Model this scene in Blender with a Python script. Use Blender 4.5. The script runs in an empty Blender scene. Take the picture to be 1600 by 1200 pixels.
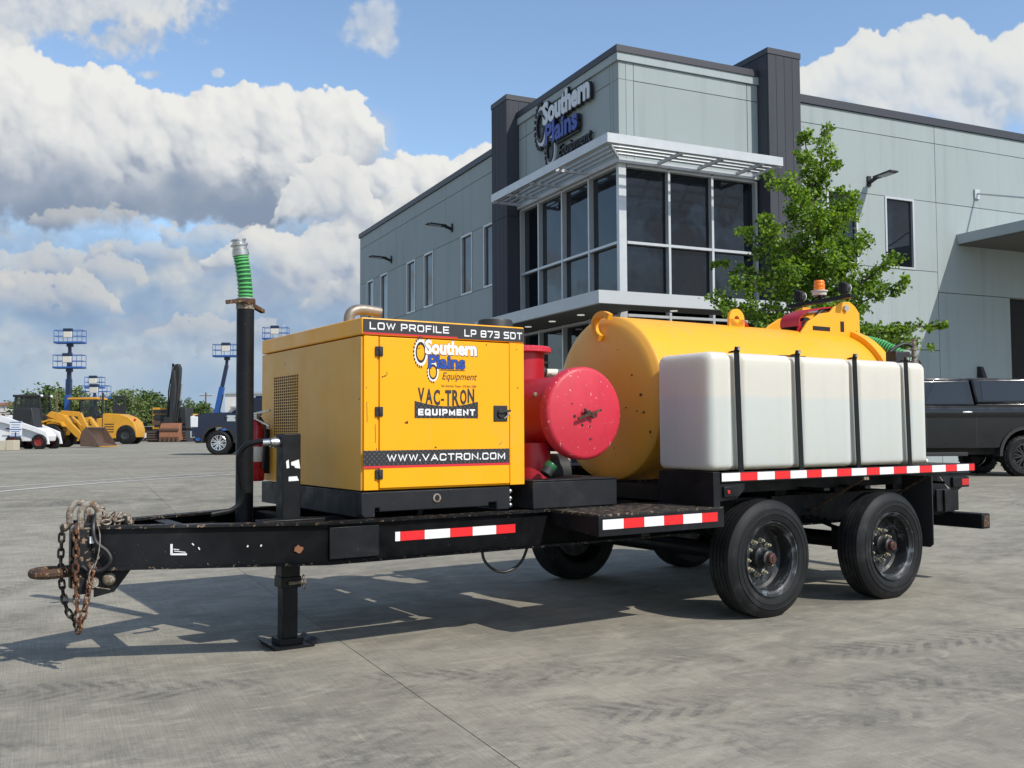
import bpy, bmesh, math, random
import numpy as np
from mathutils import Vector, Matrix
PI = math.pi
random.seed(7)
SC = bpy.context.scene
COL = SC.collection

# ------------------------------------------------------------------ camera
F_PX, PITCH, ROLL = 1538.93, 0.0487854, -0.00537907
CAM = Vector((0, 0, 1.22))
_cp, _sp = math.cos(PITCH), math.sin(PITCH)
_cr, _sr = math.cos(ROLL), math.sin(ROLL)
FW = Vector((0, _cp, _sp)); _u = Vector((0, -_sp, _cp)); _r = Vector((1, 0, 0))
RT = _cr * _r + _sr * _u
UP = -_sr * _r + _cr * _u
cam_data = bpy.data.cameras.new('camera')
cam = bpy.data.objects.new('camera', cam_data); COL.objects.link(cam)
cam.matrix_world = Matrix(((RT.x, UP.x, -FW.x, CAM.x), (RT.y, UP.y, -FW.y, CAM.y), (RT.z, UP.z, -FW.z, CAM.z), (0, 0, 0, 1)))
cam_data.sensor_width = 36.0
cam_data.lens = F_PX / 1600 * 36.0
cam_data.clip_start = 0.05
cam_data.clip_end = 3000
SC.camera = cam

# ------------------------------------------------------------------ sky, sun, exposure
SUN_DIR = Vector((0.563, -0.442, 0.699)).normalized()
SUN_EL = math.asin(SUN_DIR.z)
SUN_AZ = math.atan2(SUN_DIR.x, SUN_DIR.y)
SC.view_settings.view_transform = 'Standard'
SC.view_settings.look = 'None'
SC.view_settings.exposure = 0.0
SC.view_settings.gamma = 1.0
SC.view_settings.use_curve_mapping = False

sun_data = bpy.data.lights.new('sun', 'SUN')
sun_data.energy = 4.25
sun_data.angle = math.radians(0.55)
sun_data.color = (1.0, 0.95, 0.87)
sun = bpy.data.objects.new('sun', sun_data); COL.objects.link(sun)
sun.rotation_mode = 'QUATERNION'
sun.rotation_quaternion = SUN_DIR.to_track_quat('Z', 'Y')
sun.location = (10, -8, 15)


class NT:
    """small helper around a node tree"""
    def __init__(s, tree):
        s.t = tree; s.n = tree.nodes; s.l = tree.links
    def node(s, typ, **kw):
        n = s.n.new(typ)
        for k, v in kw.items(): setattr(n, k, v)
        return n
    def set(s, sock, v):
        if isinstance(v, bpy.types.NodeSocket): s.l.new(v, sock)
        elif v is not None: sock.default_value = v
    def math(s, op, a, b=None, c=None, clamp=False):
        n = s.node('ShaderNodeMath', operation=op); n.use_clamp = clamp
        s.set(n.inputs[0], a); s.set(n.inputs[1], b); s.set(n.inputs[2], c)
        return n.outputs[0]
    def vmath(s, op, a, b=None, out=0):
        n = s.node('ShaderNodeVectorMath', operation=op)
        s.set(n.inputs[0], a); s.set(n.inputs[1], b)
        return n.outputs[out]
    def noise(s, vec, scale, detail=4, rough=0.55, dist=0.0):
        n = s.node('ShaderNodeTexNoise')
        s.set(n.inputs['Vector'], vec); n.inputs['Scale'].default_value = scale
        n.inputs['Detail'].default_value = detail; n.inputs['Roughness'].default_value = rough
        n.inputs['Distortion'].default_value = dist
        return n.outputs['Fac']
    def sstep(s, v, lo, hi):
        n = s.node('ShaderNodeMapRange', interpolation_type='SMOOTHSTEP')
        s.set(n.inputs[0], v); n.inputs[1].default_value = lo; n.inputs[2].default_value = hi
        return n.outputs[0]
    def lin(s, v, lo, hi, a=0.0, b=1.0):
        n = s.node('ShaderNodeMapRange')
        s.set(n.inputs[0], v); n.inputs[1].default_value = lo; n.inputs[2].default_value = hi
        n.inputs[3].default_value = a; n.inputs[4].default_value = b
        return n.outputs[0]
    def mix(s, f, a, b, blend='MIX'):
        n = s.node('ShaderNodeMix', data_type='RGBA', blend_type=blend)
        s.set(n.inputs[0], f); s.set(n.inputs[6], a); s.set(n.inputs[7], b)
        return n.outputs[2]
    def ramp(s, f, stops):
        n = s.node('ShaderNodeValToRGB'); e = n.color_ramp.elements
        while len(e) < len(stops): e.new(0.5)
        for el, (p, c) in zip(e, stops): el.position = p; el.color = (*c, 1)
        s.set(n.inputs[0], f); return n.outputs[0]
    def combine(s, x, y, z):
        n = s.node('ShaderNodeCombineXYZ')
        s.set(n.inputs[0], x); s.set(n.inputs[1], y); s.set(n.inputs[2], z); return n.outputs[0]
    def mapping(s, vec, loc=(0, 0, 0), rot=(0, 0, 0), scale=(1, 1, 1)):
        n = s.node('ShaderNodeMapping')
        s.set(n.inputs[0], vec); n.inputs[1].default_value = loc; n.inputs[2].default_value = rot; n.inputs[3].default_value = scale
        return n.outputs[0]


SKY_TINT = (1.34, 1.38, 1.38)


def rgba(c): return (c[0], c[1], c[2], 1.0)


def cloud_map():
    """cumulus sky worked out numerically: heaps of puffs, lit from the sun's side; texels are azimuth x elevation"""
    AZ0, AZ1, EL0, EL1 = -.62, .62, -.04, .54
    W, H = 1536, 720
    rng = np.random.default_rng(12)
    az = AZ0 + (AZ1 - AZ0) * (np.arange(W) + .5) / W
    el = EL0 + (EL1 - EL0) * (np.arange(H) + .5) / H
    sx = 1538.9 * (AZ1 - AZ0) / W                      # design units per texel
    X = (np.tan(az) * 1538.9 + 800)[None, :].repeat(H, 0); Y = 676 - np.tan(el)[:, None] / np.cos(az)[None, :] * 1538.9
    fy = np.fft.fftfreq(H)[:, None]; fx = np.fft.fftfreq(W)[None, :]

    def blur(a, s):
        p = 48; b = np.pad(a, p, mode='edge')
        gy = np.fft.fftfreq(b.shape[0])[:, None]; gx = np.fft.rfftfreq(b.shape[1])[None, :]
        r = np.fft.irfft2(np.fft.rfft2(b) * np.exp(-2 * (np.pi * s) ** 2 * (gx ** 2 + gy ** 2)), b.shape)
        return r[p:-p, p:-p]

    def fbm(scale, beta=2.2, ax=1.0):
        f = np.sqrt((fx * ax) ** 2 + fy ** 2); f0 = 1.0 / scale
        amp = 1.0 / (f ** 2 + f0 ** 2) ** (beta / 2)
        n = np.fft.ifft2(np.fft.fft2(rng.normal(size=(H, W))) * amp).real
        return n / n.std()

    nA = fbm(90, 2.3); nB = fbm(30, 2.2); nC = fbm(110, 2.7, 2.4); nD = fbm(12, 2.1)
    wx = fbm(40, 2.7) * 4.2 + fbm(12, 2.6) * 1.6; wy = fbm(40, 2.7) * 3.6 + fbm(12, 2.6) * 1.5
    WI = np.clip(np.arange(H)[:, None] + wy, 0, H - 1).astype(int); WJ = np.clip(np.arange(W)[None, :] + wx, 0, W - 1).astype(int)

    def heap(cs):
        """depth and cover of a heap of spheres given as (x, y, r)"""
        Z = np.full((H, W), -1e3)
        for x, y, r, z in cs:
            i = math.atan((x - 800) / 1538.9); j = math.atan((676 - y) / 1538.9 * math.cos(i))
            cx = (i - AZ0) / (AZ1 - AZ0) * W; cy = (j - EL0) / (EL1 - EL0) * H; R = r / sx
            x0, x1, y0, y1 = int(max(0, cx - R)), int(min(W, cx + R + 1)), int(max(0, cy - R)), int(min(H, cy + R + 1))
            if x0 >= x1 or y0 >= y1: continue
            d2 = (np.arange(x0, x1)[None, :] - cx) ** 2 + (np.arange(y0, y1)[:, None] - cy) ** 2
            h = np.where(d2 < R * R, z / sx + np.sqrt(np.maximum(R * R - d2, 0)), -1e3)
            Z[y0:y1, x0:x1] = np.maximum(Z[y0:y1, x0:x1], h)
        return Z[WI, WJ]

    def pile(top, base, x0, x1, n, rbig, zrough=26):
        """spheres that fill the space under a crest line"""
        cs = []
        for _ in range(n):
            x = rng.uniform(x0, x1); t = top(x); b = base(x)
            if b - t < 6: continue
            u = rng.random() ** 1.7; y = t + (b - t) * u
            r = min(rbig * rng.uniform(.25, 1.0) ** 1.4, (b - t) * .5)
            y = max(y, t + r * .92)
            # keep inside the crest to both sides
            for q in (-.7, .7):
                lim = top(x + q * r) + r * .55; y = max(y, lim)
            cs.append((x, y, r, zrough * rng.normal() * .5 + 34 * u))
            if rng.random() < .8:
                for _k in range(3):
                    a = rng.uniform(-2.9, -.2); rr = r * rng.uniform(.22, .45)
                    yy = y + r * .86 * math.sin(a); xx = x + r * .86 * math.cos(a)
                    if yy - rr > top(xx) - 6: cs.append((xx, yy, rr, cs[-1][3] * 0 + 34 * u + r * .25))
        return cs

    L3 = np.array([.55, .62, .56])         # right, up, towards the viewer

    def shade(Z, soft, k):
        cov = (Z > -500).astype(float)
        zf = np.where(Z > -500, Z, np.nan); m = np.nanmin(zf) if cov.any() else 0
        zz = np.where(Z > -500, Z, m - 2)
        out = 0
        for s, w in ((1.8, .20), (4.0, .36), (9.0, .44)):
            b = blur(zz + (nD * .55 + nB * 1.3) * soft, s); gy, gx = np.gradient(b)
            nn = np.sqrt(gx ** 2 + gy ** 2 + k * k); out = out + w * (-gx * L3[0] - gy * L3[1] + k * L3[2]) / nn
        return cov, out

    def lerp(pts): 
        xs = [p[0] for p in pts]; ys = [p[1] for p in pts]; return lambda x: float(np.interp(x, xs, ys))

    col = np.zeros((H, W, 3)); alp = np.zeros((H, W))

    def over(c, a):
        nonlocal col, alp
        a = np.clip(a, 0, 1)
        na = a + alp * (1 - a)
        col = (c * a[..., None] + col * (alp * (1 - a))[..., None]) / np.maximum(na, 1e-5)[..., None]; alp = na

    def ramp(v, stops):
        xs = [s[0] for s in stops]; return np.stack([np.interp(v, xs, [s[1][i] for s in stops]) for i in range(3)], -1)
    lin = lambda c: tuple(((v / 255 + .055) / 1.055) ** 2.4 if v > 10 else v / 3295 for v in c)
    sm = lambda a, b, x: (lambda t: t * t * (3 - 2 * t))(np.clip((x - a) / (b - a), 0, 1))

    # hazy veil of far cloud along the horizon, thinning upwards
    veil = sm(235, 420, Y + nC * 26 + nB * 6)
    vc = ramp(nC * .7 + nA * .5 + nB * .15, [(-1.8, lin((124, 146, 176))), (-.2, lin((143, 163, 188))), (.8, lin((164, 176, 191))), (1.9, lin((194, 196, 197)))])
    lowc = ramp(nC + nA * .3, [(-2, lin((140, 167, 198))), (2, lin((165, 181, 200)))])
    k = sm(440, 650, Y)[..., None]; over(vc * (1 - k) + lowc * k, veil * .94)
    # grey belly of the main bank
    bel_b = lerp([(-300, 330), (0, 335), (120, 350), (260, 345), (400, 352), (530, 345), (600, 330), (700, 320), (800, 330), (1000, 330), (1100, 320)])
    belly = sm(150, 205, Y + nA * 8) * sm(0, 1, np.clip((np.vectorize(bel_b)(X[0])[None, :] + nA * 12 + nB * 5 - Y) / 30 + .5, 0, 1)) * sm(630, 560, X + nA * 20)
    bc = ramp(sm(190, 350, Y + nA * 16 + nC * 16), [(0, lin((196, 200, 205))), (.55, lin((160, 169, 182))), (1, lin((130, 144, 165)))])
    over(bc, belly * .96)

    def cumulus(top, base, x0, x1, n, rb, bright, dark, fade, alpha=1.0, kk=1.25, zr=26, edge=1.0):
        cs = pile(top, base, x0, x1, n, rb, zr)
        Z = heap(cs); cov, sh = shade(Z, 1.0, kk)
        b5_ = blur(cov, 5.0); a = .55 * blur(cov, 1.3) + .45 * b5_; a = sm(.22, .72, a + (nD * .09 * edge + nB * .06) * np.clip(b5_ * 5 - .3, 0, 1))
        tops = np.array([top(x) for x in X[0]])[None, :]; bases = np.array([base(x) for x in X[0]])[None, :]
        u = np.clip((Y - tops) / np.maximum(bases - tops, 20), -.2, 1.3)
        a = a * (1 - sm(fade, 1.12, u + nA * .10 + nB * .05))
        v = (sh - .45) * .95 + (1 - u) * .60 + nA * .055 + nC * .05 + nB * .03 + nD * .012 + .06
        c = ramp(v, [(-.10, dark), (.25, tuple(.55 * p + .45 * q for p, q in zip(dark, bright))), (.62, tuple(.2 * p + .8 * q for p, q in zip(dark, bright))), (.95, bright)])
        over(c, a * alpha)

    white, cream, grey = lin((230, 230, 227)), lin((206, 205, 201)), lin((160, 170, 186))
    soft = lin((158, 170, 188))
    # small far cumulus between bank and horizon
    for (cx, cy, rx, ry, br, al) in ((60, 425, 150, 34, cream, .75), (40, 470, 130, 42, cream, .85), (140, 345, 100, 26, cream, .6), (205, 398, 80, 22, cream, .6), (330, 372, 90, 26, cream, .75), (250, 520, 130, 24, soft, .5), (330, 522, 120, 26, cream, .55), (500, 462, 110, 40, soft, .6),
                                     (150, 560, 120, 16, soft, .4), (430, 540, 120, 20, soft, .5), (60, 540, 100, 14, soft, .35), (640, 470, 160, 40, cream, .6), (-120, 430, 120, 40, cream, .7), (1000, 480, 260, 60, cream, .6), (1400, 420, 300, 60, cream, .6)):
        tp = lambda x, cx=cx, cy=cy, rx=rx, ry=ry: cy - ry * math.sqrt(max(0, 1 - ((x - cx) / rx) ** 2)) if abs(x - cx) < rx else cy + 5
        bs = lambda x, cy=cy, ry=ry: cy + ry * .55
        cumulus(tp, bs, cx - rx, cx + rx, int(rx * 1.1), ry * .62, br, lin((146, 162, 186)), .22, al * .9, 1.8, 10, 1.8)
    # lower right lobe of the bank, behind its main crest
    t2 = lerp([(300, 420), (370, 372), (410, 352), (450, 372), (480, 362), (520, 340), (560, 318), (600, 300), (650, 290), (700, 270), (765, 262), (830, 262), (960, 280), (1100, 300)])
    b2 = lerp([(300, 425), (400, 420), (450, 460), (600, 480), (900, 470), (1100, 460)])
    cumulus(t2, b2, 320, 1080, 620, 34, lin((223, 222, 217)), soft, .45, .92, 1.5, 18)
    t3 = lerp([(560, 262), (600, 246), (640, 243), (700, 246), (735, 236), (770, 226), (800, 216), (860, 222), (960, 240), (1050, 255), (1110, 262)])
    b3 = lerp([(560, 300), (640, 330), (800, 350), (1110, 350)])
    cumulus(t3, b3, 560, 1110, 520, 30, white, lin((176, 184, 196)), .55, 1, 1.3)
    # main bank
    t1 = lerp([(-300, 60), (-200, 30), (-120, 48), (-60, 44), (0, 54), (22, 58), (38, 82), (70, 112), (100, 116), (125, 108), (150, 99), (168, 98), (190, 114), (205, 148), (235, 150), (285, 160), (318, 154), (345, 142), (372, 132), (392, 134), (415, 146), (450, 140), (480, 144), (510, 140), (540, 137), (552, 150), (566, 176), (580, 194), (596, 203), (600, 212)])
    b1 = lerp([(-300, 270), (0, 262), (100, 268), (200, 282), (300, 292), (400, 300), (500, 312), (545, 262), (575, 228), (600, 213)])
    cumulus(t1, b1, -290, 600, 1500, 50, white, lin((156, 166, 182)), .72, 1, 1.3)
    t4 = lerp([(430, 330), (455, 280), (480, 255), (510, 240), (540, 238), (556, 262), (570, 300), (585, 330)]); b4 = lerp([(430, 340), (585, 345)])
    cumulus(t4, b4, 435, 580, 200, 26, lin((225, 225, 222)), lin((178, 186, 197)), .6, .9, 1.4)
    # cloud over the right wing
    t5 = lerp([(1110, 200), (1180, 150), (1225, 122), (1257, 102), (1290, 94), (1317, 88), (1335, 66), (1352, 52), (1378, 49), (1405, 55), (1418, 56), (1430, 44), (1455, 38), (1478, 33), (1505, 40), (1527, 52), (1540, 76), (1562, 95), (1572, 70), (1585, 50), (1605, 44), (1680, 60), (1800, 50), (1900, 90)])
    b5 = lerp([(1110, 240), (1250, 215), (1600, 235), (1900, 240)])
    cumulus(t5, b5, 1115, 1880, 900, 36, lin((224, 225, 222)), lin((176, 190, 208)), .62, .97, 1.5)
    # thin torn cloud higher up
    def torn(cx, cy, rx, ry, a0, c0):
        g = 1 - np.sqrt(((X - cx) / rx) ** 2 + ((Y - cy) / ry) ** 2)
        w = g * 1.1 + np.clip(g + .6, 0, 1) * (nA * .22 + nB * .12 + nD * .04)
        over(ramp(nA * .5 + nB * .4, [(-1.2, lin((178, 187, 199))), (1.2, c0)]), sm(.05, .75, w) * a0)
    torn(70, 0, 330, 78, .9, lin((214, 216, 216))); torn(200, 45, 130, 48, .85, lin((216, 217, 216))); torn(575, 22, 62, 58, .7, lin((205, 211, 217))); torn(600, 55, 30, 30, .6, lin((205, 211, 217)))
    torn(236, 106, 34, 12, .7, lin((215, 219, 222))); torn(335, 104, 12, 9, .7, lin((215, 219, 222))); torn(160, -80, 420, 60, .7, lin((210, 213, 216))); torn(1180, -90, 260, 40, .5, lin((210, 213, 216)))
    # fade to nothing towards the rim of the map
    rim = np.minimum.reduce([sm(0, .10, (az - AZ0) / (AZ1 - AZ0))[None, :].repeat(H, 0), sm(1, .90, (az - AZ0) / (AZ1 - AZ0))[None, :].repeat(H, 0), sm(1, .86, (el - EL0) / (EL1 - EL0))[:, None].repeat(W, 1)])
    return np.dstack([col, alp]).astype(np.float32), rim.astype(np.float32), (AZ0, AZ1, EL0, EL1)


def build_world():
    w = bpy.data.worlds.new('World'); SC.world = w; w.use_nodes = True
    t = NT(w.node_tree); t.n.clear()
    sky = t.node('ShaderNodeTexSky', sky_type='NISHITA'); sky.sun_disc = False
    sky.sun_elevation = SUN_EL; sky.sun_rotation = SUN_AZ
    sky.altitude = 200; sky.air_density = 1.0; sky.dust_density = 0.6; sky.ozone_density = 1.4
    d = t.node('ShaderNodeTexCoord').outputs['Generated']
    sep = t.node('ShaderNodeSeparateXYZ'); t.set(sep.inputs[0], d)
    az = t.math('ARCTAN2', sep.outputs[0], sep.outputs[1])
    el = t.math('ARCSINE', sep.outputs[2])
    cmap, _, (A0, A1, E0, E1) = cloud_map()
    H_, W_ = cmap.shape[:2]
    im = bpy.data.images.new('cloud_map', W_, H_, alpha=True, float_buffer=True)
    im.colorspace_settings.name = 'Non-Color'; im.alpha_mode = 'CHANNEL_PACKED'
    im.pixels.foreach_set(cmap.ravel()); im.update()
    tex = t.node('ShaderNodeTexImage', extension='EXTEND', interpolation='Linear'); tex.image = im
    u = t.lin(az, A0, A1); v = t.lin(el, E0, E1)
    t.set(tex.inputs[0], t.combine(u, v, 0.0))
    rim = t.math('MULTIPLY', t.math('MULTIPLY', t.sstep(u, 0, .08), t.sstep(u, 1, .92)), t.sstep(v, 1, .88))
    # the rest of the sky: scattered fair-weather cloud of the same kind, hazier towards the horizon
    gn = t.noise(t.vmath('MULTIPLY', d, (1, 1, 1.7)), 4.5, 7, .6, .3)
    band = t.math('MULTIPLY', t.sstep(el, .62, .25), .10)
    g_a = t.math('MULTIPLY', t.sstep(t.math('ADD', gn, band), .55, .66), .9)
    g_c = t.ramp(gn, [(.45, (.42, .47, .54)), (.62, (.70, .71, .71)), (.75, (.78, .78, .76))])
    hz = t.sstep(el, .16, -.02)
    g_c = t.mix(hz, g_c, rgba((.38, .47, .57))); g_a = t.math('MAXIMUM', g_a, t.math('MULTIPLY', hz, .9))
    k = 1.07 / 0.14
    skyc = t.mix(1.0, sky.outputs[0], rgba(SKY_TINT), 'MULTIPLY')
    w0 = t.math('SUBTRACT', 1.0, rim)
    c = t.mix(t.math('MULTIPLY', g_a, w0), skyc, t.vmath('MULTIPLY', g_c, (k, k, k)))
    c = t.mix(t.math('MULTIPLY', tex.outputs['Alpha'], rim), c, t.vmath('MULTIPLY', tex.outputs['Color'], (k, k, k)))
    bg = t.node('ShaderNodeBackground'); t.set(bg.inputs[0], c); bg.inputs[1].default_value = 0.14
    out = t.node('ShaderNodeOutputWorld'); t.l.new(bg.outputs[0], out.inputs[0])


build_world()
SC.world.cycles.sampling_method = 'MANUAL'; SC.world.cycles.sample_map_resolution = 512

# ------------------------------------------------------------------ frames of reference (measured from the photograph)
YT, YB = 0.987985194, 1.13139324
TX = Vector((math.sin(YT), math.cos(YT), 0)); TY = Vector((-math.cos(YT), math.sin(YT), 0))
BR = Vector((math.sin(YB), math.cos(YB), 0)); BL = Vector((-math.cos(YB), math.sin(YB), 0))


def ray(px, py): return (px - 800) / F_PX * RT - (py - 600) / F_PX * UP + FW


def on_plane_z(px, py, z):
    d = ray(px, py); return CAM + d * ((z - CAM.z) / d.z)


TO = on_plane_z(1203, 967, 0.0)             # ground point of the near front wheel: origin of the trailer frame
_k = ray(968, 320); BO = CAM + _k * (22 / _k.dot(FW)); BO.z = 0   # foot of the tower's corner: origin of the building frame


def _on(px, py, o, n, c):
    d = ray(px, py); return CAM + d * ((c - (CAM - o).dot(n)) / d.dot(n))


def loc_t(p): q = p - TO; return Vector((q.dot(TX), q.dot(TY), q.z))
def loc_b(p): q = p - BO; return Vector((q.dot(BR), q.dot(BL), q.z))
def tony(px, py, y): return loc_t(_on(px, py, TO, TY, y))
def tonx(px, py, x): return loc_t(_on(px, py, TO, TX, x))
def bonu(px, py, u): return loc_b(_on(px, py, BO, BR, u))
def bonv(px, py, v): return loc_b(_on(px, py, BO, BL, v))
def bworld(u, v, z): return BO + u * BR + v * BL + Vector((0, 0, z))


def ss(a, b, x):
    t = min(1, max(0, (x - a) / (b - a))); return t * t * (3 - 2 * t)


def gz(x, y):
    r = math.hypot(x, y)
    return .33 * ss(9.0, 20, r) + .07 * ss(30, 60, r)


def on_ground(px, py):
    p = on_plane_z(px, py, .2)
    for _ in range(60):
        p = p * .5 + on_plane_z(px, py, min(gz(p.x, p.y), 1.0)) * .5
    p.z = gz(p.x, p.y); return p


def at_depth(px, py, dist):
    d = ray(px, py); return CAM + d * (dist / d.dot(FW))


# ------------------------------------------------------------------ mesh helpers
class MB:
    def __init__(s): s.v = []; s.f = []
    def add(s, vs, fs):
        o = len(s.v); s.v += [tuple(v) for v in vs]; s.f += [tuple(i + o for i in f) for f in fs]; return s
    def box(s, x0, x1, y0, y1, z0, z1):
        return s.add([(x0, y0, z0), (x1, y0, z0), (x1, y1, z0), (x0, y1, z0), (x0, y0, z1), (x1, y0, z1), (x1, y1, z1), (x0, y1, z1)],
                     [(0, 3, 2, 1), (4, 5, 6, 7), (0, 1, 5, 4), (1, 2, 6, 5), (2, 3, 7, 6), (3, 0, 4, 7)])
    def hexa(s, b, t):      # four bottom corners, four top corners, same winding (counter-clockwise from above)
        return s.add(list(b) + list(t), [(0, 3, 2, 1), (4, 5, 6, 7), (0, 1, 5, 4), (1, 2, 6, 5), (2, 3, 7, 6), (3, 0, 4, 7)])
    def bar(s, p0, p1, w, h, up=(0, 0, 1)):
        p0 = Vector(p0); p1 = Vector(p1); a = (p1 - p0).normalized(); up = Vector(up)
        if abs(a.dot(up.normalized())) > .98: up = Vector((1, 0, 0)) if abs(a.x) < .9 else Vector((0, 1, 0))
        b = a.cross(up).normalized(); c = b.cross(a).normalized()
        q = lambda p: [p + b * w / 2 * i + c * h / 2 * j for i, j in ((-1, -1), (1, -1), (1, 1), (-1, 1))]
        return s.add(q(p0) + q(p1), [(0, 1, 2, 3), (7, 6, 5, 4), (0, 4, 5, 1), (1, 5, 6, 2), (2, 6, 7, 3), (3, 7, 4, 0)])
    def tube(s, pts, r, n=10, closed=False, caps=True):
        P = [Vector(p) for p in pts]; m = len(P)
        R = list(r) if isinstance(r, (list, tuple)) else [r] * m
        tan = []
        for i in range(m):
            if closed: a = P[(i + 1) % m] - P[i - 1]
            else: a = P[min(i + 1, m - 1)] - P[max(i - 1, 0)]
            tan.append(a.normalized() if a.length > 1e-9 else Vector((0, 0, 1)))
        up = Vector((0, 0, 1)) if abs(tan[0].z) < .9 else Vector((1, 0, 0))
        nrm = (up - tan[0] * up.dot(tan[0])).normalized()
        vs = []
        for i in range(m):
            nrm = nrm - tan[i] * nrm.dot(tan[i]); nrm.normalize()
            b = tan[i].cross(nrm)
            for k in range(n):
                t = 2 * PI * k / n; vs.append(P[i] + (nrm * math.cos(t) + b * math.sin(t)) * R[i])
        fs = []
        for i in range(m if closed else m - 1):
            j = (i + 1) % m
            for k in range(n):
                l = (k + 1) % n; fs.append((i * n + k, i * n + l, j * n + l, j * n + k))
        if caps and not closed: fs += [tuple(reversed(range(n))), tuple((m - 1) * n + k for k in range(n))]
        return s.add(vs, fs)
    def cyl(s, p0, p1, r0, r1=None, n=24, caps=True):
        return s.tube([p0, p1], [r0, r0 if r1 is None else r1], n, False, caps)
    def lathe(s, prof, o, ax, n=48, close=False):   # prof: (radius, distance along the axis)
        o = Vector(o); ax = Vector(ax).normalized()
        u = Vector((0, 0, 1)) if abs(ax.z) < .9 else Vector((1, 0, 0))
        e1 = (u - ax * u.dot(ax)).normalized(); e2 = ax.cross(e1)
        vs = []
        for r, h in prof:
            for k in range(n):
                t = 2 * PI * k / n; vs.append(o + ax * h + (e1 * math.cos(t) + e2 * math.sin(t)) * max(r, 1e-4))
        fs = []; m = len(prof)
        for i in range(m if close else m - 1):
            j = (i + 1) % m
            for k in range(n):
                l = (k + 1) % n; fs.append((i * n + k, i * n + l, j * n + l, j * n + k))
        return s.add(vs, fs)
    def prism(s, poly, o, ea, eb, d):              # outline in the plane (ea, eb) at o, extruded by vector d
        o = Vector(o); ea = Vector(ea); eb = Vector(eb); d = Vector(d); n = len(poly)
        a = [o + ea * p + eb * q for p, q in poly]
        return s.add(a + [p + d for p in a], [tuple(reversed(range(n))), tuple(range(n, 2 * n))] + [(i, (i + 1) % n, (i + 1) % n + n, i + n) for i in range(n)])
    def sphere(s, c, r, n=12, m=8, sc=(1, 1, 1)):
        c = Vector(c); vs = []; fs = []
        for i in range(m + 1):
            a = PI * i / m
            for k in range(n):
                t = 2 * PI * k / n
                vs.append(c + Vector((math.sin(a) * math.cos(t) * sc[0], math.sin(a) * math.sin(t) * sc[1], math.cos(a) * sc[2])) * r)
        for i in range(m):
            for k in range(n):
                l = (k + 1) % n; fs.append((i * n + k, (i + 1) * n + k, (i + 1) * n + l, i * n + l))
        return s.add(vs, fs)
    def mesh(s, name, smooth=35):
        me = bpy.data.meshes.new(name); me.from_pydata(s.v, [], s.f)
        bm = bmesh.new(); bm.from_mesh(me)
        bmesh.ops.remove_doubles(bm, verts=bm.verts, dist=1e-5)
        bmesh.ops.recalc_face_normals(bm, faces=bm.faces)
        bm.to_mesh(me); bm.free()
        if smooth:
            me.shade_smooth(); me.set_sharp_from_angle(angle=math.radians(smooth))
        return me
    def build(s, name, mat, parent=None, bevel=0.0, seg=2, smooth=35, label=None):
        me = s.mesh(name, smooth)
        return link(name, me, mat, parent, bevel, seg, label)


def link(name, me, mat, parent=None, bevel=0.0, seg=2, label=None):
    o = bpy.data.objects.new(name, me); COL.objects.link(o)
    if mat is not None and not me.materials: me.materials.append(mat)
    if parent is not None: o.parent = parent
    if bevel:
        b = o.modifiers.new('bevel', 'BEVEL'); b.width = bevel; b.segments = seg; b.limit_method = 'ANGLE'; b.angle_limit = math.radians(40)
        b.harden_normals = False
    if label: o['label'] = label
    return o


def tag(o, label, cat, group=None, kind=None):
    if label: o['label'] = label
    if cat: o['category'] = cat
    if group: o['group'] = group
    if kind: o['kind'] = kind
    return o


def empty(name, loc, rz=0.0, label=None, cat=None, group=None):
    o = bpy.data.objects.new(name, None); COL.objects.link(o)
    o.location = loc; o.rotation_euler = (0, 0, rz); o.empty_display_size = .2
    return tag(o, label, cat, group)


def copy_tree(o, parent=None):
    c = o.copy(); COL.objects.link(c)
    if parent is not None: c.parent = parent
    for ch in list(o.children): copy_tree(ch, c)
    return c


def smooth_path(pts, n=6):
    P = [Vector(p) for p in pts]; out = []
    for i in range(len(P) - 1):
        a = P[max(i - 1, 0)]; b = P[i]; c = P[i + 1]; d = P[min(i + 2, len(P) - 1)]
        for k in range(n):
            t = k / n
            out.append(.5 * ((2 * b) + (c - a) * t + (2 * a - 5 * b + 4 * c - d) * t * t + (3 * b - a - 3 * c + d) * t ** 3))
    out.append(P[-1]); return out


def text(name, s, mat, parent, o, ex, ey, w, h, depth=.001, bold=0.0, shear=0.0, grow=0.0, spacing=1.0, label=None):
    """lettering fitted to a box: lower-left corner o, width w along ex, height h along ey, standing proud along ex x ey"""
    c = bpy.data.curves.new(name, 'FONT'); c.body = s; c.size = 1; c.offset = bold; c.shear = shear
    c.extrude = .5; c.resolution_u = 3; c.space_character = spacing
    t = bpy.data.objects.new(name, c); COL.objects.link(t)
    dg = bpy.context.evaluated_depsgraph_get()
    me = bpy.data.meshes.new_from_object(t.evaluated_get(dg))
    bpy.data.objects.remove(t)
    co = np.empty(len(me.vertices) * 3); me.vertices.foreach_get('co', co); co = co.reshape(-1, 3)
    lo = co.min(0); hi = co.max(0)
    ex = Vector(ex); ey = Vector(ey); en = ex.cross(ey)
    A = np.array([list(ex), list(ey), list(en)])
    q = np.empty_like(co)
    q[:, 0] = (co[:, 0] - lo[0]) / (hi[0] - lo[0]) * (w + 2 * grow) - grow
    q[:, 1] = (co[:, 1] - lo[1]) / (hi[1] - lo[1]) * (h + 2 * grow) - grow
    q[:, 2] = (co[:, 2] - lo[2]) / max(hi[2] - lo[2], 1e-6) * depth
    r = q @ A + np.array(list(o))
    me.vertices.foreach_set('co', r.ravel()); me.update()
    me.materials.clear(); me.name = name
    return link(name, me, mat, parent, label=label)


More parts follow.
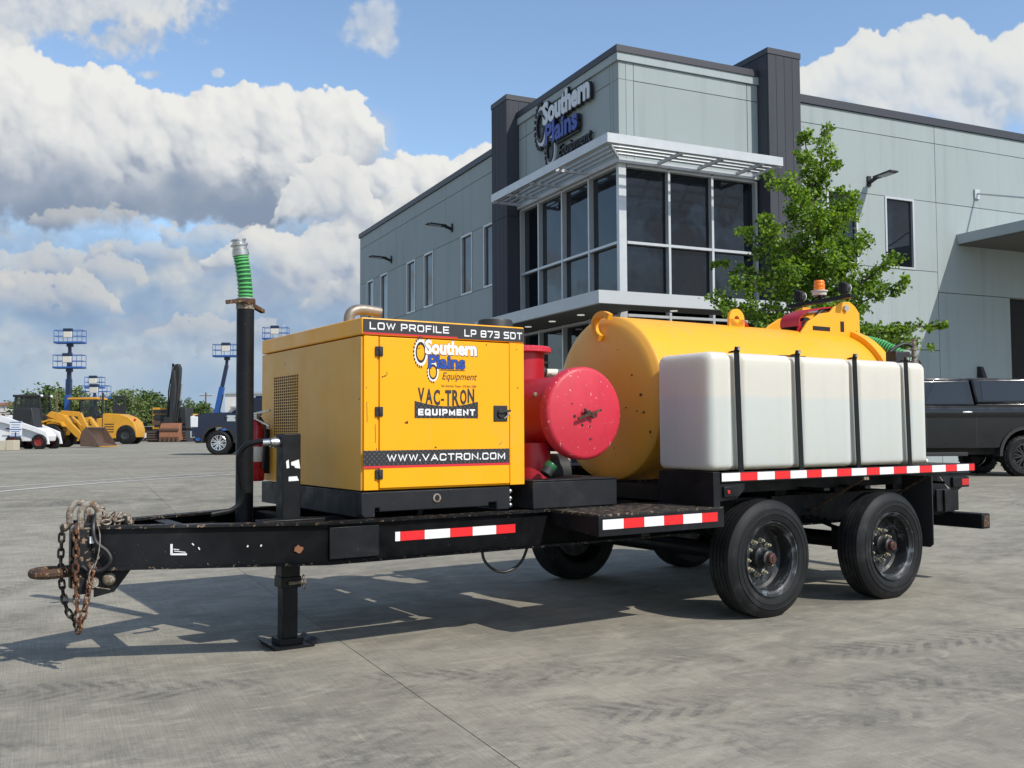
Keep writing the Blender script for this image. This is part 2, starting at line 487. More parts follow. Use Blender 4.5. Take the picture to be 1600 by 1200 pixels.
GLYPHS = {  # square extended letters drawn with a broad stroke, on a unit cell
    'O': (1.0, [[(.5, 0), (.88, 0), (1, .16), (1, .84), (.88, 1), (.12, 1), (0, .84), (0, .16), (.12, 0), (.5, 0)]]),
    'L': (.86, [[(0, 1), (0, 0), (1, 0)]]), 'W': (1.35, [[(0, 1), (.25, 0), (.5, 1), (.75, 0), (1, 1)]]),
    'P': (.95, [[(0, 0), (0, 1), (.86, 1), (1, .88), (1, .52), (.86, .40), (0, .40)]]),
    'R': (.98, [[(0, 0), (0, 1), (.86, 1), (1, .88), (1, .54), (.86, .42), (0, .42)], [(.62, .42), (1, 0)]]),
    'F': (.86, [[(0, 0), (0, 1), (1, 1)], [(0, .5), (.86, .5)]]), 'I': (.0, [[(.5, 0), (.5, 1)]]),
    'E': (.90, [[(1, 1), (0, 1), (0, 0), (1, 0)], [(0, .5), (.92, .5)]]),
    '8': (.98, [[(.5, .52), (.1, .52), (0, .62), (0, .9), (.1, 1), (.9, 1), (1, .9), (1, .62), (.9, .52), (.5, .52)], [(.1, .52), (0, .42), (0, .1), (.1, 0), (.9, 0), (1, .1), (1, .42), (.9, .52)]]),
    '7': (.92, [[(0, 1), (1, 1), (1, .8), (.45, 0)]]),
    '3': (.95, [[(0, 1), (.9, 1), (1, .9), (1, .62), (.9, .52), (.25, .52)], [(.9, .52), (1, .42), (1, .1), (.9, 0), (0, 0)]]),
    'S': (.96, [[(1, 1), (.1, 1), (0, .9), (0, .62), (.1, .52), (.9, .52), (1, .42), (1, .1), (.9, 0), (0, 0)]]),
    'D': (1.0, [[(.4, 0), (.82, 0), (1, .2), (1, .8), (.82, 1), (0, 1), (0, 0), (.4, 0)]]),
    'T': (.94, [[(0, 1), (1, 1)], [(.5, 1), (.5, 0)]]), 'V': (1.05, [[(0, 1), (.5, 0), (1, 1)]]),
    'A': (1.08, [[(0, 0), (.5, 1), (1, 0)], [(.22, .30), (.78, .30)]]),
    'C': (.98, [[(1, .76), (.88, 1), (.12, 1), (0, .84), (0, .16), (.12, 0), (.88, 0), (1, .24)]]),
    'N': (1.0, [[(0, 0), (0, 1), (1, 0), (1, 1)]]), 'M': (1.2, [[(0, 0), (0, 1), (.5, .15), (1, 1), (1, 0)]]),
    'Q': (1.0, [[(.5, 0), (.88, 0), (1, .16), (1, .84), (.88, 1), (.12, 1), (0, .84), (0, .16), (.12, 0), (.5, 0)], [(.62, .3), (1.02, -.08)]]),
    'U': (1.0, [[(0, 1), (0, .16), (.12, 0), (.88, 0), (1, .16), (1, 1)]]), '.': (.0, [[(.5, 0), (.5, .07)]]), '-': (.5, [[(0, .45), (1, .45)]]), ' ': (.35, []),
}


def block_text(name, s, mat, parent, o, ex, ey, w, h, depth=.0008, stroke=.185, gap=.26, cell=.95):
    """square lettering: stroke and gap as parts of the cap height, fitted to width w and height h"""
    o = Vector(o); ex = Vector(ex); ey = Vector(ey); en = ex.cross(ey)
    adv = []
    for ch in s: adv.append(GLYPHS[ch][0] * cell + (stroke + gap if ch != ' ' else .3))
    tot = sum(adv) - gap; sx = w / (tot * h); st = stroke; x = 0; m = MB(); lift = 0
    for ch, a in zip(s, adv):
        gw = GLYPHS[ch][0] * cell
        for pl in GLYPHS[ch][1]:
            P = [Vector((x + st / 2 + px * gw if gw else x + st / 2, st / 2 + py * (1 - st), 0)) for px, py in pl]
            closed = (P[0] - P[-1]).length < 1e-6
            if closed: P = P[:-1]
            n = len(P); Lf = []; Rt = []
            for i in range(n):
                a0 = P[i] - P[i - 1] if (i > 0 or closed) else None; a1 = P[(i + 1) % n] - P[i] if (i < n - 1 or closed) else None
                d0 = (a0 or a1).normalized(); d1 = (a1 or a0).normalized()
                n0 = Vector((-d0.y, d0.x, 0)); n1 = Vector((-d1.y, d1.x, 0)); b = (n0 + n1)
                b = b.normalized() if b.length > 1e-6 else n0
                ln = st / 2 / max(b.dot(n0), .45); q = P[i]
                if a0 is None: q = q - d1 * st / 2
                if a1 is None: q = q + d0 * st / 2
                Lf.append(q + b * ln); Rt.append(q - b * ln)
            cl = lambda v: Vector((v.x, min(max(v.y, 0 if ch != 'Q' else -.1), 1), 0))
            W3 = lambda v, k: o + ex * (cl(v).x * sx * h) + ey * (cl(v).y * h) + en * k
            lift += .00002
            for i in range(n if closed else n - 1):
                j = (i + 1) % n; q = [Lf[i], Rt[i], Rt[j], Lf[j]]
                m.hexa([W3(v, 0) for v in q], [W3(v, depth + lift) for v in q])
        x += a
    me = bpy.data.meshes.new(name); me.from_pydata(m.v, [], m.f)
    bm = bmesh.new(); bm.from_mesh(me); bmesh.ops.recalc_face_normals(bm, faces=bm.faces); bm.to_mesh(me); bm.free()
    return link(name, me, mat, parent)
# ------------------------------------------------------------------ materials
def new_mat(name):
    m = bpy.data.materials.new(name); m.use_nodes = True
    t = NT(m.node_tree); b = t.n['Principled BSDF']
    return m, t, b


def paint(name, col, rough=.45, var=.12, scale=6.0, dirt=None, dirt_amt=.0, metal=0.0, bump=0.0, bump_scale=60, spec=None, coat=0.0, speck=None, speck_t=.70, speck_scale=45):
    m, t, b = new_mat(name)
    co = t.node('ShaderNodeTexCoord').outputs['Object']
    n = t.noise(co, scale, 5, .6)
    c = t.mix(n, rgba([x * (1 - var) for x in col]), rgba([min(1, x * (1 + var)) for x in col]))
    if dirt:
        d = t.noise(t.mapping(co, scale=(1, 1, .35)), scale * 1.7, 6, .68, .3)
        c = t.mix(t.math('MULTIPLY', t.sstep(d, .5, .75), dirt_amt), c, rgba(dirt))
    if speck:
        s1 = t.noise(co, speck_scale, 3, .6)
        c = t.mix(t.sstep(s1, speck_t, speck_t + .04), c, rgba(speck))
    t.set(b.inputs['Base Color'], c)
    t.set(b.inputs['Roughness'], t.lin(t.noise(co, scale * 2.3, 4), .3, .7, max(0.02, rough - .08), min(1, rough + .1)))
    b.inputs['Metallic'].default_value = metal
    if spec is not None: b.inputs['Specular IOR Level'].default_value = spec
    if coat: b.inputs['Coat Weight'].default_value = coat; b.inputs['Coat Roughness'].default_value = .05
    if bump:
        bp = t.node('ShaderNodeBump'); bp.inputs['Strength'].default_value = bump; bp.inputs['Distance'].default_value = .01
        t.set(bp.inputs['Height'], t.noise(co, bump_scale, 4)); t.set(b.inputs['Normal'], bp.outputs[0])
    return m


def plain(name, col, rough=.5, metal=0.0, spec=None, emit=0.0):
    m, t, b = new_mat(name)
    b.inputs['Base Color'].default_value = rgba(col); b.inputs['Roughness'].default_value = rough; b.inputs['Metallic'].default_value = metal
    if spec is not None: b.inputs['Specular IOR Level'].default_value = spec
    if emit: b.inputs['Emission Color'].default_value = rgba(col); b.inputs['Emission Strength'].default_value = emit
    return m


def glass_mat(name, col=(.012, .014, .018), rough=.03, spec=.6, wob=.12):
    m, t, b = new_mat(name)
    b.inputs['Base Color'].default_value = rgba(col); b.inputs['Roughness'].default_value = rough
    b.inputs['Specular IOR Level'].default_value = spec
    co = t.node('ShaderNodeTexCoord').outputs['Object']
    bp = t.node('ShaderNodeBump'); bp.inputs['Strength'].default_value = wob; bp.inputs['Distance'].default_value = .05
    t.set(bp.inputs['Height'], t.noise(co, 1.1, 2)); t.set(b.inputs['Normal'], bp.outputs[0])
    return m


def concrete_mat():
    m, t, b = new_mat('yard_concrete')
    pos = t.node('ShaderNodeNewGeometry').outputs['Position']
    rnd = t.node('ShaderNodeObjectInfo').outputs['Random']
    big = t.noise(pos, .35, 5, .6); mid = t.noise(pos, 2.6, 7, .66, .5); grain = t.noise(pos, 160, 3, .65); pit = t.noise(pos, 42, 5, .7)
    ang = math.atan2(BR.y, BR.x)
    al = t.mapping(pos, rot=(0, 0, -ang))
    broom = t.noise(t.vmath('MULTIPLY', t.mapping(pos, rot=(0, 0, -ang - PI / 2)), (2.4, 120, 1)), 1.0, 3, .6)
    streak = t.noise(t.vmath('MULTIPLY', t.mapping(pos, rot=(0, 0, -ang - .10)), (2.4, 7.0, 1)), 1.0, 8, .76, 1.0)
    c = t.mix(t.sstep(big, .3, .7), rgba((.205, .192, .166)), rgba((.290, .272, .236)))
    c = t.mix(t.math('MULTIPLY', t.sstep(mid, .46, .66), .55), c, rgba((.172, .163, .145)))
    c = t.mix(t.math('MULTIPLY', t.sstep(mid, .50, .36), .40), c, rgba((.335, .316, .274)))
    c = t.mix(t.math('MULTIPLY', t.sstep(streak, .50, .64), .45), c, rgba((.375, .355, .308)))
    c = t.mix(t.math('MULTIPLY', t.sstep(streak, .47, .36), .36), c, rgba((.140, .135, .124)))
    scuf = t.noise(t.vmath('MULTIPLY', t.mapping(pos, rot=(0, 0, -ang + .22)), (9, 40, 1)), 1.0, 7, .76, .8)
    c = t.mix(t.math('MULTIPLY', t.sstep(scuf, .55, .68), t.math('MULTIPLY', t.sstep(mid, .38, .6), .5)), c, rgba((.405, .385, .335)))
    c = t.mix(t.math('MULTIPLY', t.sstep(scuf, .45, .32), t.math('MULTIPLY', t.sstep(big, .38, .58), .5)), c, rgba((.125, .124, .12)))
    # tyre tracks: rings broken up by tread blocks; each ring runs through three points of the yard
    sep = t.node('ShaderNodeSeparateXYZ'); t.set(sep.inputs[0], pos)
    warp = t.math('MULTIPLY', t.math('SUBTRACT', t.noise(pos, .5, 3), .5), .25)
    edge_n = t.math('MULTIPLY', t.math('SUBTRACT', t.noise(pos, 9, 4, .7), .5), .16)
    track = None
    for p1, p2, p3, w, lug, amt in (((0, 1085), (640, 1062), (1500, 1000), .34, 9.0, .9), ((60, 1178), (800, 1128), (1560, 1046), .30, 9.0, .85), ((330, 1196), (900, 1165), (1600, 1075), .26, 7.5, .8),
                                    ((0, 812), (130, 720), (420, 716), 1.0, 0, .8), ((0, 772), (150, 712), (420, 708), .8, 0, .6), ((0, 1000), (180, 860), (330, 770), .34, 0, .45),
                                    ((1180, 1190), (1350, 1085), (1600, 1010), .30, 9.0, .6), ((1240, 965), (1420, 975), (1600, 930), .22, 0, .5), ((1500, 880), (1600, 850), (1800, 760), .5, 0, .5), ((0, 930), (60, 905), (240, 845), .25, 8.0, .5)):
        A_, B_, C_ = [on_plane_z(q[0], q[1], 0.0) for q in (p1, p2, p3)]
        dd = 2 * (A_.x * (B_.y - C_.y) + B_.x * (C_.y - A_.y) + C_.x * (A_.y - B_.y))
        sA, sB, sC = [q.x ** 2 + q.y ** 2 for q in (A_, B_, C_)]
        cx = (sA * (B_.y - C_.y) + sB * (C_.y - A_.y) + sC * (A_.y - B_.y)) / dd; cy = (sA * (C_.x - B_.x) + sB * (A_.x - C_.x) + sC * (B_.x - A_.x)) / dd
        R = math.hypot(A_.x - cx, A_.y - cy)
        dx = t.math('SUBTRACT', sep.outputs[0], cx); dy = t.math('SUBTRACT', sep.outputs[1], cy)
        r = t.math('ADD', t.math('SQRT', t.math('ADD', t.math('MULTIPLY', dx, dx), t.math('MULTIPLY', dy, dy))), warp)
        off = t.math('ABSOLUTE', t.math('SUBTRACT', r, R))
        k = t.sstep(t.math('ADD', off, edge_n), w * .64, w * .38)
        if lug:
            arc = t.math('MULTIPLY', t.math('ARCTAN2', dy, dx), R * lug)
            fr = t.math('FRACT', t.math('ADD', arc, t.math('MULTIPLY', off, lug * .9)))
            bar = t.math('MULTIPLY', t.sstep(fr, .12, .30), t.sstep(fr, .82, .60))
            k = t.math('MULTIPLY', k, t.lin(bar, 0, 1, .22, 1.0))
        k = t.math('MULTIPLY', k, amt)
        track = k if track is None else t.math('MAXIMUM', track, k)
    brk = t.math('MULTIPLY', t.sstep(t.noise(pos, 1.3, 6, .75), .40, .62), t.sstep(t.noise(pos, 17, 5, .75), .32, .60))
    c = t.mix(t.math('MULTIPLY', track, t.math('MULTIPLY', brk, .86)), c, rgba((.085, .084, .082)))
    c = t.mix(t.math('MULTIPLY', t.sstep(t.noise(pos, 3.2, 5, .7, .6), .71, .78), .75), c, rgba((.08, .077, .073)))
    c = t.mix(t.math('MULTIPLY', t.sstep(t.noise(t.vmath('ADD', pos, (7, 3, 0)), 9, 4, .7), .70, .76), .5), c, rgba((.36, .35, .32)))
    g2 = t.lin(t.math('ADD', t.math('MULTIPLY', grain, .5), t.math('MULTIPLY', broom, .5)), .3, .7, .74, 1.24)
    c = t.mix(1.0, c, t.combine(g2, g2, g2), 'MULTIPLY')
    rv = t.lin(rnd, 0, 1, .97, 1.06)
    c = t.mix(1.0, c, t.combine(rv, t.math('MULTIPLY', rv, .985), t.math('MULTIPLY', rv, .905)), 'MULTIPLY')
    t.set(b.inputs['Base Color'], c)
    t.set(b.inputs['Roughness'], t.lin(mid, .3, .7, .78, .92)); b.inputs['Specular IOR Level'].default_value = .3
    bp = t.node('ShaderNodeBump'); bp.inputs['Strength'].default_value = .55; bp.inputs['Distance'].default_value = .006
    h = t.math('ADD', t.math('MULTIPLY', broom, .6), t.math('ADD', t.math('MULTIPLY', pit, .6), t.math('MULTIPLY', grain, .3)))
    t.set(bp.inputs['Height'], h); t.set(b.inputs['Normal'], bp.outputs[0])
    return m


def poly_tank_mat():
    m, t, b = new_mat('milky_plastic')
    co = t.node('ShaderNodeTexCoord').outputs['Object']
    sep = t.node('ShaderNodeSeparateXYZ'); t.set(sep.inputs[0], co)
    z = t.math('ADD', sep.outputs[2], t.math('MULTIPLY', t.math('SUBTRACT', t.noise(co, 3, 2), .5), .03))
    c = t.mix(t.sstep(z, 1.425, 1.455), rgba((.53, .55, .52)), rgba((.59, .565, .50)))   # water stands inside up to here
    c = t.mix(t.math('MULTIPLY', t.sstep(t.noise(co, 7, 5, .65), .52, .72), .12), c, rgba((.5, .45, .36)))
    st = t.noise(t.vmath('MULTIPLY', co, (14, 14, .8)), 1.0, 4, .6)
    c = t.mix(t.math('MULTIPLY', t.sstep(st, .5, .7), .10), c, rgba((.45, .40, .30)))
    c = t.mix(t.math('MULTIPLY', t.sstep(sep.outputs[2], 1.02, .965), .35), c, rgba((.55, .45, .28)))
    t.set(b.inputs['Base Color'], c); b.inputs['Roughness'].default_value = .42
    b.inputs['Subsurface Weight'].default_value = .75; b.inputs['Subsurface Radius'].default_value = (1.0, .92, .75); b.inputs['Subsurface Scale'].default_value = .16
    bp = t.node('ShaderNodeBump'); bp.inputs['Strength'].default_value = .08; bp.inputs['Distance'].default_value = .02
    t.set(bp.inputs['Height'], t.noise(co, 9, 3)); t.set(b.inputs['Normal'], bp.outputs[0])
    return m


def rust_mat(name='rusty_steel', a=(.10, .045, .02), b_=(.30, .20, .11), c_=(.045, .035, .03)):
    m, t, b = new_mat(name)
    co = t.node('ShaderNodeTexCoord').outputs['Object']
    c = t.mix(t.sstep(t.noise(co, 34, 5, .65), .40, .62), rgba(c_), rgba(a))
    c = t.mix(t.sstep(t.noise(co, 60, 5, .65), .54, .66), c, rgba(b_))
    t.set(b.inputs['Base Color'], c); b.inputs['Roughness'].default_value = .8; b.inputs['Metallic'].default_value = .25
    bp = t.node('ShaderNodeBump'); bp.inputs['Strength'].default_value = .5; bp.inputs['Distance'].default_value = .004
    t.set(bp.inputs['Height'], t.noise(co, 120, 4)); t.set(b.inputs['Normal'], bp.outputs[0])
    return m


def black_steel(name, base=(.0065, .007, .0085), rough=.42, chips=(.20, .13, .08), chip_t=.70, dust=.25):
    m, t, b = new_mat(name)
    co = t.node('ShaderNodeTexCoord').outputs['Object']
    c = t.mix(t.noise(co, 3.5, 6, .65), rgba([x * .6 for x in base]), rgba([x * 1.6 for x in base]))
    c = t.mix(t.math('MULTIPLY', t.sstep(t.noise(co, 2.2, 6, .7, .5), .50, .74), dust), c, rgba((.05, .052, .055)))
    c = t.mix(t.math('MULTIPLY', t.sstep(t.noise(co, 30, 5, .7), chip_t, chip_t + .04), .85), c, rgba(chips))
    c = t.mix(t.math('MULTIPLY', t.sstep(t.noise(t.vmath('ADD', co, (3, 1, 2)), 75, 3, .6), .735, .76), .8), c, rgba((.45, .45, .44)))
    t.set(b.inputs['Base Color'], c); b.inputs['Specular IOR Level'].default_value = .24
    t.set(b.inputs['Roughness'], t.lin(t.noise(co, 8, 5), .3, .7, rough - .08, rough + .22))
    bp = t.node('ShaderNodeBump'); bp.inputs['Strength'].default_value = .12; bp.inputs['Distance'].default_value = .004
    t.set(bp.inputs['Height'], t.noise(co, 25, 5)); t.set(b.inputs['Normal'], bp.outputs[0])
    return m


def yellow_paint(name, col=(.90, .388, .003), rough=.36, fade=.16, marks=True):
    m, t, b = new_mat(name)
    co = t.node('ShaderNodeTexCoord').outputs['Object']
    c = t.mix(t.noise(co, 2.2, 5, .6), rgba([x * .93 for x in col]), rgba([min(1, x * 1.06) for x in col]))
    run = t.noise(t.vmath('MULTIPLY', co, (11, 11, .9)), 1.0, 5, .65)
    c = t.mix(t.math('MULTIPLY', t.sstep(run, .50, .72), fade), c, rgba((.62, .34, .10)))
    if marks:
        sp = t.noise(co, 21, 3, .55)
        dust = t.noise(co, 1.4, 6, .7, .4)
        c = t.mix(t.math('MULTIPLY', t.sstep(dust, .50, .70), .22), c, rgba((.50, .33, .14)))
        c = t.mix(t.sstep(sp, .725, .745), c, rgba((.09, .035, .01)))
        scr = t.noise(t.vmath('MULTIPLY', co, (46, 46, 5)), 1.0, 3, .6)
        c = t.mix(t.math('MULTIPLY', t.sstep(scr, .72, .76), .7), c, rgba((.16, .08, .03)))
    t.set(b.inputs['Base Color'], c); b.inputs['Specular IOR Level'].default_value = .35
    t.set(b.inputs['Roughness'], t.lin(t.noise(co, 5, 5), .3, .7, rough - .06, rough + .12))
    bp = t.node('ShaderNodeBump'); bp.inputs['Strength'].default_value = .05; bp.inputs['Distance'].default_value = .02
    t.set(bp.inputs['Height'], t.noise(co, 4, 3)); t.set(b.inputs['Normal'], bp.outputs[0])
    return m


def rubber_mat(name='tyre_rubber'):
    m, t, b = new_mat(name)
    co = t.node('ShaderNodeTexCoord').outputs['Object']
    c = t.mix(t.noise(co, 7, 6, .65), rgba((.005, .005, .006)), rgba((.015, .016, .017)))
    c = t.mix(t.math('MULTIPLY', t.sstep(t.noise(co, 3.3, 6, .7), .52, .75), .4), c, rgba((.07, .07, .068)))
    t.set(b.inputs['Base Color'], c); b.inputs['Roughness'].default_value = .6; b.inputs['Specular IOR Level'].default_value = .26
    bp = t.node('ShaderNodeBump'); bp.inputs['Strength'].default_value = .2; bp.inputs['Distance'].default_value = .004
    t.set(bp.inputs['Height'], t.noise(co, 60, 4)); t.set(b.inputs['Normal'], bp.outputs[0])
    return m


def wall_mat(name, col, var=.06):
    m, t, b = new_mat(name)
    co = t.node('ShaderNodeNewGeometry').outputs['Position']
    rnd = t.node('ShaderNodeObjectInfo').outputs['Random']
    c = t.mix(t.noise(co, .6, 5, .6), rgba([x * (1 - var) for x in col]), rgba([x * (1 + var) for x in col]))
    run = t.noise(t.vmath('MULTIPLY', co, (3.5, 3.5, .22)), 1.0, 5, .62)
    c = t.mix(t.math('MULTIPLY', t.sstep(run, .47, .70), .26), c, rgba([x * .62 for x in col]))
    rv = t.lin(rnd, 0, 1, .965, 1.035)
    c = t.mix(1.0, c, t.combine(rv, rv, rv), 'MULTIPLY')
    t.set(b.inputs['Base Color'], c); b.inputs['Roughness'].default_value = .82; b.inputs['Specular IOR Level'].default_value = .3
    bp = t.node('ShaderNodeBump'); bp.inputs['Strength'].default_value = .15; bp.inputs['Distance'].default_value = .01
    t.set(bp.inputs['Height'], t.noise(co, 55, 4)); t.set(b.inputs['Normal'], bp.outputs[0])
    return m


def leaf_mat(name, dark, light, trans=.35):
    m, t, b = new_mat(name)
    g = t.node('ShaderNodeNewGeometry')
    n = t.noise(g.outputs['Position'], 2.2, 3)
    r = g.outputs['Random Per Island']
    f = t.math('ADD', t.math('MULTIPLY', n, .5), t.math('MULTIPLY', r, .5))
    c = t.ramp(f, [(.25, dark), (.5, [(a + b_) / 2 for a, b_ in zip(dark, light)]), (.78, light)])
    t.set(b.inputs['Base Color'], c); b.inputs['Roughness'].default_value = .5; b.inputs['Specular IOR Level'].default_value = .35
    tr = t.node('ShaderNodeBsdfTranslucent'); t.set(tr.inputs[0], t.mix(1.0, c, rgba((1.5, 1.5, .55)), 'MULTIPLY'))
    mx = t.node('ShaderNodeMixShader'); mx.inputs[0].default_value = trans
    t.l.new(b.outputs[0], mx.inputs[1]); t.l.new(tr.outputs[0], mx.inputs[2])
    t.l.new(mx.outputs[0], t.n['Material Output'].inputs[0])
    return m


def plate_decal_mat():
    """printed tread-plate pattern of the black bands"""
    m, t, b = new_mat('tread_plate_print')
    co = t.node('ShaderNodeTexCoord').outputs['Object']
    sep = t.node('ShaderNodeSeparateXYZ'); t.set(sep.inputs[0], co)
    x = t.math('MULTIPLY', sep.outputs[0], 34); z = t.math('MULTIPLY', sep.outputs[2], 34)
    u = t.math('ADD', x, z); v = t.math('SUBTRACT', x, z)
    fu = t.math('SUBTRACT', t.math('FRACT', u), .5); fv = t.math('SUBTRACT', t.math('FRACT', v), .5)
    chk = t.math('MODULO', t.math('ADD', t.math('FLOOR', u), t.math('FLOOR', v)), 2.0)
    chk = t.math('ABSOLUTE', chk)
    e1 = t.math('ADD', t.math('MULTIPLY', t.math('ABSOLUTE', fu), 4.2), t.math('MULTIPLY', t.math('ABSOLUTE', fv), 1.9))
    e2 = t.math('ADD', t.math('MULTIPLY', t.math('ABSOLUTE', fu), 1.9), t.math('MULTIPLY', t.math('ABSOLUTE', fv), 4.2))
    e = t.math('ADD', t.math('MULTIPLY', e1, chk), t.math('MULTIPLY', e2, t.math('SUBTRACT', 1.0, chk)))
    k = t.math('MULTIPLY', t.sstep(e, 1.0, .75), t.lin(t.noise(co, 25, 3), .3, .7, .4, 1.0))
    t.set(b.inputs['Base Color'], t.mix(k, rgba((.018, .018, .020)), rgba((.10, .10, .105)))); b.inputs['Roughness'].default_value = .45
    return m


M = {}
M['concrete'] = concrete_mat()
M['yellow'] = yellow_paint('enclosure_yellow')
M['tank_yellow'] = yellow_paint('tank_yellow', (.88, .385, .014), .40, .34)
M['yellow_shaded'] = yellow_paint('shaded_side_yellow', (.74, .37, .055), .42, .45)  # duller yellow for the faces turned from the sun; shade put into the colour
M['red'] = paint('oxide_red_paint', (.40, .010, .024), .38, .12, 5, (.30, .02, .03), .4)
M['red_cap'] = paint('faded_red_cap', (.56, .026, .050), .50, .14, 5, (.36, .02, .035), .5, speck=(.70, .42, .40), speck_t=.655, speck_scale=38, bump=.1, bump_scale=20)
M['black'] = black_steel('black_frame_steel')
M['black_clean'] = black_steel('black_painted_steel', (.0055, .006, .007), .40, (.12, .10, .09), .76, .08)
M['deck'] = black_steel('worn_deck_plate', (.020, .019, .018), .60, (.22, .17, .11), .55, .75)
M['skid'] = black_steel('skid_steel', (.014, .015, .018), .45, (.2, .2, .2), .74, .35)
M['rust'] = rust_mat()
M['chain'] = rust_mat('rusty_chain', (.16, .055, .022), (.34, .24, .14), (.05, .03, .02))
M['chain_dark'] = rust_mat('dark_chain', (.03, .026, .022), (.16, .12, .08), (.012, .011, .010))
M['galv'] = rust_mat('weathered_galvanised', (.30, .28, .24), (.42, .40, .34), (.16, .11, .07))
M['steel'] = paint('bright_steel', (.55, .54, .52), .28, .15, 8, (.22, .19, .16), .4, metal=.9)
M['tape_red'] = paint('reflector_red', (.72, .016, .02), .35, .10, 40)
M['tape_white'] = paint('reflector_white', (.78, .78, .76), .35, .05, 30, (.4, .38, .33), .25)
M['white_print'] = plain('white_print', (.78, .78, .78), .5)
M['grey_print'] = plain('grey_print', (.30, .32, .36), .5)
M['black_print'] = plain('black_print', (.012, .012, .014), .5)
M['dark_print'] = plain('charcoal_print', (.028, .026, .027), .5)
M['blue_print'] = plain('blue_print', (.012, .06, .34), .5)
M['red_print'] = plain('red_print', (.6, .02, .03), .5)
M['plate'] = plate_decal_mat()
M['poly'] = poly_tank_mat()
M['rubber'] = rubber_mat()
M['wheel_black'] = paint('dusty_black_rim', (.013, .014, .016), .50, .3, 9, (.26, .30, .33), .8)
M['hub'] = paint('rusty_hub', (.06, .022, .016), .55, .4, 18, (.02, .015, .012), .5)
M['nut'] = paint('lug_nut_cream', (.46, .42, .31), .42, .2, 30, (.2, .15, .08), .5, metal=.4)
M['green_hose'] = paint('green_hose_plastic', (.012, .10, .03), .35, .15, 20)
M['green_rib'] = paint('green_hose_rib', (.10, .46, .13), .4, .1, 20)
M['hose_black'] = plain('black_hose_rubber', (.012, .012, .013), .5)
M['amber'] = plain('amber_lens', (.85, .20, .01), .25)
M['cream'] = paint('cream_plastic', (.60, .57, .50), .5, .06, 10)
M['pvc'] = paint('white_pvc', (.70, .68, .60), .45, .06, 10)
M['white'] = paint('white_machine_paint', (.72, .73, .74), .4, .05, 3, (.4, .38, .33), .2)
M['wall'] = wall_mat('wall_panel_paint', (.312, .358, .356), .08)
M['trim_light'] = wall_mat('trim_panel_paint', (.34, .39, .395))
M['charcoal'] = wall_mat('charcoal_metal_cladding', (.058, .062, .074), .10)
M['cap'] = plain('dark_coping_metal', (.030, .032, .042), .5)
M['alu'] = paint('silver_aluminium', (.50, .52, .53), .38, .05, 2, metal=.25)
M['canopy_grey'] = paint('light_grey_fascia', (.46, .48, .49), .45, .05, 1.5)
M['canopy_r'] = paint('grey_green_fascia', (.34, .38, .39), .5, .05, 1.5)
M['soffit'] = plain('dark_soffit', (.10, .10, .095), .7)
M['dark_void'] = plain('dark_interior', (.012, .012, .013), .9)
M['glass'] = glass_mat('storefront_glass', (.006, .008, .012), .02, .42)
M['window_glass'] = glass_mat('tinted_window_glass', (.03, .025, .024), .04, .5)
M['lamp_black'] = plain('black_fixture', (.012, .012, .013), .5)
M['lamp_lens'] = plain('lamp_lens', (.30, .31, .32), .3)
M['downlight'] = plain('downlight_lens', (.9, .88, .8), .4, emit=.5)
M['sign_white'] = plain('sign_face_white', (.62, .65, .68), .45)
M['sign_blue'] = plain('sign_face_blue', (.012, .045, .30), .40)
M['sign_black'] = plain('sign_return_black', (.014, .014, .017), .5)
M['bark'] = paint('grey_bark', (.12, .095, .07), .9, .3, 20, bump=.6, bump_scale=40)
M['leaf'] = leaf_mat('young_tree_leaf', (.030, .080, .010), (.26, .40, .05), .42)
M['leaf_far'] = leaf_mat('far_leaf', (.045, .085, .025), (.13, .18, .055), .25)
M['leaf_far2'] = leaf_mat('far_pale_leaf', (.09, .13, .035), (.20, .25, .09), .25)
M['truck_black'] = paint('black_car_paint', (.0045, .005, .006), .22, .1, 2, spec=.3, coat=.6)
M['truck_blue'] = paint('navy_car_paint', (.005, .011, .034), .22, .1, 2, spec=.35, coat=.7)
M['car_glass'] = glass_mat('car_glass', (.010, .011, .012), .04, .6, .05)
M['chrome'] = plain('chrome', (.85, .85, .86), .28, 1.0)
M['lens_white'] = plain('headlamp_lens', (.7, .72, .74), .15)
M['lens_red'] = plain('tail_lens', (.5, .02, .02), .25)
M['black_plastic'] = plain('black_plastic', (.018, .018, .019), .6)
M['ext_red'] = paint('extinguisher_red', (.38, .012, .018), .25, .06, 8)
M['lift_blue'] = paint('lift_blue_paint', (.016, .085, .30), .45, .1, 3)
M['lift_dark'] = paint('boom_dark_blue', (.012, .025, .06), .5, .1, 3)
M['mach_yellow'] = paint('machine_yellow', (.58, .28, .018), .45, .10, 2.5, (.25, .14, .05), .5)
M['mach_grey'] = paint('machine_dark_grey', (.020, .021, .022), .55, .2, 3)
M['dirt_steel'] = paint('muddy_bucket_steel', (.10, .062, .045), .75, .35, 4, (.05, .035, .028), .6)
M['orange_steel'] = paint('orange_brown_steel', (.24, .095, .045), .7, .3, 4, (.08, .045, .03), .6)
M['rim_red'] = plain('red_rim', (.22, .02, .02), .5)
M['block'] = paint('pale_concrete_block', (.48, .43, .33), .85, .12, 6)
M['board_blue'] = plain('sign_blue_band', (.02, .10, .36), .5)
M['fence'] = plain('dark_fence_steel', (.02, .022, .024), .6)
M['pole_wood'] = paint('weathered_pole', (.13, .085, .055), .9, .2, 3)
M['shed'] = paint('pale_shed_cladding', (.55, .54, .52), .7, .05, .5)
M['line'] = paint('worn_line_paint', (.62, .61, .58), .75, .10, 4, (.30, .29, .27), .75)
M['dull_steel'] = paint('weathered_exhaust_steel', (.26, .23, .19), .48, .35, 14, (.12, .085, .055), .8, metal=.55, bump=.2, bump_scale=40)
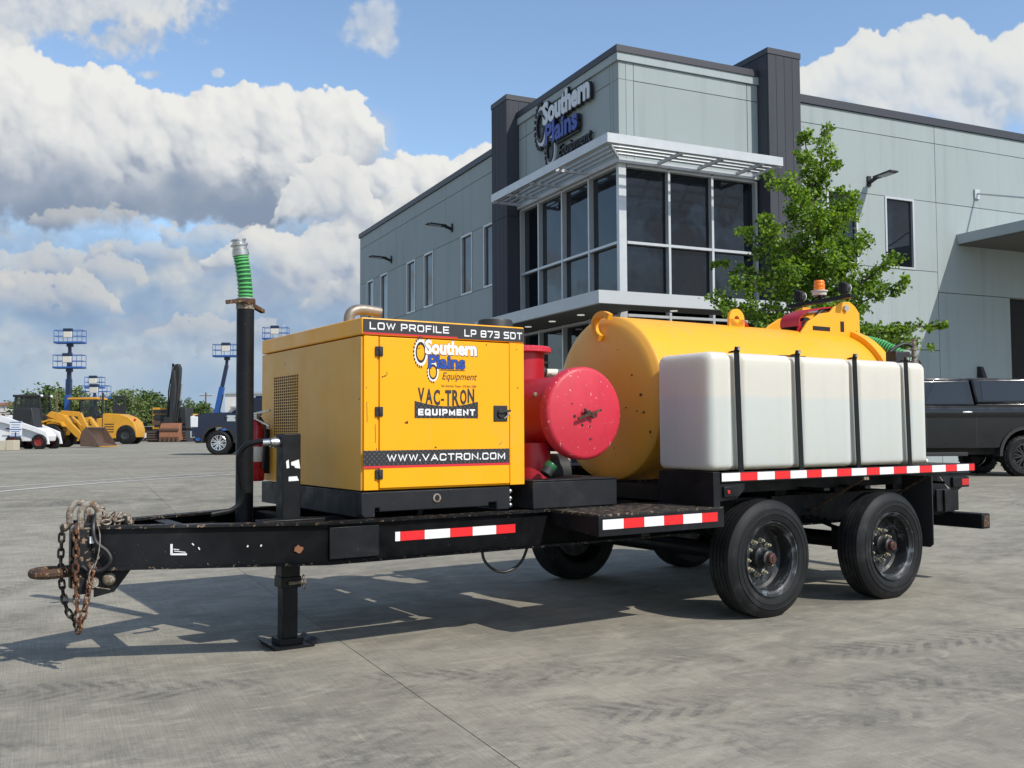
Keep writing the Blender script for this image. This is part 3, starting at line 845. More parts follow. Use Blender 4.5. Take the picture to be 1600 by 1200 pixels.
M['flange'] = black_steel('worn_flange_steel', (.010, .0105, .012), .5, (.30, .21, .13), .575, .5)


def see_through():
    m, t, b = new_mat('cab_clear_glass')
    b.inputs['Base Color'].default_value = (.03, .04, .04, 1); b.inputs['Roughness'].default_value = .05; b.inputs['Alpha'].default_value = .42
    return m


M['clear'] = see_through()
M['chrome_bright'] = plain('bright_chrome_trim', (.74, .75, .76), .3, .45)
# ------------------------------------------------------------------ ground: base sheet and cast concrete slabs
def build_ground():
    vs = [(0, 0, gz(0, 0) - .008)]; fs = []
    rs = [.7 * i for i in range(1, 58)] + [42, 46, 52, 60, 72, 90, 115, 150, 210, 300, 450, 700, 1100, 1800]
    n = 144
    for r in rs:
        for k in range(n):
            t = 2 * PI * k / n; x = r * math.cos(t); y = r * math.sin(t)
            vs.append((x, y, gz(x, y) - (.008 if r < 41 else .0)))
    for k in range(n): fs.append((0, 1 + k, 1 + (k + 1) % n))
    for i in range(len(rs) - 1):
        for k in range(n):
            l = (k + 1) % n; a = 1 + i * n; b = a + n
            fs.append((a + k, b + k, b + l, a + l))
    me = bpy.data.meshes.new('ground'); me.from_pydata(vs, [], fs); me.shade_smooth()
    g = link('ground', me, M['concrete']); tag(g, None, None, kind='structure')
    # slabs run with the building; one long joint passes (-0.01, 3.71), one cross joint passes (0.37, 5.95)
    j0 = loc_b(Vector((-.01, 3.71, 0))).x; k0 = loc_b(Vector((.37, 5.95, 0))).y
    S = 4.4; gap = .0024
    for i in range(-5, 6):
        for k in range(-1, 8):
            u0 = j0 + i * S; v0 = k0 + (k - 1) * S
            c = bworld(u0 + S / 2, v0 + S / 2, 0)
            if c.y < -1.0 or c.y > 33: continue
            if abs(c.x / max(c.y + 4.0, .5)) > .82: continue
            N = 6; pv = []; pf = []
            for a in range(N + 1):
                for b in range(N + 1):
                    p = bworld(u0 + gap + (S - 2 * gap) * a / N, v0 + gap + (S - 2 * gap) * b / N, 0)
                    pv.append((p.x, p.y, gz(p.x, p.y)))
            for a in range(N):
                for b in range(N):
                    q = a * (N + 1) + b; pf.append((q, q + N + 1, q + N + 2, q + 1))
            rim = [a * (N + 1) for a in range(N + 1)] + [N * (N + 1) + b for b in range(1, N + 1)] + [a * (N + 1) + N for a in range(N - 1, -1, -1)] + [b for b in range(N - 1, 0, -1)]
            o = len(pv)
            for q in rim: pv.append((pv[q][0], pv[q][1], pv[q][2] - .006))
            m = len(rim)
            for q in range(m): pf.append((rim[q], o + q, o + (q + 1) % m, rim[(q + 1) % m]))
            sm = bpy.data.meshes.new('concrete_slab'); sm.from_pydata(pv, [], pf)
            link('concrete_slab', sm, M['concrete'], g)
    # worn double white line across the far yard
    for (a, b, w) in (((-25, 770.5), (420, 737.5), .10), ((-25, 763.5), (420, 734.0), .08)):
        p0 = on_ground(*a); p1 = on_ground(*b); d = (p1 - p0); d.z = 0; d.normalize(); s = Vector((-d.y, d.x, 0)) * w / 2
        pv = []; pf = []; K = 48
        for i in range(K + 1):
            p = p0.lerp(p1, i / K)
            for e in (-1, 1):
                q = p + s * e; pv.append((q.x, q.y, gz(q.x, q.y) + .006))
            if i: pf.append((2 * i - 2, 2 * i - 1, 2 * i + 1, 2 * i))
        lm = bpy.data.meshes.new('painted_line'); lm.from_pydata(pv, [], pf)
        link('painted_line', lm, M['line'], g)
    return g


ground = build_ground()


# ------------------------------------------------------------------ office building (frame: u along the right facade, v along the left facade)
RZB = math.atan2(BR.y, BR.x)
bld = empty('office_building', BO, RZB, 'grey-green two-storey panel building with a dark glazed corner tower', 'building')


def panel(u0, u1, v0, v1, z0, z1, mat='wall', name='wall_panel', g=.009, axis='u'):
    """panel on a left facade (axis u) or right facade (axis v), shrunk by the joint"""
    m = MB()
    if axis == 'u': m.box(u0, u1, v0 + g, v1 - g, z0 + g, z1 - g)
    else: m.box(u0 + g, u1 - g, v0, v1, z0 + g, z1 - g)
    return m.build(name, M[mat], bld, smooth=None)


def window(axis, a0, a1, z0, z1, frame_w=.055, proud=.02, back=.10, gm='window_glass'):
    """frame and pane in an opening; a runs along the facade"""
    f = MB()
    def bx(p0, p1, q0, q1, d0, d1):
        if axis == 'u': f.box(d0, d1, p0, p1, q0, q1)
        else: f.box(p0, p1, d0, d1, q0, q1)
    w = frame_w
    bx(a0, a1, z0, z0 + w, -proud, back); bx(a0, a1, z1 - w, z1, -proud, back)
    bx(a0, a0 + w, z0 + w, z1 - w, -proud, back); bx(a1 - w, a1, z0 + w, z1 - w, -proud, back)
    fo = f.build('window', M['alu'], bld, smooth=None)
    g = MB()
    if axis == 'u': g.box(back - .05, back - .03, a0 + w, a1 - w, z0 + w, z1 - w)
    else: g.box(a0 + w, a1 - w, back - .05, back - .03, z0 + w, z1 - w)
    g.build('pane', M[gm], fo, smooth=None)
    return fo


def build_building():
    # dark cores behind the panels
    c = MB(); c.box(.24, 27, 5.3, 20.25, -.6, 9.0); c.box(4.2, 27, .24, 5.3, -.6, 9.0)
    c.build('wall_core', M['dark_void'], bld, smooth=None)
    r = MB(); r.box(.3, 26.9, 5.3, 20.2, 9.0, 9.15); r.box(4.3, 26.9, .3, 5.3, 9.0, 9.15); r.build('roof', M['cap'], bld, smooth=None)
    # ---- left wing, facade u = 0, from the column (v 6.1) to the far end (v 20.3)
    vj = [5.55, 10.62, 15.65, 20.30]
    wins = [(6.70, 7.58), (8.45, 9.32), (11.78, 12.65), (13.55, 14.43), (16.63, 17.50), (18.41, 19.27)]
    for a, b in zip(vj[:-1], vj[1:]):
        panel(0, .24, a, b, -.6, 3.36); panel(0, .24, a, b, 3.36, 5.42)
        panel(0, .24, a, b, 7.26, 8.73); panel(0, .24, a, b, 8.73, 9.20)
        cuts = [a]
        for w0, w1 in wins:
            if a <= w0 < b: cuts += [w0, w1]
        cuts.append(b)
        for i in range(0, len(cuts), 2): panel(0, .24, cuts[i], cuts[i + 1], 5.42, 7.26, g=.006)
    for w0, w1 in wins: window('u', w0, w1, 5.42, 7.26)
    panel(-.05, .35, 5.55, 20.36, 9.20, 9.38, 'cap', 'parapet_cap', 0)
    panel(0.01, 27, 20.25, 20.30, -.6, 9.2, 'wall', 'wall_panel', 0)
    # ---- right wing, facade v = 0, from the column (u 4.9) to beyond the frame
    uj = [4.90, 9.82, 14.75, 19.7, 24.6]
    door_u = (12.57, 17.6); door_z = 4.86
    for a, b in zip(uj[:-1], uj[1:]):
        for z0, z1 in ((7.26, 8.85), (8.85, 9.33)): panel(a, b, 0, .24, z0, z1, axis='v')
        if a == 4.90:
            for p, q in ((4.90, 6.03), (7.04, 7.98), (9.00, 9.82)): panel(p, q, 0, .24, 5.40, 7.26, g=.006, axis='v')
            panel(a, b, 0, .24, 3.31, 5.40, axis='v'); panel(a, b, 0, .24, -.6, 3.31, axis='v')
        elif a == 9.82:
            panel(a, b, 0, .24, door_z, 7.26, axis='v'); panel(a, door_u[0], 0, .24, -.6, door_z, axis='v')
        elif a == 14.75:
            panel(a, b, 0, .24, door_z, 7.26, axis='v'); panel(door_u[1], b, 0, .24, -.6, door_z, axis='v')
        else:
            panel(a, b, 0, .24, 3.31, 7.26, axis='v'); panel(a, b, 0, .24, -.6, 3.31, axis='v')
    window('v', 6.03, 7.04, 5.40, 7.26, gm='glass'); window('v', 7.98, 9.00, 5.40, 7.26, gm='glass')
    panel(4.90, 24.6, -.05, .35, 9.33, 9.53, 'cap', 'parapet_cap', 0, 'v')
    d = MB(); d.box(door_u[0], door_u[1], .20, .238, -.6, door_z); d.build('door_opening', M['dark_void'], bld, smooth=None)
    # ---- corner tower
    for z0, z1 in ((7.25, 9.15), (9.15, 9.56)):
        panel(0, .24, .24, .36, z0, z1, axis='u', g=.005); panel(0, .24, .36, 4.72, z0, z1, axis='u'); panel(0, .24, 4.72, 5.17, z0, z1, axis='u')
        panel(0, .20, 0, .24, z0, z1, axis='v', g=.005); panel(.20, .40, 0, .24, z0, z1, axis='v', g=.005)
        panel(.40, 3.60, 0, .24, z0, z1, axis='v'); panel(3.60, 3.92, 0, .24, z0, z1, axis='v')
    t = MB(); t.box(-.05, .24, -.05, 5.17, 9.56, 9.745); t.box(.24, 3.92, -.05, .24, 9.56, 9.745); t.build('tower_trim', M['trim_light'], bld, smooth=None)
    t = MB(); t.box(-.08, .40, -.08, 5.17, 9.745, 9.90); t.box(.40, 3.92, -.08, .40, 9.745, 9.90); t.build('parapet_cap', M['cap'], bld, smooth=None)
    t = MB(); t.box(.24, 3.92, .24, 5.17, 7.3, 9.6); t.build('tower_core', M['dark_void'], bld, smooth=None)
    t = MB(); t.box(.9, 4.2, .9, 5.3, -.6, 7.3); t.build('tower_interior', M['dark_void'], bld, smooth=None)
    # charcoal columns with vertical seams
    for (u0, u1, v0, v1, top, name) in ((-.365, .9, 5.17, 6.18, 10.38, 'l'), (3.92, 4.90, -.40, .9, 10.36, 'r')):
        m = MB(); m.box(u0 + .02, u1, v0 + .02, v1, -.6, top - .14) if name == 'l' else m.box(u0 + .02, u1, v0 + .02, v1, -.6, top - .14)
        m.build('column_core', M['dark_void'], bld, smooth=None)
        for z0, z1 in ((-.6, 3.2), (3.2, 7.05), (7.05, top - .14)):
            K = 4
            for i in range(K):
                if name == 'l':
                    a = v0 + (v1 - v0) * i / K; b = v0 + (v1 - v0) * (i + 1) / K
                    panel(u0, u0 + .05, a, b, z0, z1, 'charcoal', 'cladding_panel', .005, 'u')
                    a = u0 + .05 + (u1 - u0 - .05) * i / K; b = u0 + .05 + (u1 - u0 - .05) * (i + 1) / K
                    panel(a, b, v0, v0 + .05, z0, z1, 'charcoal', 'cladding_panel', .004, 'v')
                else:
                    a = u0 + (u1 - u0) * i / K; b = u0 + (u1 - u0) * (i + 1) / K
                    panel(a, b, v0, v0 + .05, z0, z1, 'charcoal', 'cladding_panel', .005, 'v')
                    a = v0 + .05 + (v1 - v0 - .05) * i / K; b = v0 + .05 + (v1 - v0 - .05) * (i + 1) / K
                    panel(u0, u0 + .05, a, b, z0, z1, 'charcoal', 'cladding_panel', .004, 'u')
        m = MB(); m.box(u0 - .015, u1 + .015, v0 - .015, v1 + .015, top - .14, top); m.build('column_cap', M['cap'], bld, smooth=None)
        m = MB()
        if name == 'l': m.box(u0 + .06, u1, v1 - .05, v1 + .004, -.6, top - .145)
        else: m.box(u1 - .05, u1 + .004, v0 + .06, v1, -.6, top - .145)
        m.build('cladding_panel', M['charcoal'], bld, smooth=None)
    # ---- storefront glazing of the tower, upper and ground floor
    gl = [.05, 1.37, 2.71, 4.01, 5.08]; gr = [.16, 1.32, 2.53, 3.82]
    for axis, gs in (('u', gl), ('v', gr)):
        for z0, z1 in ((4.10, 5.42), (5.48, 7.16), (.34, 1.02), (1.08, 3.78)):
            for a, b in zip(gs[:-1], gs[1:]):
                g = MB()
                d4 = [.105 + random.uniform(-.005, .005) for _ in range(4)]; cr = ((a + .03, z0), (b - .03, z0), (b - .03, z1), (a + .03, z1))
                q = [Vector((d, x, z)) if axis == 'u' else Vector((x, d, z)) for d, (x, z) in zip(d4, cr)]; th = Vector((.02, 0, 0)) if axis == 'u' else Vector((0, .02, 0))
                g.hexa(q, [v + th for v in q])
                g.build('glass_pane', M['glass'], bld, smooth=None)
        for a in gs[1:]:
            m = MB()
            if axis == 'u': m.box(-.02, .14, a - .03, a + .03, .3, 7.2)
            else: m.box(a - .03, a + .03, -.02, .14, .3, 7.2)
            m.build('mullion', M['alu'], bld, smooth=None)
        for z in (.31, 1.05, 3.81, 4.07, 5.45, 7.19):
            m = MB()
            for a, b in zip(gs[:-1], gs[1:]):
                if axis == 'u': m.box(-.015, .138, a + .03, b - .03, z - .03, z + .03)
                else: m.box(a + .03, b - .03, -.015, .138, z - .03, z + .03)
            m.build('transom', M['alu'], bld, smooth=None)
    m = MB(); m.box(-.03, .16, -.03, .08, .3, 7.22); m.build('corner_post', M['alu'], bld, smooth=None)
    # ---- slatted sunshade round the corner
    uo, vo, z0, z1 = -.94, -1.08, 7.30, 7.50; vl = 4.93; ur = 3.74
    m = MB(); m.box(uo, uo + .05, vo, vl, z0, z1); m.box(uo + .05, ur, vo, vo + .05, z0, z1); m.build('sunshade_fascia', M['alu'], bld, smooth=None)
    for k in range(4):
        a = .19 + k * .19
        m = MB(); u = uo + a; m.bar((u, vo + a * 1.1, 7.36), (u, vl, 7.36), .075, .014, (.25, 0, 1)); m.build('louvre_blade', M['alu'], bld, smooth=None)
        m = MB(); v = vo + a * 1.14; m.bar((uo + a, v, 7.36), (ur, v, 7.36), .075, .014, (0, .25, 1)); m.build('louvre_blade', M['alu'], bld, smooth=None)
    m = MB(); m.bar((uo + .05, vo + .05, 7.33), (0.0, 0.0, 7.33), .05, .09); m.build('sunshade_bracket', M['alu'], bld, smooth=None)
    for v in (1.37, 2.71, 4.01, 4.9):
        m = MB(); m.box(uo + .05, 0, v - .03, v + .03, 7.27, 7.34); m.build('sunshade_bracket', M['alu'], bld, smooth=None)
    for u in (1.0, 2.1, 3.2, 3.7):
        m = MB(); m.box(u - .03, u + .03, vo + .05, 0, 7.27, 7.34); m.build('sunshade_bracket', M['alu'], bld, smooth=None)
    m = MB(); m.box(-.10, -.03, -.10, 5.1, 7.22, 7.32); m.box(-.03, 3.85, -.10, -.03, 7.22, 7.32); m.build('sunshade_rail', M['alu'], bld, smooth=None)
    # ---- entrance canopy below
    uo, vo = -1.45, -1.53
    m = MB(); m.box(uo, uo + .10, vo, 4.9, 3.82, 4.085); m.box(uo + .10, 4.3, vo, vo + .10, 3.82, 4.085); m.build('canopy_fascia', M['canopy_grey'], bld, smooth=None)
    m = MB(); m.box(uo + .10, 0.0, vo + .10, 4.9, 3.86, 4.03); m.box(0.0, 4.3, vo + .10, -.41, 3.86, 4.03); m.build('canopy_soffit', M['soffit'], bld, smooth=None)
    for (u, v) in ((-.62, .7), (-.62, 2.1), (-.62, 3.4), (.9, -.75), (2.6, -.75), (-.62, 4.5)):
        m = MB(); m.cyl((u, v, 3.845), (u, v, 3.859), .085, n=16); m.build('downlight', M['downlight'], bld)
    # ---- right entrance canopy hung from a rod
    m = MB(); m.box(10.55, 18.6, -4.2, 0, 6.20, 6.46); m.build('side_canopy', M['canopy_r'], bld, smooth=None)
    m = MB(); m.box(10.64, 18.5, -4.1, -.003, 6.17, 6.197); m.build('side_canopy_soffit', M['soffit'], bld, smooth=None)
    for u in (11.35, 17.8):
        m = MB(); m.cyl((u, -.06, 7.64), (u, -3.9, 6.50), .028, n=10); m.build('tie_rod', M['alu'], bld)
        m = MB(); m.box(u - .09, u + .09, -.05, 0, 7.50, 7.76); m.build('rod_bracket', M['alu'], bld, smooth=None)


build_building()


# ------------------------------------------------------------------ logo: words and two gear rings
def gear(m_out, m_in, parent, o, ex, ey, en, cx, cy, rx, ry, d0, depth, a0, a1, teeth):
    """oval ring with teeth on part of its rim"""
    o = Vector(o); ex = Vector(ex); ey = Vector(ey); en = Vector(en)
    P = lambda r, t, k: o + ex * (cx + rx * r * math.cos(t)) + ey * (cy + ry * r * math.sin(t)) + en * k
    for (r0, r1, k0, dep, mat, nm) in ((.82, 1.05, d0, depth * .7, m_out, 'gear_outline'), (.60, .80, d0 + depth * .1, depth, m_in, 'gear_ring')):
        m = MB(); N = 40; vs = []; fs = []
        for i in range(N):
            t = 2 * PI * i / N; vs += [P(r0, t, k0), P(r1, t, k0), P(r1, t, k0 + dep), P(r0, t, k0 + dep)]
        for i in range(N):
            a = 4 * i; b = 4 * ((i + 1) % N)
            for q in range(4): fs.append((a + q, a + (q + 1) % 4, b + (q + 1) % 4, b + q))
        m.add(vs, fs); m.build(nm, mat, parent)
    m = MB()
    for i in range(teeth):
        t0 = a0 + (a1 - a0) * i / teeth; t1 = t0 + (a1 - a0) / teeth * .58
        q = [P(1.0, t0, d0), P(1.22, t0 + .02, d0), P(1.22, t1, d0), P(1.0, t1, d0)]
        m.hexa(q, [p + en * depth * 1.1 for p in q])
    m.build('gear_teeth', M['black_print'] if depth < .01 else M['sign_black'], parent, smooth=None)


def logo(parent, o, ex, ey, W, thick, m_white, m_blue, m_black, small=True):
    """laid out on a 375 x 250 grid (right, up from the lower left)"""
    s = W / 375.0; o = Vector(o); ex = Vector(ex); ey = Vector(ey); en = ex.cross(ey); T = thick
    at = lambda x, y, k=0.0: o + ex * (x * s) + ey * ((250 - y) * s) + en * k
    gear(m_white, m_black, parent, at(0, 250), ex, ey, en, 42 * s, 178 * s, 36 * s, 66 * s, 0, T, math.radians(75), math.radians(285), 13)
    gear(m_white, m_black, parent, at(0, 250), ex, ey, en, 112 * s, 82 * s, 30 * s, 48 * s, T * .2, T, math.radians(100), math.radians(290), 10)
    text('word_outline', 'Southern', m_black, parent, at(66, 80), ex, ey, 306 * s, 76 * s, T * 1.1, .05, grow=3.5 * s)
    text('word_southern', 'Southern', m_white, parent, at(66, 80, T * 1.1), ex, ey, 306 * s, 76 * s, T * .25, .045)
    text('word_outline', 'Plains', m_black, parent, at(86, 150, T * .1), ex, ey, 214 * s, 68 * s, T * 1.2, .055, grow=3 * s)
    text('word_plains', 'Plains', m_blue, parent, at(86, 150, T * 1.3), ex, ey, 214 * s, 68 * s, T * .25, .03)
    m = MB(); a = at(150, 159); m.hexa([a, a + ex * 150 * s, a + ex * 150 * s + ey * 4 * s, a + ey * 4 * s], [p + en * T for p in (a, a + ex * 150 * s, a + ex * 150 * s + ey * 4 * s, a + ey * 4 * s)])
    m.build('rule', m_black, parent, smooth=None)
    text('word_equipment', 'Equipment', m_black, parent, at(165, 217), ex, ey, 208 * s, 48 * s, T, .004, shear=.30)
    if small:
        text('small_print', 'San Antonio, Texas - 210-661-3284', m_black, parent, at(160, 246), ex, ey, 208 * s, 15 * s, T * .6, .006)


def build_sign():
    # hangs on the left face of the tower; letters read towards the corner
    sg = empty('channel_letter_sign', bworld(-.05, 3.98, 7.68), RZB, 'channel letter sign with two gears high on the glazed tower', 'sign')
    logo(sg, (0, 0, 0), (0, -1, 0), (0, 0, 1), 2.95, .075, M['sign_white'], M['sign_blue'], M['sign_black'], small=False)
    m = MB()
    for (v, z) in ((-.9, 1.6), (-2.6, 1.6), (-1.0, .9), (-2.2, .9), (-1.5, .35), (-2.7, .35), (-.3, 1.4), (-.9, .6)): m.cyl((0, v, z), (.05, v, z), .02, n=8)
    m.build('mounting_stud', M['sign_black'], sg)


build_sign()


# ------------------------------------------------------------------ wall lights
def wall_light(p, out, label, group='area lights on the building walls'):
    """p: anchor on the wall; out: direction away from the wall"""
    e = empty('wall_light', p, math.atan2(out.y, out.x), label, 'light', group)
    e.scale = (.88, .88, .88)
    m = MB(); m.box(0, .05, -.07, .07, -.17, .13); m.build('mounting_plate', M['lamp_black'], e, .01)
    m = MB(); m.bar((.03, 0, -.07), (.30, 0, .02), .07, .10); m.build('arm', M['lamp_black'], e, .01)
    m = MB(); m.hexa([(.26, -.10, -.01), (1.0, -.17, .03), (1.0, .17, .03), (.26, .10, -.01)], [(.24, -.09, .07), (.96, -.15, .085), (.96, .15, .085), (.24, .09, .07)])
    h = m.build('lamp_head', M['lamp_black'], e, .015)
    m = MB(); m.hexa([(.48, -.12, -.006), (.90, -.145, .017), (.90, .145, .017), (.48, .12, -.006)], [(.48, -.12, .02), (.90, -.145, .04), (.90, .145, .04), (.48, .12, .02)])
    m.build('lens', M['lamp_lens'], h)


wall_light(bworld(0, 10.06, 7.70), -BR, 'black area light on the left wall, nearer the tower')
wall_light(bworld(0, 16.17, 7.68), -BR, 'black area light on the left wall, near its far end')
wall_light(bworld(7.44, 0, 7.60), -BL, 'black area light on the sunlit wall above the windows')
e = empty('wall_sconce', bworld(11.28, 0, 2.76), math.atan2(-BL.y, -BL.x), 'small black wall sconce on the sunlit wall beside the doorway', 'light')
m = MB(); m.hexa([(0, -.10, -.14), (.20, -.07, -.16), (.20, .07, -.16), (0, .10, -.14)], [(0, -.08, .16), (.09, -.06, .15), (.09, .06, .15), (0, .08, .16)]); m.build('housing', M['lamp_black'], e, .01)
m = MB(); m.box(.04, .16, -.05, .05, -.175, -.155); m.build('lens', M['lamp_lens'], e)


# ------------------------------------------------------------------ trees
def leaf_cloud(pts, size, seed, name, mat, parent, up=.35):
    """pts: list of (centre, spread, count); each leaf is a folded blade of four small faces"""
    rng = np.random.default_rng(seed)
    C = np.concatenate([np.array(c)[None, :] + rng.normal(0, 1, (n, 3)) * np.array(s) for c, s, n in pts])
    n = len(C)
    a = rng.normal(0, 1, (n, 3)); a[:, 2] -= .25; a /= np.linalg.norm(a, axis=1)[:, None]
    nz = rng.normal(0, 1, (n, 3)); nz[:, 2] += up * 3
    b = np.cross(nz, a); b /= np.linalg.norm(b, axis=1)[:, None] + 1e-9
    c = np.cross(a, b)
    L = size * rng.uniform(.6, 1.25, n)[:, None]; w = L * rng.uniform(.40, .60, n)[:, None]
    base = C; tip = C + a * L; l = C + a * L * .45 + b * w + c * w * .35; r = C + a * L * .45 - b * w + c * w * .35
    V = np.stack([base, l, tip, r], 1).reshape(-1, 3)
    idx = np.arange(n)[:, None] * 4
    Fa = np.concatenate([idx + np.array([[0, 2, 1]]), idx + np.array([[0, 3, 2]])], 0)
    me = bpy.data.meshes.new(name); me.vertices.add(len(V)); me.vertices.foreach_set('co', V.ravel())
    me.loops.add(len(Fa) * 3); me.loops.foreach_set('vertex_index', Fa.ravel().astype(np.int32))
    me.polygons.add(len(Fa)); me.polygons.foreach_set('loop_start', np.arange(len(Fa), dtype=np.int32) * 3)
    me.polygons.foreach_set('loop_total', np.full(len(Fa), 3, np.int32)); me.update(calc_edges=True)
    o = link(name, me, mat, parent); o['kind'] = 'stuff'
    return o


def near_tree():
    D = 16.5
    base = at_depth(1283, 672, D); base.z = gz(base.x, base.y)
    T = empty('young_tree', base, 0, 'young leafy tree growing between the trailer and the building', 'tree')
    px = lambda x, y, dd=0.0: at_depth(x, y, D + dd) - base
    rng = random.Random(5)
    tr = MB()
    spine = [Vector((0, 0, -.1)), Vector((.03, .02, 1.0)), px(1279, 520), px(1280, 430), px(1276, 360), px(1268, 300), px(1276, 262)]
    sp = smooth_path(spine, 5)
    tr.tube(sp, [.085 * (1 - .85 * i / (len(sp) - 1)) + .008 for i in range(len(sp))], 10)
    clumps = []
    def limb(a, b, r0, plume, n, lift=.0, start=.30):
        mid = a.lerp(b, .5) + Vector((rng.uniform(-.1, .1), rng.uniform(-.1, .1), -.06 + lift))
        pth = smooth_path([a, mid, b], 5)
        tr.tube(pth, [r0 * (1 - .8 * i / (len(pth) - 1)) for i in range(len(pth))], 6)
        L = (b - a).length
        for i in range(n):
            t = start + (1.03 - start) * (i + rng.random() * .8) / n
            k = min(int(t * (len(pth) - 1)), len(pth) - 2); p = pth[k].lerp(pth[k + 1], t * (len(pth) - 1) - k)
            s = plume * (.92 - .45 * t)
            p = p + Vector((rng.gauss(0, 1), rng.gauss(0, 1), rng.gauss(0, .8))) * s * .8
            clumps.append((p, (s * .50, s * .50, s * .36), rng.randint(17, 30)))
    S = lambda y: min(sp, key=lambda q: abs(q.z - px(1280, y).z))
    arms = [  # silhouette limbs: (spine height, tip, depth offset, plume, clumps)
        (330, 1256, 205, -.2, .15, 24), (330, 1291, 200, .2, .14, 22), (300, 1248, 245, .1, .17, 16), (330, 1238, 285, -.3, .2, 22), (345, 1205, 275, -.5, .20, 26), (330, 1302, 250, .2, .16, 16),
        (400, 1190, 345, -.6, .21, 32), (430, 1158, 358, .3, .18, 28), (440, 1118, 412, .1, .14, 22), (500, 1116, 470, -.3, .20, 30), (430, 1140, 440, -.4, .2, 24),
        (470, 1150, 480, -.9, .24, 30), (380, 1320, 300, .2, .20, 24), (420, 1345, 370, -.4, .19, 26), (380, 1330, 330, .5, .2, 24), (470, 1398, 402, .0, .18, 30),
        (480, 1412, 438, -.6, .17, 28), (520, 1472, 506, -.2, .12, 26), (510, 1420, 515, -.7, .19, 26), (520, 1440, 535, .3, .16, 22), (450, 1370, 440, .6, .22, 24), (520, 1350, 520, -.8, .22, 26),
        (530, 1180, 520, -.5, .26, 30), (540, 1240, 530, -.9, .26, 28), (500, 1330, 500, .9, .25, 26), (440, 1230, 420, -1.0, .26, 30), (420, 1310, 410, -.9, .24, 26), (450, 1250, 440, 1.0, .26, 26), (370, 1275, 330, -.7, .22, 26), (480, 1290, 480, -1.1, .26, 28), (360, 1235, 330, .6, .22, 24), (400, 1215, 390, .8, .22, 24)]
    for (sy, x, y, dd, pl, n) in arms: limb(S(sy + 10), px(x, y, dd), .028, pl, n)
    for i in range(18):     # inner filling twigs
        y = rng.uniform(300, 540); a = rng.uniform(0, 2 * PI); r = rng.uniform(.4, .95)
        p0 = S(y); limb(p0, p0 + Vector((math.cos(a) * r, math.sin(a) * r, rng.uniform(.15, .5))), .018, .20, 13)
    tr.build('trunk', M['bark'], T)
    leaf_cloud(clumps, .064, 3, 'crown', M['leaf'], T)


near_tree()


def far_tree(px_, base_y, D, w, h, seed, label, mat='leaf_far', lobes=11):
    p = at_depth(px_, base_y, D); p.z = gz(p.x, p.y)
    T = empty('broadleaf_tree', p, 0, label, 'tree', 'trees beyond the yard fence')
    rng = random.Random(seed); m = MB()
    m.tube([(0, 0, -.3), (0, 0, h * .35), (rng.uniform(-.2, .2) * w, 0, h * .7)], [w * .035, w * .028, w * .01], 7)
    cl = []
    for i in range(lobes):
        a = 2 * PI * i / lobes + rng.uniform(-.3, .3); zz = rng.uniform(.34, .80) * h; rr = w * .40 * math.sqrt(max(.05, 1 - ((zz / h - .45) / .52) ** 2)) * rng.uniform(.5, 1)
        c = Vector((math.cos(a) * rr, math.sin(a) * rr, zz))
        m.tube([(0, 0, h * .3), c], [w * .014, w * .004], 5)
        for _ in range(14):
            q = c + Vector((rng.gauss(0, .07), rng.gauss(0, .07), rng.gauss(0, .06))) * w * 1.3
            cl.append((q, (w * .055, w * .055, w * .05), rng.randint(16, 26)))
    for _ in range(16): cl.append((Vector((rng.gauss(0, .10) * w, rng.gauss(0, .1) * w, h * rng.uniform(.80, .97))), (w * .05, w * .05, w * .04), 22))
    for _ in range(26): cl.append((Vector((rng.gauss(0, .22) * w, rng.gauss(0, .2) * w, h * rng.uniform(.10, .35))), (w * .07, w * .07, w * .06), 22))
    m.build('trunk', M['bark'], T); leaf_cloud(cl, w * .050, seed, 'crown', M[mat], T)


far_tree(78, 676, 125, 8.4, 6.6, 11, 'dense green tree beyond the yard, leftmost, behind the wheel loader')
far_tree(116, 676, 118, 6.4, 6.4, 12, 'pale green tree beyond the yard, behind the boom lifts', 'leaf_far2')
far_tree(135, 676, 130, 5.0, 4.6, 17, 'low dark tree beyond the yard, behind the short boom lifts')
far_tree(190, 676, 120, 6.0, 6.2, 13, 'pale bushy tree beyond the yard, right of the compactor', 'leaf_far2')
far_tree(226, 676, 126, 7.6, 6.0, 14, 'round dark green tree beyond the yard, left of the excavator')
far_tree(308, 674, 130, 6.0, 5.0, 15, 'small green tree beyond the yard, behind the navy pickup')
# ------------------------------------------------------------------ vacuum trailer (frame: x towards the rear, y away from the camera side)
RZT = math.atan2(TX.y, TX.x)
TR = empty('vacuum_trailer', TO, RZT, 'black tandem-axle vacuum trailer with yellow engine box, yellow tank and white water tank', 'trailer')
CY = 1.145
X3, Y3, Z3 = Vector((1, 0, 0)), Vector((0, 1, 0)), Vector((0, 0, 1))


def tp(name, m, mat, bevel=0.0, parent=None, seg=2, smooth=35, label=None):
    return m.build(name, M[mat], parent or TR, bevel, seg, smooth, label)


def tape(pts, zlo, zhi, y, first='white', z2=None):
    """alternating reflector pieces; pts: x positions of the borders"""
    r = first == 'red'
    for a, b in zip(pts[:-1], pts[1:]):
        m = MB(); m.box(a + .001, b - .001, y - .0035, y - .0005, zlo, zhi)
        tp('reflector_tape', m, 'tape_red' if r else 'tape_white', 0, smooth=None); r = not r


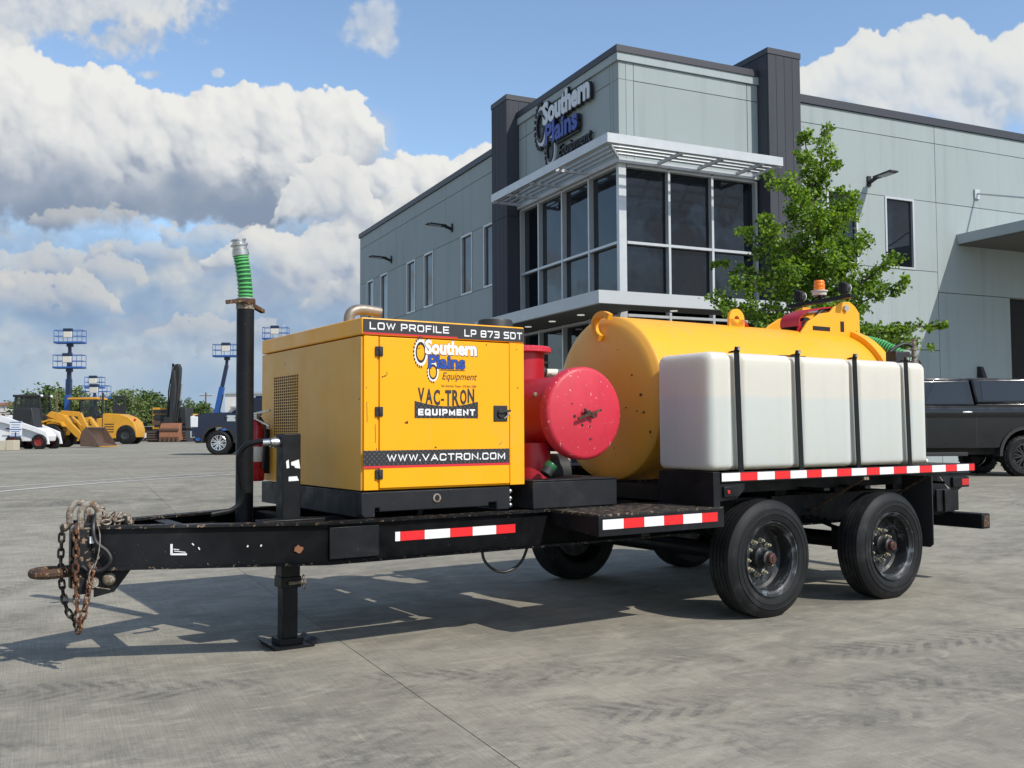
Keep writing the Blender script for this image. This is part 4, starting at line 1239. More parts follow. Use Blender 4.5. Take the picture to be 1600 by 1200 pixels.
def build_frame():
    yn, yf = .49, 1.80
    xb, xt = -2.86, -3.94          # bend and tip of the tongue
    yt_n, yt_f = 1.00, 1.29
    zb, zt = .520, .745
    for (y0, y1, s) in ((yn, yt_n, 1), (yf, yt_f, -1)):
        # web, top and bottom flanges, following the bend
        for (name, za, zb_, wo, wi) in (('rail_web', zb + .012, zt - .014, .0, .012), ('rail_flange', zt - .014, zt, -.025, .07), ('rail_flange', zb - .002, zb + .012, -.025, .07)):
            out = [(xt, y1), (xb, y0), (2.30, y0)]
            a = [Vector((x, y + s * wo, 0)) for x, y in out]; b = [Vector((x, y + s * wi, 0)) for x, y in out]
            m = MB()
            for i in range(2):
                q = [a[i], a[i + 1], b[i + 1], b[i]]
                m.hexa([p + Z3 * za for p in q], [p + Z3 * zb_ for p in q])
            tp(name, m, 'black' if name == 'rail_web' else 'flange')
    for x in (-3.5, -2.80, -1.5, -.40, .55, 1.3, 2.2):
        half = .66 if x > -2.9 else (.16 + (.655 - .16) * (x - xt) / (xb - xt)) - .02
        m = MB(); m.box(x - .04, x + .04, CY - half + .015, CY + half - .015, zb + .03, zt - .018); tp('crossmember', m, 'black_clean')
    m = MB(); m.box(-3.10, -2.60, .84, .95, .56, .738); tp('battery_bracket', m, 'black_clean', .006)
    # splice plate at the bend, rust patch and welded seam
    m = MB(); m.box(-2.85, -2.56, yn - .011, yn - .001, .545, .715); tp('splice_plate', m, 'black', .003)
    d = Vector((xt - xb, yt_n - yn, 0)).normalized(); nrm = Vector((d.y, -d.x, 0));  nrm = nrm if nrm.y < 0 else -nrm
    rng = random.Random(3)
    def on_tongue(x, y, z): return Vector((x, y, z))
    # torn white sticker in the shape of an L on the tongue
    def tongue_pt(px_, py_):      # point on the near tongue web
        w = TR_M @ Vector((xb, yn, 0)); nn = (TR_M.to_3x3() @ nrm)
        return loc_t(_on(px_, py_, w, nn, .003))
    TR_M = Matrix.Translation(TO) @ Matrix.Rotation(RZT, 4, 'Z')
    for (x0, y0, x1, y1, w) in ((268, 850, 268, 867, .012), (267, 866, 292, 866, .010), (272, 861, 290, 863, .004), (271, 858, 280, 859, .004), (300, 849, 303, 852, .006), (310, 855, 312, 859, .006), (386, 853, 388, 854, .010), (407, 852, 409, 853, .010)):
        a = tongue_pt(x0, y0); b = tongue_pt(x1, y1); m = MB(); m.bar(a, b, w, .0016, nrm); tp('sticker', m, 'white_print')
    m = MB(); c = tongue_pt(466, 858)
    e1 = d; 
    m.prism([(.03 * rng.uniform(.5, 1.0) * math.cos(t * .52), .026 * rng.uniform(.5, 1.0) * math.sin(t * .52)) for t in range(12)], c, e1, Z3, nrm * .0016); tp('rust_patch', m, 'orange_steel')
    # reflector tape on the near rail
    xs = [tony(x, 835, yn).x for x in (617, 625, 663, 703, 738, 775, 805)]
    tape(xs, .617, .668, yn, 'white')
    # hitch: drawbar face plate, ears, pintle eye, gussets
    m = MB(); m.box(-4.005, -3.945, CY - .15, CY - .085, .40, .76); tp('hitch_plate', m, 'flange', .004)
    m = MB(); m.box(-4.005, -3.945, CY + .085, CY + .15, .40, .76); tp('hitch_plate', m, 'flange', .004)
    m = MB(); m.box(-3.944, -3.925, CY - .15, CY + .15, .42, .75)
    tp('hitch_plate', m, 'flange', .004)
    m = MB(); m.hexa([(-3.945, CY - .08, .43), (-3.80, CY - .08, .43), (-3.80, CY + .08, .43), (-3.945, CY + .08, .43)], [(-3.945, CY - .08, .80), (-3.72, CY - .10, .76), (-3.72, CY + .10, .76), (-3.945, CY + .08, .80)]); tp('hitch_block', m, 'rust', .01)
    for y in (CY - .145, CY + .145):
        m = MB(); m.prism([(-3.93, .52), (-3.74, .52), (-3.83, .40), (-3.93, .38)], (0, y - .006, 0), X3, Z3, (0, .012, 0)); tp('gusset', m, 'black_clean')
    for z in (.66, .52):
        for y in (CY - .12,):
            m = MB(); m.box(-3.958, -3.935, y - .055, y - .03, z, z + .035); tp('plate_edge', m, 'white_print')
    m = MB(); N = 28
    m.tube([(-4.125 + .072 * math.cos(2 * PI * k / N), CY + .072 * math.sin(2 * PI * k / N), .505) for k in range(N)], .026, 10, closed=True)
    m.cyl((-4.06, CY, .505), (-3.94, CY, .505), .032, n=12); tp('lunette_eye', m, 'rust')
    m = MB(); m.cyl((-3.94, CY - .17, .46), (-3.94, CY + .17, .46), .030, n=12); m.sphere((-3.86, CY - .16, .47), .035, 10, 6); tp('hitch_bolt', m, 'galv')
    # shackles standing on the tongue head
    for (y, x) in ((CY - .15, -3.955), (CY - .02, -3.985)):
        pts = [(x, y - .030, .735), (x, y - .036, .80), (x + .004, y - .030, .842), (x + .01, y, .862), (x + .016, y + .03, .842), (x + .02, y + .036, .80), (x + .02, y + .030, .735)]
        pts = [(x + .045 * math.cos(a), y + .012, .80 + .062 * math.sin(a)) for a in [PI * k / 10 for k in range(11)]]
        pts = [(x + .040, y + .012, .735)] + pts + [(x - .040, y + .012, .735)]
        m = MB(); m.tube(pts, .017, 10); m.cyl((x - .065, y + .012, .735), (x + .065, y + .012, .735), .014, n=8); m.sphere((x - .068, y + .012, .735), .024, 8, 6); tp('shackle', m, 'galv')
    # brake hose and tripping wire
    m = MB(); m.tube(smooth_path([tony(152, 798, CY - .10), tony(146, 822, CY - .17), tony(150, 846, CY - .19), tony(168, 862, CY - .21), tony(173, 877, CY - .22), tony(160, 890, CY - .20), tony(140, 891, CY - .18), tony(128, 884, CY - .17)], 6), .011, 8); tp('brake_hose', m, 'hose_black')
    m = MB(); m.tube(smooth_path([tony(148, 806, CY - .13), tony(156, 835, CY - .20), tony(154, 865, CY - .21), tony(147, 888, CY - .2)], 6), .003, 6); tp('trip_wire', m, 'galv')
    m = MB(); m.tube(smooth_path([(-3.90, CY - .17, .60), (-3.96, CY - .2, .52), (-3.95, CY - .2, .45), (-3.86, CY - .19, .42)], 6), .003, 6); tp('trip_wire', m, 'galv')
    # sagging cable under the near rail
    m = MB(); m.tube(smooth_path([(-1.81, .62, .53), (-1.80, .61, .45), (-1.73, .60, .385), (-1.64, .60, .372), (-1.54, .60, .42), (-1.475, .61, .53)], 6), .009, 8); tp('cable', m, 'hose_black')


def build_jack():
    x, y = -2.875, 1.03
    m = MB(); m.box(x - .055, x + .055, y - .055, y + .055, .34, 1.218); j = tp('jack', m, 'black', .006)
    m = MB(); m.box(x - .045, x + .045, y - .045, y + .045, .02, .34); tp('inner_leg', m, 'black_clean', .005, j)
    m = MB(); m.box(x - .06, x + .06, y - .06, y + .06, .335, .40); tp('collar', m, 'black_clean', .005, j)
    m = MB()
    m.box(x - .12, x + .12, y - .12, y + .12, .004, .016)
    m.hexa([(x - .12, y - .12, .016), (x - .105, y - .12, .016), (x - .105, y + .12, .016), (x - .12, y + .12, .016)], [(x - .15, y - .125, .04), (x - .14, y - .125, .04), (x - .14, y + .125, .04), (x - .15, y + .125, .04)])
    m.hexa([(x + .105, y - .12, .016), (x + .12, y - .12, .016), (x + .12, y + .12, .016), (x + .105, y + .12, .016)], [(x + .14, y - .125, .04), (x + .15, y - .125, .04), (x + .15, y + .125, .04), (x + .14, y + .125, .04)])
    m.box(x - .07, x + .07, y - .07, y + .07, .016, .05)
    tp('foot_plate', m, 'black', .002, j)
    for z in (.10, .185, .27):
        m = MB(); m.cyl((x, y - .0465, z), (x, y - .044, z), .011, n=12); tp('pin_hole', m, 'dark_void', 0, j)
    m = MB(); m.cyl((x - .02, y - .075, .365), (x + .085, y - .06, .365), .010, n=8); m.tube([(x + .075, y - .06 + .03 * math.cos(k * .5), .365 + .04 * math.sin(k * .5)) for k in range(13)], .004, 6); tp('lock_pin', m, 'galv', 0, j)
    # torn stickers
    for poly in ([(447, 721), (451, 718), (452, 731), (448, 732)], [(455, 722), (467, 718), (469, 732), (461, 731), (460, 728), (455, 727)], [(451, 745), (464, 744), (467, 751), (451, 752)]):
        pts = [tony(a, b, y - .0565) for a, b in poly]; m = MB(); m.prism([(p.x, p.z) for p in pts], (0, y - .0555, 0), X3, Z3, (0, -.0015, 0)); tp('sticker', m, 'white_print', 0, j)
    # bent crank handle on the post's side
    P = [tony(a, b, c) for a, b, c in ((437, 687, 1.03), (424, 688, 1.04), (405, 690, 1.06), (388, 694, 1.08), (376, 705, 1.10), (373, 722, 1.12), (375, 745, 1.14), (379, 765, 1.15), (376, 785, 1.16), (362, 797, 1.16), (345, 801, 1.16), (330, 804, 1.16))]
    m = MB(); m.tube(smooth_path(P, 5), .0155, 10); tp('crank_handle', m, 'black_clean', 0, j)
    m = MB(); m.cyl((x - .055, y, 1.168), (x - .11, y, 1.168), .026, n=12); m.cyl((x - .11, y, 1.168), (x - .15, y + .01, 1.166), .020, n=12); m.cyl((x - .078, y, 1.168), (x - .092, y, 1.168), .031, n=12); tp('crank_socket', m, 'steel', 0, j)


def build_pipe():
    x, y = -2.985, 1.48
    m = MB(); m.cyl((x, y, .60), (x - .003, y, 2.00), .053, n=28); p = tp('hose_mast', m, 'black')
    m = MB(); m.cyl((x - .003, y, 1.985), (x - .003, y, 2.02), .056, n=24); tp('mast_collar', m, 'galv', 0, p)
    m = MB(); m.bar((x - .02, y - .06, 2.035), tony(353, 472, 1.44), .032, .022); m.bar((x - .03, y - .06, 2.03), tony(411, 487, 1.50), .032, .022); m.cyl((x - .003, y, 2.02), (x - .003, y, 2.048), .060, n=20); tp('carry_handle', m, 'rust', 0, p)
    path = smooth_path([(x - .003, y, 2.045), (x - .006, y, 2.12), (x - .018, y, 2.22), (x - .032, y, 2.30), (x - .038, y, 2.335)], 8)
    m = MB(); m.tube(path, .042, 20); h = tp('green_hose', m, 'green_hose', 0)
    # rings of the corrugated hose
    L = len(path) - 1; m = MB()
    for i in range(15):
        t = (i + .7) / 15 * L; k = min(int(t), L - 1); c = path[k].lerp(path[k + 1], t - k); a = (path[k + 1] - path[k]).normalized()
        m.lathe([(.041, -.006), (.047, -.004), (.047, .004), (.041, .006)], c, a, 20)
    tp('hose_rib', m, 'green_rib', 0, h)
    for t in (0.0, .92):
        k = int(t * L); c = path[k]; a = (path[k + 1] - path[k]).normalized(); m = MB(); m.lathe([(.043, -.012), (.051, -.010), (.051, .010), (.043, .012)], c, a, 20); tp('hose_clamp', m, 'steel', 0, h)
    a = (path[-1] - path[-2]).normalized(); m = MB()
    m.lathe([(.001, 0), (.050, 0), (.050, .025), (.044, .03), (.044, .048), (.053, .052), (.053, .062), (.040, .066), (.040, .08), (.047, .084), (.047, .092), (.001, .092)], path[-1] - a * .01, a, 24); tp('cam_coupling', m, 'steel', 0, h)


def build_engine_box():
    x0, x1, y0, y1, z0, zs, z1 = -2.632, -1.545, .55, 2.19, .898, 1.767, 1.866
    # skid with fork pockets
    m = MB()
    m.prism([(x0, .89), (x0, .765), (x0 + .02, .747), (x0 + .085, .747), (x0 + .085, .80), (x0 + .11, .80), (x0 + .11, .777), (-1.80, .777), (-1.80, .80), (-1.745, .80), (-1.745, .752), (-1.655, .752), (-1.648, .765), (-1.648, .89)], (0, y0 + .005, 0), X3, Z3, (0, .06, 0))
    m.box(x0, x0 + .06, y0 + .065, y1, .747, .89); m.box(-1.70, -1.648, y0 + .065, y1, .752, .889); m.box(x0 + .06, -1.70, y0 + .4, y1 - .05, .76, .885)
    sk = tp('engine_skid', m, 'skid', .006)
    a = tony(683, 778, y0)
    m = MB(); m.lathe([(.017, 0), (.026, -.003), (.026, .004), (.017, .004)], (a.x, y0 + .003, a.z), (0, -1, 0), 20); tp('pocket_ring', m, 'galv', 0, sk)
    m = MB(); m.cyl((a.x, y0 + .0035, a.z), (a.x, y0 + .0015, a.z), .017, n=16); tp('pocket_hole', m, 'dark_void', 0, sk)
    for z in (.775, .815, .86):
        m = MB(); m.sphere((-1.635, y0 + .03, z), .017, 8, 6); tp('clamp', m, 'steel', 0, sk)
    # lower body (front, back, near frame), lid on top
    m = MB(); gy0, gy1, gz0, gz1 = 1.51, 1.957, 1.185, 1.598
    m.box(x0 + .004, x1, y0 + .01, y1, z0, zs - .004)
    bx = tp('engine_enclosure', m, 'yellow', .010, seg=3)
    # front sheet with the grille opening
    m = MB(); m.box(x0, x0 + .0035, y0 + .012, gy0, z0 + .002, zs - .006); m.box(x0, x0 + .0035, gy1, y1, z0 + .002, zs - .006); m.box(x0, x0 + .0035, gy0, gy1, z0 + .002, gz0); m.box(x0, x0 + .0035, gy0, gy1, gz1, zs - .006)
    tp('front_sheet', m, 'yellow_shaded', 0, bx, smooth=None)
    m = MB(); m.box(x0 + .0015, x0 + .003, gy0, gy1, gz0, gz1); tp('grille_void', m, 'dark_void', 0, bx, smooth=None)
    m = MB(); ny, nz = 12, 22
    for i in range(ny + 1):
        y = gy0 + (gy1 - gy0) * i / ny; m.box(x0 - .0005, x0 + .001, y - .0050, y + .0050, gz0, gz1)
    for i in range(nz + 1):
        z = gz0 + (gz1 - gz0) * i / nz; m.box(x0 - .0008, x0 + .0008, gy0, gy1, z - .0026, z + .0026)
    tp('grille', m, 'yellow_shaded', 0, bx, smooth=None)
    m = MB(); m.box(x0 - .003, x1 + .003, y0 - .003, y1 + .003, zs + .002, z1); lid = tp('lid', m, 'yellow', .008, bx, seg=3)
    # near door and the fixed strips beside it
    m = MB(); m.box(x0 + .012, -2.531, y0 - .001, y0 + .01, z0 + .002, zs - .004); tp('side_post', m, 'yellow', .002, bx)
    m = MB(); m.box(-1.652, x1 - .002, y0 - .004, y0 + .01, z0 + .002, zs - .002); tp('side_post', m, 'yellow', .002, bx)
    m = MB(); m.box(-2.526, -1.657, y0 - .006, y0 + .01, z0 + .012, zs - .006); tp('door', m, 'yellow', .003, bx)
    for z in (1.678, 1.339, .988):
        m = MB(); m.box(-2.553, -2.508, y0 - .014, y0 - .002, z - .027, z + .027); m.cyl((-2.530, y0 - .016, z - .027), (-2.530, y0 - .016, z + .027), .007, n=8)
        m.box(-2.547, -2.538, y0 - .018, y0 - .012, z + .008, z + .016); m.box(-2.520, -2.512, y0 - .018, y0 - .012, z - .016, z - .008); tp('hinge', m, 'black_plastic', .003, bx)
    hz = 1.333
    m = MB(); m.box(-1.772, -1.674, y0 - .012, y0 - .005, hz - .048, hz + .048); tp('latch', m, 'black_plastic', .004, bx)
    m = MB(); m.cyl((-1.723, y0 - .012, hz), (-1.723, y0 - .022, hz), .026, n=16); m.bar((-1.745, y0 - .024, hz + .006), (-1.664, y0 - .030, hz + .018), .016, .012); tp('latch_handle', m, 'black_plastic', .002, bx)
    m = MB(); m.tube([(-1.70, y0 - .015, hz - .03), (-1.675, y0 - .03, hz - .005), (-1.668, y0 - .02, hz + .02)], .005, 6); tp('padlock', m, 'steel', 0, bx)
    for (xa, za, xb, zb) in ((573, 628, 573.5, 660), (586, 662, 586.5, 692), (572, 604, 573, 607), (588, 700, 588.4, 706), (779, 695, 783, 691)):
        a = tony(xa, za, y0); b = tony(xb, zb, y0); m = MB(); m.bar((a.x, y0 - .0012 if a.x < -2.53 else y0 - .0062, a.z), (b.x, y0 - .0012 if a.x < -2.53 else y0 - .0062, b.z), .0035, .0012, (0, 1, 0)); tp('scratch', m, 'rust', 0, bx)
    # prints
    yl = y0 - .003
    def strip(name, xa, xb, za, zb, mat, y=yl, th=.0012, par=bx):
        m = MB(); m.box(xa, xb, y - th, y - .0002, za, zb); return tp(name, m, mat, 0, par, smooth=None)
    strip('upper_band', x0 + .004, x1 - .002, 1.783, 1.858, 'dark_print'); strip('band_stripe', x0 + .004, -2.02, 1.774, 1.783, 'red_print'); strip('band_stripe', -2.02, x1 - .002, 1.774, 1.783, 'dark_print')
    e = lambda a, b: tony(a, b, y0)
    yq = yl - .0012
    a = e(577, 521); b = e(701, 506); block_text('lettering', 'LOW PROFILE', M['white_print'], bx, (a.x, yq, 1.800), X3, Z3, b.x - a.x, .041)
    a = e(725, 530); b = e(815, 520); block_text('lettering', 'LP 873 SDT', M['white_print'], bx, (a.x, yq, 1.789), X3, Z3, b.x - a.x, .043)
    yl = y0 - .0062; yq = yl - .0012
    strip('lower_band', x0 + .006, -1.660, 1.035, 1.121, 'plate', yl); strip('band_stripe', x0 + .006, -1.660, 1.022, 1.035, 'red_print', yl)
    a = e(604, 720); b = e(788, 712); block_text('lettering', 'WWW.VACTRON.COM', M['white_print'], bx, (a.x, yq, 1.057), X3, Z3, b.x - a.x, .041)
    # dealer logo
    a = e(645, 600); b = e(745, 600); lg = strip('logo', a.x + .12, b.x - .15, 1.60, 1.602, 'blue_print', yl)
    logo(lg, (a.x, yl, 1.478), X3, Z3, b.x - a.x, .0010, M['white_print'], M['blue_print'], M['black_print'])
    # maker's block: dark plate with a curved top, arched word above
    a = e(647, 654); b = e(746, 652); W = b.x - a.x; zb0 = 1.303; zb1 = 1.403
    top = [(W * (1 - i / 16), (.100 - .030 * math.sin(PI * i / 16) ** .9)) for i in range(17)]
    m = MB(); m.prism([(0, 0), (W, 0)] + top, (a.x, yl - .0003, zb0), X3, Z3, (0, -.0009, 0)); tp('maker_plate', m, 'plate', 0, bx, smooth=None)
    block_text('lettering', 'EQUIPMENT', M['white_print'], bx, (a.x + .022, yq, zb0 + .016), X3, Z3, W - .044, .038, stroke=.26, gap=.22, cell=.62)
    ww = [.125, .135, .125, .07, .12, .135, .13, .135]; x = .018; word = 'VAC-TRON'; tw = W - .03
    for ch, wl in zip(word, ww):
        cw = wl * tw; xm = (x + cw / 2) / W; dip = math.sin(PI * xm)
        zb = 1.404 - .030 * dip; zt = 1.484 - .016 * dip
        lo, hi = (zb, zt) if ch != '-' else (zb + .030, zb + .042)
        text('lettering', ch, M['dark_print'], bx, (a.x + x + .003, yl - .0004, lo), X3, Z3, cw - .007, hi - lo, .0011, .034 if ch != '-' else 0)
        x += cw
    # exhaust elbow and rear air cleaner on the roof
    P = [tony(545, 507, 1.1), tony(546, 494, 1.1), tony(553, 486, 1.1), tony(567, 484, 1.1), tony(594, 488, 1.1)]
    P = [Vector((P[0].x, 1.1, 1.86))] + P[1:]
    m = MB(); m.tube(smooth_path(P, 6), .033, 16, caps=False); m.tube(smooth_path([q for q in P], 6)[::-1], .029, 16, caps=False); tp('exhaust_pipe', m, 'dull_steel')
    m = MB(); m.lathe([(.05, 0), (.05, .02), (.036, .02), (.036, 0)], (P[0].x, 1.1, 1.862), (0, 0, 1), 20, True); tp('exhaust_flange', m, 'yellow')
    m = MB(); m.lathe([(.001, 0), (.125, 0), (.125, .86), (.118, .875), (.001, .88)], (-1.20, 1.42, 1.14), (0, 0, 1), 32); tp('air_cleaner', m, 'mach_grey')
    m = MB(); m.lathe([(.126, 0), (.130, .003), (.130, .02), (.126, .023)], (-1.20, 1.42, 1.90), (0, 0, 1), 32); tp('band_clamp', m, 'steel')


def build_separator():
    c = Vector((-1.105, .50, 1.338))
    m = MB(); m.lathe([(.248, .06), (.248, 1.10), (.20, 1.16), (.001, 1.18)], c, (0, 1, 0), 48); s = tp('filter_housing', m, 'red')
    m = MB(); m.lathe([(.001, -.002), (.270, 0), (.289, .008), (.297, .022), (.297, .085), (.288, .092), (.25, .092)], c, (0, 1, 0), 56); cap = tp('housing_cap', m, 'red_cap', 0, s, smooth=50)
    m = MB(); q = c + Vector((.0, -.004, .0))
    m.cyl(q, q + Vector((0, -.035, 0)), .018, n=12); m.bar(q + Vector((-.085, -.028, -.035)), q + Vector((.10, -.028, .020)), .014, .014); m.bar(q + Vector((-.03, -.022, .025)), q + Vector((.05, -.022, -.03)), .012, .012); tp('wing_handle', m, 'rust', 0, s)
    for (dx, dz, w) in ((-.03, -.075, .018), (.03, -.085, .012), (.035, -.165, .014), (-.09, -.02, .02), (-.11, .06, .010)):
        m = MB(); m.cyl(q + Vector((dx, .002, dz)), q + Vector((dx, -.0005, dz)), w / 2, n=7); tp('paint_chip', m, 'black_print', 0, s)
    for (x, z) in ((-.20, .12), (-.15, .115)):
        m = MB(); m.box(c.x + x - .02, c.x + x + .035, c.y + .16, c.y + .19, c.z + z + .08, c.z + z + .12) if False else m.sphere(c + Vector((x * 1.08, .25, z)), .018, 8, 6); tp('latch_lug', m, 'galv', 0, s)
    # vertical relief stack with a flanged lid and elbow
    k = Vector((-.955, 1.45, 0))
    m = MB(); m.cyl(k + Z3 * .76, k + Z3 * 1.79, .165, n=36); st = tp('cyclone_body', m, 'red')
    m = MB(); m.lathe([(.001, .04), (.20, .04), (.215, .03), (.215, 0), (.20, -.006), (.165, -.006)], k + Z3 * 1.795, (0, 0, 1), 40); tp('cyclone_lid', m, 'red_cap', 0, st)
    m = MB(); m.tube([k + Vector((-.50 + .40 * math.sin(a), -.16, 1.28 + .40 * math.cos(a))) for a in [PI / 2 * i / 10 for i in range(11)]], .085, 18); tp('inlet_elbow', m, 'red', 0, st)
    m = MB(); m.cyl((-1.33, .78, .76), (-1.33, .78, 1.15), .12, n=28); tp('housing_leg', m, 'red')
    m = MB(); m.cyl((-1.38, .56, .955), (-1.345, .56, 1.0), .038, n=16); d = tp('drain_pipe', m, 'black_plastic')
    m = MB(); m.lathe([(.001, .032), (.034, .03), (.040, .02), (.040, -.01), (.034, -.012)], (-1.345, .56, 1.0), (.5, -.3, .75), 18); tp('drain_cap', m, 'green_hose', 0, d)
    m = MB(); m.cyl((-1.02, 1.62, 1.665), (-.40, 1.62, 1.672), .030, n=14); p = tp('pvc_pipe', m, 'pvc')
    m = MB(); m.sphere((-.655, 1.62, 1.675), .045, 10, 8); m.cyl((-.655, 1.62, 1.69), (-.655, 1.62, 1.74), .018, n=8); m.bar((-.68, 1.60, 1.745), (-.60, 1.60, 1.745), .02, .012); tp('ball_valve', m, 'black_plastic', 0, p)
    # battery box beside it
    m = MB(); m.box(-1.52, -.86, .495, .95, .748, .915); bt = tp('battery_box', m, 'skid', .006)
    m = MB(); m.box(-1.525, -.855, .490, .955, .9155, .924); tp('box_lid', m, 'skid', .003, bt)
    m = MB(); m.box(-1.30, -1.05, .95, 1.40, .76, 1.02); m.cyl((-1.12, 1.1, .94), (-.86, 1.1, .94), .13, n=24); tp('vacuum_pump', m, 'mach_grey', .01)
    m = MB(); m.box(-.95, -.62, 1.30, 1.62, .76, 1.10); tp('pump_base', m, 'cream', .01)


def build_decks():
    # low step deck at the camera side
    x0, x1 = -1.405, -.40
    m = MB(); m.box(x0, x1, .004, .458, .728, .743); tp('step_deck', m, 'deck', .002)
    m = MB(); m.box(x0, x1, .000, .012, .616, .7275); tp('step_edge', m, 'black', .002)
    m = MB(); m.prism([(.013, .616), (.013, .7275), (.47, .7275), (.47, .655), (.30, .64)], (x0, 0, 0), Y3, Z3, (.012, 0, 0)); tp('step_end', m, 'black', .001)
    tape([tony(x, 812, 0).x for x in (941.2, 974, 1006, 1037, 1067, 1096.5, 1121)], .655, .712, 0, 'white')
    m = MB(); m.box(-1.0, -.93, .10, .17, .585, .617); tp('light_stub', m, 'black_clean')
    for x in (-1.2, -.8):
        m = MB(); m.box(x, x + .04, .012, .49, .62, .70); tp('step_bearer', m, 'black_clean')
    # raised rear deck
    m = MB(); m.box(-.42, 2.345, 0.004, .56, .930, .955); tp('rear_deck', m, 'deck', .002)
    m = MB(); m.box(-.42, 2.345, 1.73, 2.288, .930, .955); tp('rear_deck', m, 'deck', .002)
    m = MB(); m.box(.10, 2.345, .57, 1.72, .82, .845); tp('deck_floor', m, 'deck', .002)
    m = MB(); m.box(-.42, 2.345, 0.0, .010, .893, .9585); tp('deck_edge', m, 'black', .002)
    tape([tony(1000 + q / 2.5, 737, 0).x for q in (318, 390, 457, 525, 586, 650, 708, 768, 825, 884, 935, 990, 1041, 1091, 1140, 1193, 1237, 1284, 1306)], .902, .953, 0, 'white')
    m = MB(); m.box(-.482, -.425, .006, .515, .715, .962); tp('bulkhead', m, 'black', .003)
    m = MB(); m.box(-.425, -.36, .53, 2.284, .75, .86); tp('deck_header', m, 'black_clean', .003)
    for y in (.30, .50, 1.74, 1.95):
        m = MB(); m.box(-.40, 2.33, y, y + .05, .80, .928); tp('deck_beam', m, 'black_clean')
    for x in (-.30, .65, 1.1, 2.1):
        m = MB(); m.box(x, x + .06, .075, 2.23, .80, .818); tp('deck_joist', m, 'black_clean')
    for (x, y0, y1) in ((-.05, .49, .56), (.62, .49, .56), (1.28, .49, .56), (2.0, .49, .56), (-.05, 1.75, 1.80), (2.0, 1.75, 1.80)):
        m = MB(); m.box(x, x + .12, y0, y1, .745, .80); tp('deck_riser', m, 'black_clean')
    # side marker at the front of the rear deck
    m = MB(); m.prism([(-.43, .885), (-.20, .885), (-.20, .845), (-.27, .79), (-.43, .775)], (0, .012, 0), X3, Z3, (0, .006, 0)); mk = tp('marker_bracket', m, 'black')
    m = MB(); m.box(-.40, -.27, -.006, .011, .80, .87); tp('marker_housing', m, 'black_clean', .006, mk)
    m = MB(); m.cyl((-.365, -.007, .835), (-.365, -.012, .835), .012, n=12); tp('marker_lamp', m, 'lens_red', 0, mk)
    # braces under the deck
    for xa in (1.02, 1.80):
        m = MB(); m.bar((xa, .03, .875), (xa - .02, .60, .56), .022, .014); tp('deck_brace', m, 'rust')
    m = MB(); m.box(.99, 1.04, -.002, .008, .868, .888); tp('brace_tab', m, 'galv')
    # rear: lamp bracket, hanger plates, bumper tube, mud flaps
    m = MB(); m.prism([(1.93, .885), (2.30, .885), (2.26, .79), (2.13, .735), (2.02, .80)], (0, .03, 0), X3, Z3, (0, .008, 0)); rb = tp('lamp_bracket', m, 'skid')
    m = MB(); m.box(2.07, 2.28, .005, .029, .775, .855); tp('tail_lamp', m, 'black_clean', .006, rb)
    m = MB(); m.box(2.18, 2.27, .002, .006, .79, .84); tp('lamp_lens', m, 'lens_red', .002, rb)
    for y in (.38, 1.85):
        m = MB(); m.prism([(2.18, .89), (2.40, .89), (2.66, .66), (2.66, .54), (2.45, .52), (2.18, .56)], (0, y, 0), X3, Z3, (0, .014, 0)); tp('bumper_hanger', m, 'black_clean')
    m = MB(); m.box(2.55, 2.66, .07, 2.22, .425, .545); bp = tp('rear_bumper', m, 'black', .008)
    m = MB(); m.box(2.565, 2.645, .066, .0705, .44, .53); tp('tube_end', m, 'rust', 0, bp)
    m = MB(); m.box(2.38, 2.46, .28, .34, .555, .735); m.box(2.30, 2.60, .30, .32, .56, .74); tp('hanger_plate', m, 'black', .006)
    for y0 in (.01, 2.03):
        m = MB(); m.prism([(y0, .87), (y0 + .26, .87), (y0 + .26, .36), (y0 + .24, .335), (y0 + .03, .335), (y0, .36)], (1.80, 0, 0), Y3, Z3, (.010, 0, 0)); tp('mud_flap', m, 'black_plastic', .002)


